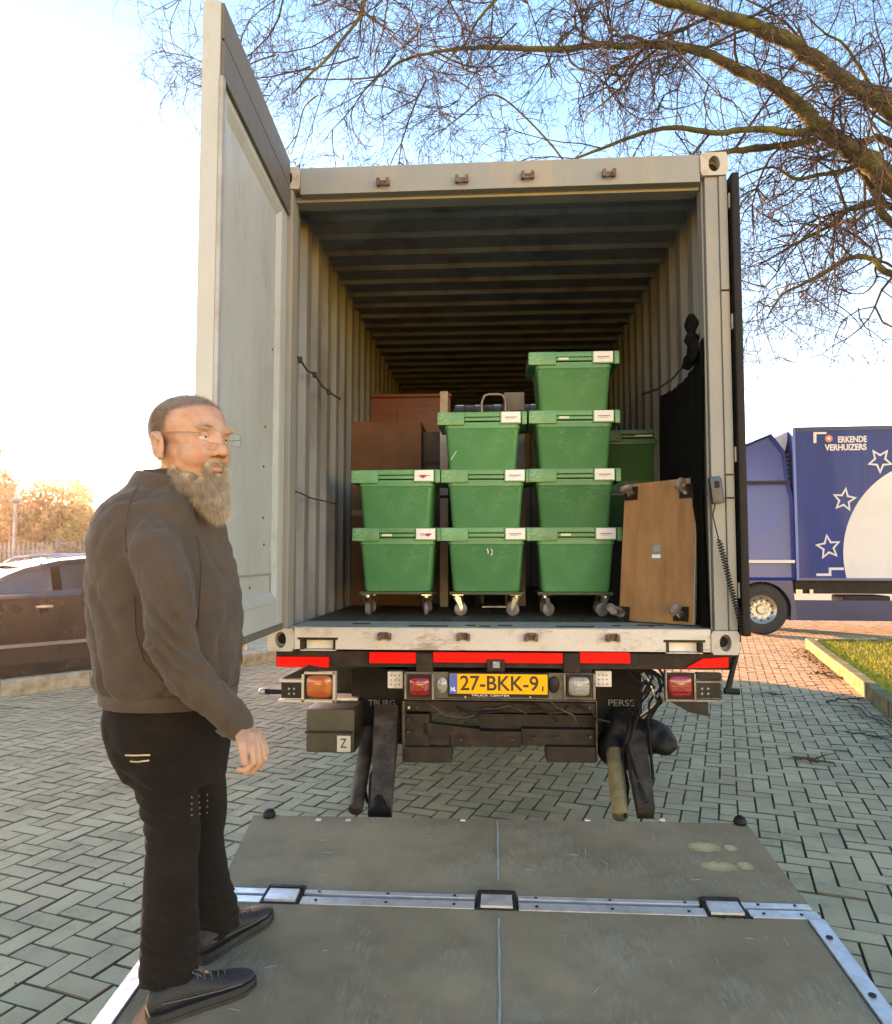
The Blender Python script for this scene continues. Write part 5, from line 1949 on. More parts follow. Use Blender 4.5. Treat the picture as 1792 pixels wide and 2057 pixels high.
M_DOLLY = mat('dolly_frame', (0.03, 0.07, 0.03), 0.6, c2=(0.03, 0.03, 0.02), scale=10)
for (px, lab, spins) in ((794, 'wheeled dolly under the left stack of two green crates', (1.45, 1.7)), (977, 'wheeled dolly under the middle stack of three green crates', (0.3, 2.9)), (1157, 'wheeled dolly under the tallest stack of green crates', (0.5, 3.3))):
    d = empty('crate_dolly', (0, 0, 0), lab, 'dolly', 'dollies under the crate stacks')
    place(d, px, CY0, FLZ)
    MB().box(-0.235, 0.235, 0.03, 0.38, 0.135, 0.153, bev=0.004).build('dolly_frame', M_DOLLY, d)
    for i, x in enumerate((-0.19, 0.19)):
        for j, y in enumerate((0.075, 0.33)):
            caster(d, x, y, 0.135, spin=spins[i] + j * 0.7)

# dark crate behind on the right
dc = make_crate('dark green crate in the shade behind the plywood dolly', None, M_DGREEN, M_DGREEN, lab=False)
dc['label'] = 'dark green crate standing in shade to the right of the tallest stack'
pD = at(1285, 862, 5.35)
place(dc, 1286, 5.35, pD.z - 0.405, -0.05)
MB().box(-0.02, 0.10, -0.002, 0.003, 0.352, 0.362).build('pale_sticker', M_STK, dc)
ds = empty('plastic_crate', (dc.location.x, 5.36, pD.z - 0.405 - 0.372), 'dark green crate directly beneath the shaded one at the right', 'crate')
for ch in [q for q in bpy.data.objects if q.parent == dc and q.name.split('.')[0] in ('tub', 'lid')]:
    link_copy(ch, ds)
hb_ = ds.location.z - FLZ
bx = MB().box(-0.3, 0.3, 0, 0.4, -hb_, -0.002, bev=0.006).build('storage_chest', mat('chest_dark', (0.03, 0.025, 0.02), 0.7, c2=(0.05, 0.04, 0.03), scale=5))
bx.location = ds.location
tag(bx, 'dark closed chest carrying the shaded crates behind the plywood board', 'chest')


def cargo_box(a, b, c, d, Y, dep, name, m, label, cat, bev=0.01, z0=None):
    p, q = at(a, b, Y), at(c, d, Y)
    z0 = FLZ if z0 is None else z0
    o = empty(name, ((p.x + q.x) / 2, Y, z0), label, cat)
    w = (q.x - p.x) / 2
    MB().box(-w, w, 0, dep, 0.0, p.z - z0, bev=bev).build('carcass', m, o)
    return o, w, p.z - z0


o, w, h = cargo_box(688, 800, 905, 940, 6.6, 0.55, 'wooden_cabinet', M_WOOD, 'red brown wooden cabinet at the left deep inside the container', 'cabinet')
MB().box(-w - 0.01, w + 0.01, -0.02, 0.56, h + 0.001, h + 0.03, bev=0.005).build('cabinet_top', M_WOOD, o)
for s_ in (-1, 1):
    dd = MB().box(0.008 if s_ > 0 else -w + 0.02, w - 0.02 if s_ > 0 else -0.008, -0.018, -0.001, 0.06, h - 0.08, bev=0.004).build('cabinet_door', M_WOOD, o)
    MB().cyl((s_ * 0.05, -0.05, h * 0.55), (s_ * 0.05, -0.019, h * 0.55), 0.012, n=10).build('knob', M_GRIME, dd)
o, w, h = cargo_box(700, 848, 846, 940, 5.7, 0.5, 'moving_box', M_CARD, 'tall brown cardboard box standing behind the left crate stack', 'box', bev=0.006)
MB().box(-w * 0.98, w * 0.98, -0.003, -0.0005, h * 0.5 - 0.02, h * 0.5 + 0.02).build('box_tape', mat('brown_tape', (0.22, 0.12, 0.06), 0.4), o)
MB().box(-w, w, 0.24, 0.26, h + 0.0005, h + 0.003).build('box_flap_gap', M_GRIME, o)
o, w, h = cargo_box(848, 866, 905, 940, 5.9, 0.4, 'padded_roll', mat('grey_felt', (0.09, 0.075, 0.065), 0.9, c2=(0.06, 0.05, 0.045), scale=9, bump=0.4), 'dull grey wrapped piece between the cardboard box and the middle stack', 'wrapped furniture', bev=0.04)
MB().box(-w - 0.004, w + 0.004, -0.006, 0.41, h * 0.8, h * 0.8 + 0.03).build('wrapping_band', M_CORD, o)
# sack trolley and pale stack behind the middle crates
tp = at(990, 1123, 5.55)
ty = empty('sack_trolley', (tp.x, 5.55, FLZ), 'sack trolley whose white looped handle shows above the middle stack', 'trolley')
za, zb = at(990, 792, 5.55).z - FLZ, 0.03
x0_, x1_ = at(968, 800, 5.55).x - tp.x, at(1016, 800, 5.55).x - tp.x
M_PIPE = mat('pale_pipe', (0.38, 0.35, 0.33), 0.4, metal=0.3)
MB().tube([(x0_, 0, zb), (x0_, 0, za - 0.06), (x0_ + 0.02, 0, za - 0.01), (x0_ + 0.05, 0, za), (x1_ - 0.05, 0, za), (x1_ - 0.02, 0, za - 0.01), (x1_, 0, za - 0.06), (x1_, 0, zb)], 0.010, n=8).build('tube_frame', M_PIPE, ty, smooth=True)
MB().box(x0_, x1_, -0.18, 0.0, 0.01, 0.02).build('toe_plate', M_STEEL, ty)
for x in (x0_ - 0.03, x1_ + 0.03):
    MB().cyl((x - 0.02, 0.04, 0.09), (x + 0.02, 0.04, 0.09), 0.09, n=20).build('wheel', M_TYRE, ty, smooth=35)
o, w, h = cargo_box(1012, 788, 1054, 850, 5.7, 0.3, 'pale_carton', mat('pale_carton', (0.33, 0.29, 0.26), 0.7, c2=(0.25, 0.2, 0.18), scale=7), 'pale carton showing just left of the tallest crate stack', 'box')
MB().box(-w * 0.4, w * 0.8, -0.003, -0.0005, h - 0.16, h - 0.145).build('carton_seam', M_GRIME, o)
o, w, h = cargo_box(884, 786, 900, 850, 5.6, 0.05, 'upright_board', mat('pale_board', (0.42, 0.36, 0.32), 0.6, c2=(0.3, 0.25, 0.2), scale=8), 'narrow pale board standing upright behind the middle stack', 'board', bev=0.003)
MB().box(-w - 0.002, w + 0.002, -0.003, 0.0535, h * 0.5, h * 0.5 + 0.02).build('board_band', M_GRIME, o)

# plywood dolly stood on edge
pe = empty('plywood_dolly', at(1317, 1123, 4.28) * 1.0, 'plywood platform dolly stood on edge at the right, casters towards the door', 'dolly')
pe.location.z = FLZ + 0.004
A, B = at(1243, 1236, 4.36), at(1392, 1243, 4.06)
C_, D_ = at(1398, 958, 4.12), at(1256, 974, 4.42)
A.z = B.z = FLZ + 0.006
n_ = (B - A).cross(D_ - A).normalized()
C_ = C_ - n_ * (C_ - A).dot(n_)
if n_.y > 0:
    n_ = -n_
th = 0.02
mb = MB()
vs = [p - pe.location for p in (A, B, C_, D_)] + [p - n_ * th - pe.location for p in (A, B, C_, D_)]
mb.add(vs, [(0, 1, 2, 3), (7, 6, 5, 4), (0, 4, 5, 1), (1, 5, 6, 2), (2, 6, 7, 3), (3, 7, 4, 0)])
mb.build('plywood_board', M_PLY, pe)
mb = MB()
mb.add([p - pe.location for p in (B + n_ * 0.001, B - n_ * th, C_ - n_ * th, C_ + n_ * 0.001, B + Vector((0.006, 0, 0)), B - n_ * th + Vector((0.006, 0, 0)), C_ - n_ * th + Vector((0.006, 0, 0)), C_ + Vector((0.006, 0, 0)))],
       [(4, 5, 6, 7), (0, 3, 7, 4), (1, 2, 6, 5), (2, 3, 7, 6), (0, 1, 5, 4)])
mb.build('board_edge', mat('ply_edge', (0.36, 0.33, 0.26), 0.7), pe)
ex_, ez_ = (B - A).normalized(), (D_ - A).normalized()
for (u, v, sp) in ((0.1, 0.93, 0.4), (0.87, 0.92, 1.2), (0.06, 0.05, 2.2), (0.85, 0.07, 0.9)):
    c = A + (B - A) * u + (D_ - A) * v
    Mx = Matrix((ex_.to_4d(), ez_.to_4d(), n_.to_4d(), (0, 0, 0, 1))).transposed()
    Mx = Matrix.Translation(c - pe.location + n_ * 0.0) @ Matrix(((ex_.x, ez_.x, -n_.x, 0), (ex_.y, ez_.y, -n_.y, 0), (ex_.z, ez_.z, -n_.z, 0), (0, 0, 0, 1)))
    cc = caster(pe, 0, 0, 0, r=0.036, spin=sp)
    cc.matrix_local = Mx @ cc.matrix_local
    bm_ = Mx
    mm = MB().box(-0.045, 0.045, -0.04, 0.04, -0.0075, -0.0062, M=Mx)
    mm.build('caster_plate', M_BLK, pe)
c = A + (B - A) * 0.49 + (D_ - A) * 0.5 + n_ * 0.002
Mx = Matrix.Translation(c - pe.location) @ Matrix(((ex_.x, ez_.x, n_.x, 0), (ex_.y, ez_.y, n_.y, 0), (ex_.z, ez_.z, n_.z, 0), (0, 0, 0, 1)))
st_ = MB().box(-0.032, 0.032, -0.045, 0.045, 0, 0.0012, M=Mx).build('sticker', mat('sticker_grey', (0.20, 0.19, 0.14), 0.5), pe)
MB().box(-0.026, 0.026, -0.038, -0.018, 0.0014, 0.002, M=Mx).build('sticker_print', M_WHITE, st_)
MB().box(-0.018, 0.020, 0.0, 0.034, 0.0014, 0.002, M=Mx).build('sticker_print', M_PRINT, st_)

# black moving blanket hung along the right wall
mb = MB()
ny_, nz_ = 46, 24
vs = []
for o_, sgn in ((0.0, 1), (0.014, 1)):
    for j in range(nz_ + 1):
        for i in range(ny_ + 1):
            u, v = i / ny_, j / nz_
            y = 3.90 + u * 1.0
            zt = 2.72 - 0.09 * min(1, u * 4) - 0.04 * sin(u * pi)
            z = zt + (FLZ + 0.01 - zt) * v
            fold = 0.010 * sin(u * 26 + 1.2 * sin(v * 3)) * (0.35 + v) + 0.006 * sin(u * 51 + v * 4)
            vs.append((1.108 - fold + o_ * 0.6 - 0.01 * v, y + 0.02 * sin(v * 4) * v, z))
N_ = (ny_ + 1) * (nz_ + 1)
fs = [(j * (ny_ + 1) + i, j * (ny_ + 1) + i + 1, (j + 1) * (ny_ + 1) + i + 1, (j + 1) * (ny_ + 1) + i) for j in range(nz_) for i in range(ny_)]
fs += [tuple(q + N_ for q in f) for f in fs]
mb.add(vs, fs)
M_BLANK = mat('black_blanket', (0.004, 0.004, 0.004), 0.95, c2=(0.007, 0.007, 0.007), scale=9, bump=0.3, bscale=90, spec=0.1)
bl = mb.build('moving_blanket', M_BLANK, smooth=True, fix=False)
tag(bl, 'black moving blanket hanging in folds along the right container wall', 'blanket')
mb = MB()
for (x, y, Y, a, b, c) in ((1407, 650, 4.02, 0.035, 0.05, 0.055), (1402, 682, 4.03, 0.04, 0.05, 0.035), (1412, 700, 4.0, 0.03, 0.05, 0.08), (1398, 728, 4.1, 0.03, 0.08, 0.04)):
    p = at(x, y, Y)
    mb.ell((min(p.x, 1.08), p.y, p.z), (a, b, c))
cm = evaluated(mb, 0.009, 2)
P = co_get(cm)
P += nor_get(cm) * (vnoise(P, 30, 4) * 0.008)[:, None]
co_set(cm, P)
o = obj_from(cm, 'strap_bundle', M_BLANK)
tag(o, 'knotted bundle of black straps hung on a hook above the blanket', 'straps')

# pendant control with coiled cable at the right post
hp = at(1437, 985, 3.825)
hs_ = empty('pendant_control', (hp.x, hp.y, hp.z), 'blue black hand control hung at the right container post on a coiled cable', 'remote control')
hs_.location = hp
MB().box(-0.028, 0.028, -0.03, 0.015, -0.07, 0.07, M=Matrix.Rotation(R(-6), 4, 'Y'), bev=0.012).build('handset', mat('handset_blue', (0.012, 0.04, 0.06), 0.35, c2=(0.01, 0.015, 0.02), scale=14), hs_, smooth=35)
MB().box(-0.012, 0.012, -0.034, -0.0305, 0.01, 0.045, bev=0.001).build('button', M_RUB, hs_)
MB().box(0.006, 0.03, -0.028, 0.012, -0.068, 0.06, M=Matrix.Rotation(R(-6), 4, 'Y'), bev=0.004).build('handset_back', M_RUB, hs_)
path = [at(x_, y_, 3.825) for x_, y_ in ((1437, 1012), (1432, 1035), (1438, 1060), (1443, 1080), (1451, 1110), (1460, 1145), (1470, 1185), (1480, 1222), (1489, 1252), (1487, 1290))]
cum = [0]
for i in range(1, len(path)):
    cum.append(cum[-1] + (path[i] - path[i - 1]).length)
pts = []
NN = 620
for k in range(NN):
    s_ = cum[-1] * k / (NN - 1)
    i = max(j for j in range(len(cum)) if cum[j] <= s_ + 1e-9)
    i = min(i, len(path) - 2)
    p = path[i].lerp(path[i + 1], (s_ - cum[i]) / (cum[i + 1] - cum[i]))
    f = s_ / cum[-1]
    amp = 0.013 if 0.26 < f < 0.9 else 0.0
    amp *= min(1, max(0, (f - 0.24) * 20)) * min(1, max(0, (0.92 - f) * 20))
    a = k * 2 * pi / 13
    pts.append(p - hp + Vector((cos(a), sin(a), 0)) * amp)
MB().tube(pts, 0.0032, n=5).build('coiled_cable', M_RUB, hs_, smooth=True)

# ================================================================== THE MAN
M_SKIN = mat('skin', (0.47, 0.26, 0.175), 0.55, c2=(0.42, 0.185, 0.12), scale=26, amount=0.5, bump=0.15, bscale=240, sss=0.06, spec=0.3)
M_HAIR = mat('cropped_hair', (0.30, 0.25, 0.21), 0.8, c2=(0.13, 0.10, 0.08), scale=60, amount=0.5, bump=0.6, bscale=300)
M_BEARD = mat('beard_hair', (0.40, 0.31, 0.22), 0.55, c2=(0.20, 0.135, 0.09), scale=30, amount=0.5, spec=0.3)
M_JACK = mat('jacket_cloth', (0.070, 0.049, 0.036), 0.85, c2=(0.054, 0.039, 0.030), scale=9, amount=0.5, bump=0.35, bscale=420, sheen=0.12, spec=0.2)
M_TROU = mat('work_trousers', (0.010, 0.0065, 0.005), 0.9, c2=(0.016, 0.011, 0.008), scale=9, bump=0.35, bscale=380, sheen=0.03, spec=0.15)
M_SHOE = mat('shoe_dark', (0.014, 0.013, 0.012), 0.65, c2=(0.028, 0.025, 0.022), scale=18, bump=0.35, bscale=160)
M_SOLE = mat('shoe_sole', (0.018, 0.017, 0.015), 0.7, c2=(0.035, 0.033, 0.03), scale=12)
MY = 2.30
man = empty('person', (-0.93, 2.32, lift_z(2.32)), 'bearded man in a grey brown jacket and dark work trousers, hand hanging, looking aside', 'person')
UH = Vector((RT.x, RT.y, 0)).normalized()
WH = Vector((-UH.y, UH.x, 0))


def oval(px0, px1, py, Y, rw, n=28, p=2.3, tilt=0.0):
    """horizontal section of a garment: silhouette edges px0..px1 at height py, half depth rw"""
    a, b = at(px0, py, Y), at(px1, py, Y)
    c = (a + b) / 2
    ru = (b - a).length / 2
    out = []
    for k in range(n):
        t = 2 * pi * k / n
        cu, su = cos(t), sin(t)
        x = math.copysign(abs(cu) ** (2 / p), cu) * ru
        y = math.copysign(abs(su) ** (2 / p), su) * rw
        out.append(c + UH * x + WH * y + Vector((0, 0, tilt * x)))
    return out


def limb(mb, pts, n=16):
    """pts: (px, py, Y, radius m)"""
    mb.tube([at(a, b, Y) for a, b, Y, r in pts], [r for a, b, Y, r in pts], n=n)
    for a, b, Y, r in (pts[0], pts[-1]):
        mb.ell(at(a, b, Y), (r, r, r), nu=12, nv=8)


torso = [(1402, 224, 462, 0.19), (1385, 214, 470, 0.20), (1362, 207, 474, 0.215), (1330, 207, 478, 0.22), (1290, 200, 480, 0.225), (1240, 191, 480, 0.23), (1190, 184, 477, 0.235), (1140, 183, 468, 0.24),
         (1095, 187, 452, 0.24), (1050, 200, 438, 0.232), (1015, 218, 426, 0.215), (990, 238, 418, 0.18), (968, 262, 412, 0.13), (948, 284, 408, 0.095)]
arm_r = [(300, 1062, 2.16, 0.078), (312, 1110, 2.10, 0.086), (330, 1170, 2.07, 0.088), (338, 1235, 2.06, 0.082), (343, 1290, 2.06, 0.078), (372, 1345, 2.07, 0.074), (415, 1392, 2.09, 0.068), (452, 1430, 2.11, 0.060), (470, 1449, 2.12, 0.055)]
arm_l = [(395, 1060, 2.46, 0.075), (425, 1120, 2.52, 0.080), (440, 1200, 2.55, 0.078), (450, 1280, 2.56, 0.076), (455, 1330, 2.55, 0.072), (448, 1372, 2.52, 0.062), (435, 1400, 2.50, 0.052)]
# ---- head frame
HP = R(-29)
HS = 1.215
HC = at(384, 892, 2.30)
HM = Matrix.Translation(HC) @ Matrix.Rotation(HP, 4, 'Z') @ Matrix.Rotation(R(3), 4, 'Y') @ Matrix.Diagonal((HS * 1.16, HS * 1.10, HS, 1))
body = MB()
E_ = lambda c, r, M=HM, **k: body.ell(c, r, M, **k)
E_((-0.014, 0, 0.045), (0.100, 0.077, 0.083), nu=32, nv=20)
E_((0.028, 0, 0.018), (0.070, 0.064, 0.078), nu=28, nv=18)
E_((0.026, 0, -0.052), (0.062, 0.057, 0.062), nu=24, nv=16)
E_((-0.005, 0, -0.03), (0.07, 0.066, 0.06), nu=24, nv=16)
E_((0.062, 0, -0.098), (0.030, 0.032, 0.024))
E_((0.093, 0, 0.006), (0.013, 0.010, 0.032))
E_((0.103, 0, -0.020), (0.018, 0.0125, 0.018))
E_((0.108, 0, -0.027), (0.015, 0.013, 0.011))
for s_ in (-1, 1):
    E_((0.096, s_ * 0.013, -0.030), (0.013, 0.009, 0.009))
    E_((0.080, s_ * 0.028, 0.034), (0.016, 0.024, 0.010))
    E_((0.048, s_ * 0.030, -0.030), (0.044, 0.033, 0.044), nu=24, nv=16)
    em = HM @ Matrix.Translation((-0.012, s_ * 0.079, -0.012)) @ Matrix.Rotation(R(-12), 4, 'Y') @ Matrix.Rotation(R(s_ * 20), 4, 'Z')
    body.ell((0, 0, 0), (0.024, 0.008, 0.036), em)
    for k in range(10):
        a = R(-70 + k * 25)
        body.ell((-0.002 - 0.017 * sin(a + 0.3) * -1 * -1, s_ * 0.006, 0.030 * cos(a)), (0.007, 0.008, 0.008), em, nu=8, nv=6)
    body.ell((0.004, s_ * 0.002, -0.030), (0.010, 0.008, 0.012), em)
E_((0.088, 0, -0.060), (0.014, 0.025, 0.007))
E_((0.086, 0, -0.071), (0.013, 0.022, 0.007))
nk0, nk1 = HM @ Vector((-0.02, 0, -0.05)), at(352, 1010, 2.31)
body.tube([nk0, nk0.lerp(nk1, 0.5), nk1], [0.070, 0.070, 0.085], n=20)
body.rings([[c.lerp(sum(r_, Vector()) / len(r_), 0.36) for c in r_] for r_ in [oval(a, b, py, 2.32, rw) for (py, a, b, rw) in torso]])
limb(body, [(a, b, Y, r * 0.42) for a, b, Y, r in arm_r] + [(478, 1458, 2.12, 0.030), (487, 1466, 2.115, 0.028)])
limb(body, [(a, b, Y, r * 0.42) for a, b, Y, r in arm_l] + [(425, 1425, 2.48, 0.03), (415, 1450, 2.46, 0.035)])
leg_n = [(1470, 322, 2.26, 0.125), (1530, 328, 2.25, 0.112), (1590, 338, 2.235, 0.094), (1650, 344, 2.225, 0.084), (1710, 346, 2.215, 0.082), (1780, 342, 2.21, 0.082), (1850, 338, 2.20, 0.084), (1920, 337, 2.19, 0.085), (1962, 338, 2.185, 0.086)]
leg_f = [(1470, 370, 2.40, 0.125), (1530, 385, 2.42, 0.108), (1590, 398, 2.44, 0.095), (1650, 402, 2.455, 0.086), (1710, 402, 2.46, 0.082), (1770, 410, 2.47, 0.082), (1820, 422, 2.48, 0.084), (1868, 430, 2.48, 0.086)]
for lg in (leg_n, leg_f):
    limb(body, [(cx, py, Y, r * 0.55) for py, cx, Y, r in lg])
# ---- right hand, fingers curled
H_ = lambda a, b, Y: at(a, b, Y)
wr = (484, 1462, 2.115)
kn = [((506, 1506, 2.065), 0.0115), ((517, 1507, 2.087), 0.0118), ((525, 1502, 2.109), 0.0112), ((529, 1494, 2.130), 0.0100)]
for (k, r) in kn:
    body.tube([H_(*wr), H_((wr[0] + k[0]) / 2 + 7, (wr[1] + k[1]) / 2 - 3, (wr[2] + k[2]) / 2), H_(*k)], [0.021, 0.0175, r + 0.0015], n=12)
fing = [[(506, 1506, 2.065), (508, 1532, 2.062), (494, 1547, 2.064), (480, 1546, 2.068)],
        [(517, 1507, 2.087), (521, 1532, 2.086), (507, 1549, 2.088), (492, 1551, 2.090)],
        [(525, 1502, 2.109), (531, 1524, 2.110), (519, 1541, 2.112), (505, 1543, 2.112)],
        [(529, 1494, 2.130), (536, 1512, 2.132), (527, 1528, 2.134), (515, 1532, 2.134)]]
for f_, (k, r) in zip(fing, kn):
    rs_ = [r, r * 0.93, r * 0.85, r * 0.74]
    body.tube([H_(*q) for q in f_], rs_, n=12)
    for q, rr2 in zip(f_, rs_):
        body.ell(H_(*q), (rr2, rr2, rr2), nu=12, nv=8)
th_ = [(485, 1476, 2.085), (487, 1496, 2.052), (489, 1516, 2.040), (491, 1533, 2.038)]
rs_ = [0.019, 0.0135, 0.0115, 0.0095]
body.tube([H_(*q) for q in th_], rs_, n=12)
for q, rr2 in zip(th_, rs_):
    body.ell(H_(*q), (rr2, rr2, rr2), nu=12, nv=8)
bme = evaluated(body, 0.0036, 2, 0.5)
P = co_get(bme)
HMI = np.array(HM.inverted())
Pl = P @ HMI[:3, :3].T + HMI[:3, 3]
# relax the head so that no building solid shows
hmask = (np.abs(Pl[:, 0]) < 0.135) & (np.abs(Pl[:, 1]) < 0.074) & (Pl[:, 2] > -0.13) & (Pl[:, 2] < 0.14)
ne = np.empty(len(bme.edges) * 2, dtype=int)
bme.edges.foreach_get('vertices', ne)
ne = ne.reshape(-1, 2)
keep_ = hmask[ne[:, 0]] & hmask[ne[:, 1]]
ne = ne[keep_]
deg = np.zeros(len(P))
np.add.at(deg, ne[:, 0], 1)
np.add.at(deg, ne[:, 1], 1)
nose = np.exp(-(((Pl[:, 0] - 0.105) / 0.016) ** 2 + (Pl[:, 1] / 0.018) ** 2 + ((Pl[:, 2] + 0.022) / 0.022) ** 2))
for _ in range(9):
    acc = np.zeros_like(P)
    np.add.at(acc, ne[:, 0], P[ne[:, 1]])
    np.add.at(acc, ne[:, 1], P[ne[:, 0]])
    ok_ = deg > 2
    P[ok_] += (acc[ok_] / deg[ok_][:, None] - P[ok_]) * (0.55 * (1 - 0.8 * nose[ok_]))[:, None]
co_set(bme, P)
Pl = P @ HMI[:3, :3].T + HMI[:3, 3]
Nn = nor_get(bme)


def gdent(c, r, depth):
    d2 = ((Pl - np.array(c)) ** 2 / np.array(r) ** 2).sum(1)
    w = np.exp(-d2)
    P[:] -= Nn * (w * depth)[:, None]


for s_ in (-1, 1):
    gdent((0.088, s_ * 0.030, 0.013), (0.016, 0.017, 0.010), 0.010)
    gdent((0.104, s_ * 0.007, -0.038), (0.006, 0.004, 0.005), 0.006)
    gdent((0.076, s_ * 0.046, -0.038), (0.02, 0.012, 0.02), 0.004)
    gdent((-0.006, s_ * 0.092, -0.012), (0.008, 0.012, 0.016), 0.009)
    gdent((0.05, s_ * 0.060, 0.03), (0.02, 0.012, 0.025), 0.003)
gdent((0.100, 0, -0.0655), (0.014, 0.022, 0.0022), 0.005)
co_set(bme, P)
at_ = bme.attributes.new('hairy', 'FLOAT', 'POINT')
hl = (Pl[:, 2] - 0.078 - 0.40 * (Pl[:, 0] - 0.03)) / 0.014
side = np.clip((0.012 - Pl[:, 0] + 0.25 * (Pl[:, 2] - 0.03)) / 0.03, 0, 1) * np.clip((Pl[:, 2] + 0.055) / 0.02, 0, 1)
ear = np.exp(-(((Pl[:, 0] + 0.010) / 0.024) ** 2 + ((Pl[:, 2] + 0.012) / 0.036) ** 2)) * (np.abs(Pl[:, 1]) > 0.079)
hair_w = np.clip(np.maximum(np.clip(hl, 0, 1) * (Pl[:, 2] > 0.03), side * (np.abs(Pl[:, 1]) > 0) * (Pl[:, 2] > -0.045)) - ear * 2.5, 0, 1)
hair_w *= (np.abs(Pl).max(1) < 0.16)
at_.data.foreach_set('value', hair_w)
bo = obj_from(bme, 'body', M_SKIN, man)
bo.location = -man.location
# skin material: cropped hair colour over the scalp
nt = M_SKIN.node_tree
bs = nt.nodes['Principled BSDF']
src = bs.inputs['Base Color'].links[0].from_socket
an = nt.nodes.new('ShaderNodeAttribute')
an.attribute_name = 'hairy'
mx = nt.nodes.new('ShaderNodeMix')
mx.data_type = 'RGBA'
mu = nt.nodes.new('ShaderNodeMath')
mu.operation = 'MULTIPLY'
mu.inputs[1].default_value = 0.85
nt.links.new(an.outputs['Fac'], mu.inputs[0])
nt.links.new(mu.outputs[0], mx.inputs['Factor'])
nt.links.new(src, mx.inputs['A'])
mx.inputs['B'].default_value = (0.14, 0.105, 0.08, 1)
nt.links.new(mx.outputs['Result'], bs.inputs['Base Color'])


def mput(mb, name, m, smooth=True, parent=None, fix=True):
    o = mb.build(name, m, parent or man, smooth=smooth, fix=fix)
    if parent is None:
        o.location = -man.location
    return o


# cropped hair strands
rh = np.random.default_rng(4)
hv = np.where(hair_w > 0.45)[0]
sel = rh.choice(hv, 22000)
mb = MB()
for i in sel:
    p = Vector(P[i])
    n = Vector(Nn[i])
    l = (n * 0.7 + HM.to_3x3() @ Vector((-0.35, 0, -0.55)) * 0.9 + Vector(rh.normal(0, 0.25, 3))).normalized() * rh.uniform(0.008, 0.018)
    p = p + Vector(rh.normal(0, 0.0015, 3))
    s_ = n.orthogonal().normalized() * 0.0005
    mb.add([p - s_, p + s_, p + l], [(0, 1, 2)])
mput(mb, 'hair', M_HAIR, fix=False)
# beard: core + strands
bd = MB()
BK = 0.82
for (c, r) in (((0.058, 0, -0.108), (0.048, 0.054, 0.034)), ((0.076, 0, -0.130), (0.038, 0.044, 0.040)), ((0.092, 0, -0.150), (0.030, 0.034, 0.034)), ((0.102, 0, -0.166), (0.022, 0.026, 0.026)),
               ((0.038, 0.044, -0.098), (0.036, 0.022, 0.027)), ((0.038, -0.044, -0.098), (0.036, 0.022, 0.027)), ((0.010, -0.055, -0.080), (0.022, 0.010, 0.022)), ((0.010, 0.055, -0.080), (0.022, 0.010, 0.022)),
               ((0.098, 0, -0.052), (0.011, 0.026, 0.007)), ((0.088, 0.026, -0.068), (0.013, 0.010, 0.020)), ((0.088, -0.026, -0.068), (0.013, 0.010, 0.020)), ((0.088, 0, -0.088), (0.016, 0.024, 0.014))):
    bd.ell(c, tuple(q * BK for q in r), HM)
bm2 = evaluated(bd, 0.006, 2)
PB, NB = co_get(bm2).copy(), nor_get(bm2).copy()
PB2 = PB + NB * (vnoise(PB, 70, 3) * 0.004)[:, None]
co_set(bm2, PB2)
br = obj_from(bm2, 'beard', M_BEARD, man)
br.location = -man.location
mb = MB()
for i in rh.choice(len(PB), 12000):
    p = Vector(PB[i])
    n = Vector(NB[i])
    pl_z = (HMI[:3, :3] @ PB[i] + HMI[:3, 3])[2]
    d = (n * 0.32 + Vector((0, 0, -1)) + HM.to_3x3() @ Vector((0.25, 0, 0)) / HS + Vector(rh.normal(0, 0.30, 3))).normalized()
    L2 = rh.uniform(0.016, 0.044) * (0.5 if pl_z > -0.08 else 1.0) * (0.6 if pl_z > -0.062 else 1)
    s_ = d.orthogonal().normalized() * 0.0007
    c = Vector(rh.normal(0, 0.15, 3)) * L2
    mb.add([p - s_, p + s_, p + d * L2 * 0.5 + c * 0.5 + s_ * 0.7, p + d * L2 * 0.5 + c * 0.5 - s_ * 0.7, p + d * L2 + c], [(0, 1, 2, 3), (3, 2, 4)])
mb.build('beard_hair', M_BEARD, br, fix=False)
# eyes, brows, glasses
for s_ in (-1, 1):
    e = mput(MB().ell((0.0745, s_ * 0.030, 0.012), (0.0125, 0.0125, 0.0125), HM), 'eye', mat('eye_white', (0.6, 0.55, 0.5), 0.2))
    MB().ell((0.0855, s_ * 0.030 - 0.001, 0.012), (0.0022, 0.005, 0.005), HM, nu=12, nv=8).build('iris', mat('iris', (0.05, 0.04, 0.03), 0.15), e)
    lid = MB().ell((0.0755, s_ * 0.030, 0.0165), (0.0135, 0.0145, 0.0105), HM)
    lid.build('eyelid', M_SKIN, e, smooth=True)
    mb = MB()
    for k in range(130):
        u = rh.uniform(-1, 1)
        b = Vector((0.094 - 0.018 * max(0, u) ** 2 - 0.003 * abs(u), s_ * (0.031 + 0.020 * u), 0.034 + 0.004 * (1 - abs(u)) + rh.normal(0, 0.0018)))
        d = Vector((0.3, s_ * 0.9, 0.1)) + Vector(rh.normal(0, 0.3, 3))
        p, q = HM @ b, HM @ (b + d.normalized() * 0.011)
        w = Vector((0, 0, 0.0006))
        mb.add([p - w, p + w, q], [(0, 1, 2)])
    mput(mb, 'eyebrow', M_BEARD, fix=False)
gl = MB()
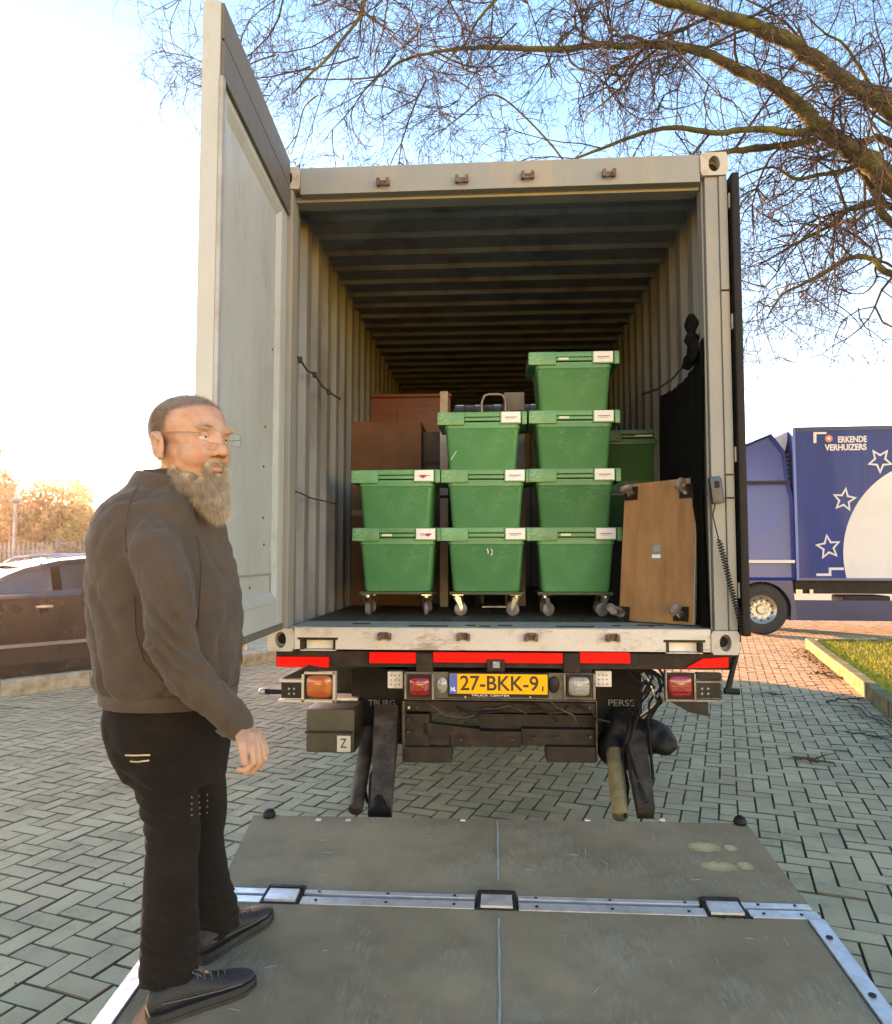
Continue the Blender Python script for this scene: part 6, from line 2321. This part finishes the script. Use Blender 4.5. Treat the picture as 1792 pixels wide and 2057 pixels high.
for s_ in (-1, 1):
    pts = []
    for k in range(25):
        a = 2 * pi * k / 24
        pts.append(HM @ Vector((0.113 - 0.010 * (abs(cos(a)) ** 2) * (1 if cos(a) > 0 else 0), s_ * (0.033 + 0.025 * math.copysign(abs(cos(a)) ** 0.7, cos(a))), 0.010 + 0.0165 * math.copysign(abs(sin(a)) ** 0.8, sin(a)))))
    gl.tube(pts, 0.0008, n=6)
    gl.tube([HM @ Vector((0.101, s_ * 0.058, 0.016)), HM @ Vector((0.085, s_ * 0.070, 0.017)), HM @ Vector((0.04, s_ * 0.079, 0.018)), HM @ Vector((0.0, s_ * 0.083, 0.018)), HM @ Vector((-0.02, s_ * 0.084, 0.004))], 0.0014, n=6)
gl.tube([HM @ Vector((0.113, -0.009, 0.015)), HM @ Vector((0.117, 0, 0.018)), HM @ Vector((0.113, 0.009, 0.015))], 0.0012, n=6)
go = mput(gl, 'glasses', mat('glasses_frame', (0.24, 0.17, 0.12), 0.3, metal=0.4))
for s_ in (-1, 1):
    ln = MB()
    ring_ = [HM @ Vector((0.1125 - 0.008 * max(0, cos(2 * pi * k / 20)), s_ * (0.033 + 0.0245 * cos(2 * pi * k / 20)), 0.010 + 0.016 * sin(2 * pi * k / 20))) for k in range(20)]
    ln.add(ring_ + [p + (HM.to_3x3() @ Vector((-0.001, 0, 0))) for p in ring_], [list(range(20)), list(range(39, 19, -1))] + [(k, (k + 1) % 20, 20 + (k + 1) % 20, 20 + k) for k in range(20)])
    ln.build('lens', mat('clear_lens', (1, 1, 1), 0.02, alpha=0.02, ior=1.1, spec=0.1), go)

# ---- jacket
jk = MB()
jk.rings([oval(a, b, py, 2.32, rw) for (py, a, b, rw) in torso])
limb(jk, arm_r, 20)
limb(jk, arm_l, 18)
jk.rings([oval(286, 412, 972, 2.315, 0.112, n=22), oval(284, 410, 955, 2.312, 0.104, n=22), oval(287, 404, 938, 2.305, 0.096, n=22)])
jme = evaluated(jk, 0.0085, 5, 0.6)
J = co_get(jme)
JN = nor_get(jme)


def creases(P, a, s, seed, warp=0.5):
    """sharp cloth folds: ridged noise in coordinates stretched along a"""
    a = np.array(a) / np.linalg.norm(a)
    al = P @ a
    Q = P - np.outer(al, a) * 0.86
    Q = Q + warp * 0.05 * np.stack([vnoise(P, 5, seed + 1), vnoise(P, 5, seed + 2), vnoise(P, 5, seed + 3)], 1)
    v = np.abs(vnoise(Q, s, seed))
    return v ** 0.75 - 0.4


u3 = np.array(UH)
zrel = J[:, 2]
d = 0.022 * creases(J, u3 * 0.75 + np.array([0, 0, -1.0]), 9, 3) + 0.008 * creases(J, u3 * 0.55 + np.array([0, 0, 0.5]), 19, 9) + 0.003 * creases(J, u3 * 0.9 + np.array([0, 0, -0.5]), 40, 15) + 0.003 * creases(J, (0, 0, 1), 26, 5) + 0.012 * vnoise(J, 5, 12)
hem = np.clip((1.30 - zrel) / 0.12, 0, 1)
d += hem * 0.010 * (0.5 - np.abs(vnoise(J * np.array([1, 1, 0.15]), 26, 8)))
# compression folds at the elbow of the near arm
el = np.array(at(345, 1290, 2.0))
w = np.exp(-((J - el) ** 2).sum(1) / 0.011)
d += w * 0.010 * np.sin((J[:, 2] * 1.0 + J @ u3 * 0.9) * 120 + 2 * vnoise(J, 12, 2))
d -= d.mean() + 0.012
J += JN * d[:, None]
co_set(jme, J)
jo = obj_from(jme, 'jacket', M_JACK, man)
jo.location = -man.location
from mathutils.bvhtree import BVHTree


def bvh(me):
    return BVHTree.FromPolygons([v.co.copy() for v in me.vertices], [tuple(p.vertices) for p in me.polygons])


JB = bvh(jme)


def drape(tree, pts, lift_=0.003, sub=6):
    out = []
    for i in range(len(pts) - 1):
        for k in range(sub + (1 if i == len(pts) - 2 else 0)):
            t = k / sub
            x, y = pts[i][0] + (pts[i + 1][0] - pts[i][0]) * t, pts[i][1] + (pts[i + 1][1] - pts[i][1]) * t
            d_ = ray(x, y).normalized()
            h = tree.ray_cast(CAM, d_)
            if h[0] is not None and h[0].y < 3.2:
                out.append(h[0] + h[1] * lift_)
    return out


for pts in ([(285, 960), (262, 1005), (250, 1060), (255, 1110)], [(395, 1075), (404, 1130), (402, 1200), (398, 1260)], [(270, 1200), (272, 1270), (288, 1325), (330, 1372)], [(462, 1440), (452, 1462), (470, 1470)]):
    q = drape(JB, pts, 0.0015, 8)
    if len(q) > 2:
        mb = MB().tube(q, 0.0022, n=5)
        o = mb.build('jacket_seam', M_JACK, jo, smooth=True)
mb = MB()
for (py, e) in ((1398, 0.0), (1384, 0.006), (1370, 0.002)):
    pass
rgs = []
for (py, k) in ((1408, 0.97), (1402, 1.01), (1388, 1.02), (1380, 1.0)):
    r_ = oval(220, 466, py, 2.32, 0.196, n=72)
    c = sum(r_, Vector()) / len(r_)
    rgs.append([c + (p - c) * (k + 0.008 * sin(i * 1.7)) for i, p in enumerate(r_)])
mb.rings(rgs, caps=False)
mput(mb, 'waistband', M_JACK, parent=jo)
# standing collar, open towards the beard
co_ = MB()
rg_ = []
for (py, a, b, rw, tl) in ((1004, 250, 420, 0.140, -0.06), (988, 262, 418, 0.128, -0.12), (972, 272, 414, 0.118, -0.17), (962, 279, 409, 0.110, -0.20), (959, 284, 405, 0.104, -0.20), (972, 289, 402, 0.100, -0.17), (995, 292, 398, 0.098, -0.1)):
    rg_.append(oval(a, b, py, 2.312, rw, n=40, p=2.1, tilt=tl))
co_.rings(rg_, caps=False)
cm_ = co_.build('collar', M_JACK, jo, smooth=True, fix=False)
# cuff
cu = MB()
a, b = at(463, 1443, 2.116), at(476, 1459, 2.118)
cu.tube([a, b, b + (b - a) * 0.1], [0.054, 0.047, 0.041], n=24)
cu.build('cuff', M_JACK, jo, smooth=40)

# ---- trousers
tk = MB()
hips = [(1560, 258, 452, 0.155), (1520, 236, 455, 0.175), (1480, 223, 457, 0.19), (1440, 219, 458, 0.19), (1405, 224, 458, 0.178), (1385, 230, 456, 0.17)]
tk.rings([oval(a, b, py, 2.325, rw) for (py, a, b, rw) in hips])
limb(tk, [(cx, py, Y, r) for py, cx, Y, r in leg_n[:-1]], 22)
limb(tk, [(cx, py, Y, r) for py, cx, Y, r in leg_f[:-1]], 22)
for lg in (leg_n, leg_f):
    p1 = at(lg[-2][1], lg[-2][0], lg[-2][2])
    p2 = at(lg[-1][1], lg[-1][0], lg[-1][2])
    tk.tube([p1, p2 + Vector((0, 0, -0.012))], [lg[-2][3], lg[-1][3]], n=22)
tme = evaluated(tk, 0.009, 6, 0.6)
Tt = co_get(tme)
TN = nor_get(tme)
d = 0.009 * creases(Tt, u3 * 0.9 + np.array([0, 0, -0.7]), 10, 21) + 0.007 * creases(Tt, (0.1, 0, 1), 13, 25) + 0.005 * vnoise(Tt, 8, 30)
for (px, py, Y, amp, fr_) in ((300, 1620, 2.15, 0.009, 150), (340, 1930, 2.1, 0.008, 170), (430, 1850, 2.42, 0.008, 170), (300, 1540, 2.2, 0.007, 120)):
    c = np.array(at(px, py, Y))
    w = np.exp(-((Tt - c) ** 2).sum(1) / 0.012)
    d += w * amp * np.sin((Tt[:, 2] + 0.35 * (Tt @ u3)) * fr_ + 3 * vnoise(Tt, 9, 4))
d -= d.mean() + 0.003
Tt += TN * d[:, None]
co_set(tme, Tt)
to = obj_from(tme, 'trousers', M_TROU, man)
to.location = -man.location
TB = bvh(tme)
M_REFL = mat('reflective_tape', (0.42, 0.38, 0.24), 0.35, metal=0.3, c2=(0.4, 0.38, 0.25), scale=30)
for (ya, yb, xa, xb) in ((1516, 1517, 252, 302), (1529, 1528, 262, 300)):
    q = drape(TB, [(xa, ya), ((xa + xb) / 2, (ya + yb) / 2 + 1), (xb, yb)], 0.002, 8)
    if len(q) > 3:
        mb = MB()
        vs = []
        for p in q:
            vs += [p + Vector((0, 0, -0.0022)), p + Vector((0, 0, 0.0022))]
        mb.add(vs, [(2 * k, 2 * k + 2, 2 * k + 3, 2 * k + 1) for k in range(len(q) - 1)])
        mb.build('reflective_stripe', M_REFL, to, fix=False)
mb = MB()
for i in range(3):
    for j in range(4):
        for p in drape(TB, [(384 + i * 16, 1602 + j * 12 - i * 3), (385 + i * 16, 1603 + j * 12 - i * 3)], 0.002, 1)[:1]:
            mb.ell(p, (0.003, 0.002, 0.003), nu=8, nv=6)
mb.build('knee_stud', mat('knee_stud', (0.16, 0.13, 0.10), 0.5), to)
q = drape(TB, [(262, 1500), (300, 1478), (330, 1470)], 0.001, 8)
if len(q) > 3:
    MB().tube(q, 0.0018, n=5).build('pocket_seam', M_TROU, to)
q = drape(TB, [(392, 1560), (398, 1700), (398, 1850), (396, 1940)], 0.001, 10)

# ---- shoes
def shoe(hx_, hy_, tx_, ty_, name='shoe', label=None):
    z = lift_z((hy_ + ty_) / 2)
    ang = math.atan2(ty_ - hy_, tx_ - hx_)
    Lh = math.hypot(tx_ - hx_, ty_ - hy_)
    pitch = -math.atan(0.085 * sin(ang))
    M = Matrix.Translation((hx_, hy_, lift_z(hy_))) @ Matrix.Rotation(ang, 4, 'Z') @ Matrix.Rotation(pitch, 4, 'Y')
    k = Lh / 0.30
    st = [(0.000, 0.022, 0.062, 0.03), (0.012, 0.033, 0.088, 0.026), (0.05, 0.038, 0.108, 0.024), (0.10, 0.039, 0.110, 0.024), (0.135, 0.041, 0.094, 0.024), (0.17, 0.045, 0.078, 0.024), (0.21, 0.049, 0.064, 0.024), (0.25, 0.047, 0.055, 0.024), (0.28, 0.036, 0.046, 0.026), (0.297, 0.018, 0.036, 0.03)]
    mb = MB()
    rg_ = []
    for (x, hw, zt, zb_) in st:
        ring_ = []
        for q_ in range(16):
            a = 2 * pi * q_ / 16
            c_, s_ = cos(a), sin(a)
            yv = math.copysign(abs(c_) ** 0.75, c_) * hw * (1.0 if s_ < 0 else 1 - 0.35 * s_)
            zv = zb_ + (zt - zb_) * (0.5 + 0.5 * math.copysign(abs(s_) ** 0.8, s_))
            ring_.append(M @ Vector((x * k, yv, zv)))
        rg_.append(ring_)
    mb.rings(rg_)
    so = mput(mb, name, M_SHOE)
    sub = so.modifiers.new('s', 'SUBSURF')
    sub.levels = sub.render_levels = 1
    out = []
    for (x, hw, zt, zb_) in st:
        out.append((x * k, hw + 0.005))
    poly = [(x, w_) for x, w_ in out] + [(x, -w_) for x, w_ in out[::-1]]
    lo = MB()
    for (z0_, z1_, g_) in ((0.0, 0.012, 1.0), (0.0125, 0.031, 0.97)):
        lo.add([M @ Vector((x, y * g_, z0_ + (0.004 if x > 0.27 * k else 0))) for x, y in poly] + [M @ Vector((x, y * g_ * 1.02, z1_)) for x, y in poly],
               [list(range(20))[::-1], list(range(20, 40))] + [(i, (i + 1) % 20, 20 + (i + 1) % 20, 20 + i) for i in range(20)])
    lo.build('sole', M_SOLE, so, smooth=40)
    la_ = MB()
    for i in range(5):
        x = (0.13 + i * 0.019) * k
        z_ = 0.096 - i * 0.0075
        la_.tube([M @ Vector((x, -0.026, z_ - 0.010)), M @ Vector((x + 0.006, 0, z_ + 0.0035)), M @ Vector((x, 0.026, z_ - 0.010))], 0.0022, n=5)
    la_.tube([M @ Vector((0.13 * k, 0.0, 0.103)), M @ Vector((0.115 * k, -0.028, 0.112)), M @ Vector((0.14 * k, -0.034, 0.094)), M @ Vector((0.13 * k, 0, 0.103)), M @ Vector((0.12 * k, 0.028, 0.112)), M @ Vector((0.145 * k, 0.032, 0.094))], 0.0018, n=5)
    la_.build('lace', mat('lace', (0.07, 0.07, 0.07), 0.8), so)
    st2 = MB()
    for sg in (-1, 1):
        st2.tube([M @ Vector((0.03 * k, sg * 0.039, 0.06)), M @ Vector((0.10 * k, sg * 0.041, 0.05)), M @ Vector((0.19 * k, sg * 0.0475, 0.042)), M @ Vector((0.25 * k, sg * 0.046, 0.037))], 0.0018, n=5)
    st2.build('shoe_stitching', mat('stitching', (0.09, 0.085, 0.08), 0.7), so)
    return so


shoe(-0.985, 2.115, -0.735, 2.305)
shoe(-0.955, 2.385, -0.800, 2.665)

# ================================================================== BARE TREE OVER THE YARD
M_BARK = mat('mossy_bark', (0.020, 0.015, 0.008), 0.9, c2=(0.13, 0.125, 0.012), scale=2.2, amount=0.6, bump=0.8, bscale=18)
M_TWG = mat('twig_bark', (0.050, 0.036, 0.026), 0.85, spec=0.2, c2=(0.030, 0.022, 0.018), scale=3)
TBX, TBY = 8.3, 10.2
tree = empty('bare_tree', (TBX, TBY, 0), 'great leafless tree with mossy limbs arching over the container', 'tree')
rt = random.Random(17)


def tput(mb, name, m, smooth=False, fix=True):
    o = mb.build(name, m, tree, smooth=smooth, fix=fix)
    o.location = -tree.location
    return o


def smooth_path(pts, sub=4):
    """Catmull-Rom through (Vector, radius) pairs"""
    out = []
    n = len(pts)
    for i in range(n - 1):
        p0, p1, p2, p3 = pts[max(i - 1, 0)], pts[i], pts[i + 1], pts[min(i + 2, n - 1)]
        for k in range(sub):
            t = k / sub
            q = 0.5 * ((2 * p1[0]) + (p2[0] - p0[0]) * t + (2 * p0[0] - 5 * p1[0] + 4 * p2[0] - p3[0]) * t * t + (3 * p1[0] - p0[0] - 3 * p2[0] + p3[0]) * t ** 3)
            out.append((q, p1[1] + (p2[1] - p1[1]) * t))
    out.append(pts[-1])
    return out


crotch = Vector((TBX - 0.3, TBY, 4.3))
# limbs surveyed in the photograph: (px, py, Y, width in px)
LIMBS = [
    [(1795, 228, 9.0, 46), (1700, 165, 8.8, 42), (1640, 122, 8.7, 40), (1570, 76, 8.6, 37), (1500, 48, 8.5, 34), (1420, 22, 8.5, 30), (1330, -2, 8.5, 27), (1230, -40, 8.5, 24), (1120, -90, 8.5, 20)],
    [(1795, 372, 9.2, 54), (1739, 322, 9.1, 50), (1683, 285, 9.0, 44), (1635, 246, 8.9, 42), (1597, 205, 8.9, 34), (1553, 171, 8.8, 31), (1497, 147, 8.8, 28), (1441, 117, 8.8, 25), (1385, 97, 8.8, 22), (1330, 90, 8.8, 20), (1255, 92, 8.9, 18),
     (1199, 90, 9.0, 17), (1125, 99, 9.0, 14), (1040, 97, 9.1, 12), (965, 96, 9.2, 10), (901, 101, 9.3, 8), (835, 113, 9.4, 7), (795, 129, 9.5, 6), (765, 152, 9.5, 5), (702, 159, 9.6, 3.5), (609, 159, 9.6, 2)],
    [(1625, 270, 8.9, 18), (1534, 260, 8.8, 15), (1478, 262, 8.8, 13), (1441, 267, 8.8, 12), (1367, 257, 8.8, 11), (1311, 262, 8.9, 9), (1255, 280, 8.9, 8), (1199, 302, 9.0, 7), (1143, 324, 9.0, 5), (1080, 352, 9.1, 3)],
    [(1640, 282, 9.0, 20), (1571, 292, 9.1, 17), (1516, 299, 9.2, 15), (1450, 306, 9.2, 11), (1400, 312, 9.3, 8), (1330, 330, 9.4, 5), (1260, 360, 9.4, 3)],
    [(1795, 450, 9.4, 20), (1765, 395, 9.3, 22), (1735, 345, 9.2, 22), (1705, 315, 9.1, 18)],
    [(1795, 417, 9.7, 16), (1739, 413, 9.8, 14), (1701, 424, 9.8, 12), (1664, 454, 9.9, 9), (1609, 484, 10.0, 7), (1555, 515, 10.0, 4.5), (1520, 535, 10.0, 3)],
    [(1795, 552, 9.6, 15), (1757, 523, 9.7, 13), (1713, 517, 9.8, 11), (1657, 547, 9.8, 9), (1609, 573, 9.9, 7), (1571, 592, 10, 5), (1540, 640, 10, 3)],
    [(1724, 326, 9.1, 12), (1700, 342, 9.15, 11), (1646, 351, 9.2, 9), (1597, 359, 9.2, 8), (1553, 336, 9.3, 6), (1497, 350, 9.3, 4), (1470, 372, 9.3, 3)],
    [(1795, 292, 9.4, 18), (1730, 286, 9.4, 15), (1650, 268, 9.3, 9)],
    [(1770, 215, 9.2, 9), (1739, 156, 9.2, 8), (1694, 89, 9.3, 6), (1657, 67, 9.3, 5), (1620, 30, 9.3, 3)],
    [(735, -20, 8.6, 11), (728, 20, 8.6, 9), (715, 45, 8.6, 8), (679, 90, 8.6, 7.5), (652, 123, 8.6, 7), (616, 156, 8.6, 6), (589, 189, 8.6, 3)],
    [(1010, -15, 8.7, 8), (960, 40, 8.8, 6), (940, 80, 8.9, 5), (900, 120, 8.9, 3.5), (865, 160, 9.0, 2.5)],
    [(1140, 330, 9.3, 5), (1060, 240, 9.4, 5), (990, 190, 9.5, 4), (930, 230, 9.5, 3), (880, 270, 9.5, 2.5)],
    [(780, -10, 9.0, 4), (770, 60, 9.0, 4), (755, 110, 9.1, 3), (760, 150, 9.1, 2)],
    [(640, 190, 8.8, 4), (612, 215, 8.8, 3.5), (600, 260, 8.8, 3), (585, 310, 8.8, 2)],
]
limb_paths = []
for li, L3 in enumerate(LIMBS):
    pts = []
    for (x, y, Y, w) in L3:
        w = w * (0.80 if w > 16 else 0.9)
        pts.append((at(x, y, Y), w * Y / 1480 / 2))
    if li in (0, 1, 4, 5, 6, 8):
        a = pts[0][0]
        r0 = pts[0][1]
        pre = [(crotch + Vector((0, rt.uniform(-0.1, 0.1), {0: 0.9, 1: 0.3, 4: 0.0, 5: -0.1, 6: -0.6, 8: 0.6}[li])), r0 * 1.9 + 0.03), (crotch.lerp(a, 0.5) + Vector((0, 0, 0.15)), r0 * 1.35 + 0.01)]
        pts = pre + pts
    path = smooth_path(pts, 5)
    path = [(p + Vector((rt.gauss(0, 1), rt.gauss(0, 1), rt.gauss(0, 1))) * r * 0.10, r * (1 + rt.gauss(0, 0.05))) for p, r in path]
    limb_paths.append(path)
    mb = MB().tube([p for p, r in path], [max(r, 0.006) for p, r in path], n=12 if L3[0][3] > 14 else 8)
    tput(mb, 'limb', M_BARK, smooth=True)
mb = MB()
tp_ = smooth_path([(Vector((TBX + 0.25, TBY, -0.2)), 0.75), (Vector((TBX + 0.1, TBY, 0.5)), 0.56), (Vector((TBX, TBY, 2.0)), 0.5), (crotch, 0.52), (Vector((TBX - 0.1, TBY, 5.6)), 0.34), (Vector((TBX + 0.3, TBY + 0.3, 7.5)), 0.24), (Vector((TBX + 0.5, TBY + 0.6, 10)), 0.14), (Vector((TBX + 0.6, TBY + 0.8, 12)), 0.05)], 5)
mb.tube([p for p, r in tp_], [r for p, r in tp_], n=20)
tput(mb, 'trunk', M_BARK, smooth=True)
for k in range(7):
    a = rt.uniform(-1.2, 1.9)
    s0 = Vector((TBX + rt.uniform(-0.2, 0.3), TBY, rt.uniform(4.5, 8)))
    d = Vector((cos(a), sin(a) * 0.8, rt.uniform(0.2, 0.7))).normalized()
    pts = [(s0, 0.13), (s0 + d * 1.5 + Vector((0, 0, 0.3)), 0.09), (s0 + d * 3 + Vector((0, 0, 0.3)), 0.06), (s0 + d * 4.5, 0.02)]
    path = smooth_path(pts, 4)
    limb_paths.append(path)
    tput(MB().tube([p for p, r in path], [r for p, r in path], n=8), 'limb', M_BARK, smooth=True)

VV, FFc = [], []
cnt = [0]


def twig(p, d, L, r, depth, droop):
    n = 7 if depth < 2 else 5
    sides = 4 if r > 0.006 else 3
    pts = [p.copy()]
    dd = d.copy()
    wob = Vector((rt.gauss(0, 1), rt.gauss(0, 1), rt.gauss(0, 1))) * 0.5
    for k in range(n):
        wob = wob * 0.55 + Vector((rt.gauss(0, 1), rt.gauss(0, 1), rt.gauss(0, 1))) * 0.30
        dd = (dd + wob * 0.58 + Vector((0, 0, droop))).normalized()
        pts.append(pts[-1] + dd * (L / n))
    X_ = proj(pts[-1])
    if X_[2] > 0 and X_[0] > 1380 and X_[1] > 825:
        return
    base = len(VV)
    u = dd.orthogonal().normalized()
    for k, q in enumerate(pts):
        rr2 = r * (1 - 0.72 * k / n)
        t = (pts[min(k + 1, n)] - pts[max(k - 1, 0)]).normalized()
        u = (u - t * u.dot(t))
        u = u.normalized() if u.length > 1e-4 else t.orthogonal()
        w = t.cross(u)
        for s_ in range(sides):
            a = 2 * pi * s_ / sides
            VV.append(tuple(q + (u * cos(a) + w * sin(a)) * rr2))
    for k in range(n):
        for s_ in range(sides):
            FFc.append((base + k * sides + s_, base + k * sides + (s_ + 1) % sides, base + (k + 1) * sides + (s_ + 1) % sides, base + (k + 1) * sides + s_))
    cnt[0] += 1
    if depth >= 3:
        return
    nb = {0: rt.randint(6, 9), 1: rt.randint(4, 7), 2: rt.randint(2, 4)}[depth]
    for _ in range(nb):
        k = rt.randint(1, n)
        q = pts[k]
        t = (pts[k] - pts[k - 1]).normalized()
        side = Vector((rt.gauss(0, 1), rt.gauss(0, 1) * 0.8, rt.gauss(0, 1))).normalized()
        nd = (t * rt.uniform(0.4, 1.0) + side * 0.85 + Vector((0, 0, -0.1))).normalized()
        twig(q, nd, L * rt.uniform(0.38, 0.62), max(0.0034, r * rt.uniform(0.46, 0.64)), depth + 1, droop * 1.1 + rt.gauss(0, 0.04))


for li, path in enumerate(limb_paths):
    on = li < len(LIMBS)
    tot = sum((path[i + 1][0] - path[i][0]).length for i in range(len(path) - 1))
    m_n = int(tot * ((2.6 if li in (5, 6, 7) else 2.1) if on else 0.6))
    for _ in range(m_n):
        i = rt.randint(1, len(path) - 1)
        p, r = path[i]
        X = proj(p)
        if X[2] < 0.5 or (on and X[0] > 1850) or (not on and X[0] < 2150):
            continue
        if X[0] > 1430 and X[1] < 330 and rt.random() < 0.5:
            continue
        t = (path[i][0] - path[i - 1][0]).normalized()
        side = Vector((rt.gauss(0, 1), rt.gauss(0, 0.9), rt.gauss(0.1, 1))).normalized()
        nd = (t * 0.7 + side).normalized()
        L = rt.uniform(1.0, 2.6) * (0.75 if r < 0.015 else 1)
        twig(p, nd, L, max(0.007, min(0.019, r * 0.5)), 0, rt.gauss(-0.05, 0.06))
for k in range(7):
    p = at(rt.uniform(1520, 1850), rt.uniform(330, 620), rt.uniform(9, 10.5))
    twig(p, Vector((rt.gauss(-0.5, 0.5), rt.gauss(0, 0.5), rt.gauss(-0.5, 0.4))).normalized(), rt.uniform(0.9, 1.7), 0.009, 0, rt.gauss(-0.07, 0.05))
# the upper crown, whose tips hang into the top of the picture
for k in range(56):
    x = rt.uniform(540, 1500) if k % 5 else rt.uniform(1500, 1800)
    p = at(x, rt.uniform(-260, 160) if x < 1400 else rt.uniform(-330, -60), rt.uniform(8, 10.5))
    twig(p, Vector((rt.gauss(-0.5, 0.6), rt.gauss(0, 0.6), rt.gauss(-0.4, 0.5))).normalized(), rt.uniform(1.2, 2.2), 0.013, 0, rt.gauss(-0.04, 0.05))
mb = MB()
me = bpy.data.meshes.new('twigs')
me.from_pydata(VV, [], FFc)
me.materials.append(M_TWG)
shade(me)
o = bpy.data.objects.new('twigs', me)
col.objects.link(o)
o.parent = tree
o.location = -tree.location
o['kind'] = 'stuff'
print('twigs', cnt[0], 'faces', len(FFc))

# ================================================================== AIR
hz = MB().box(-235, 235, -12, 235, -1.1, 13.5).build('glare_haze', None)  # scattering air added to stand for lens glare from the low sun
hm = bpy.data.materials.new('glare_haze_air')
hm.use_nodes = True
hn = hm.node_tree
hn.nodes.remove(hn.nodes['Principled BSDF'])
pv_ = hn.nodes.new('ShaderNodeVolumePrincipled')
pv_.inputs['Color'].default_value = (1.0, 0.93, 0.84, 1)
pv_.inputs['Density'].default_value = 0.0009
pv_.inputs['Anisotropy'].default_value = 0.80
hn.links.new(pv_.outputs[0], hn.nodes['Material Output'].inputs['Volume'])
hz.data.materials.clear()
hz.data.materials.append(hm)
tag(hz, 'thin haze added for low sun glare over the yard', kind='stuff')
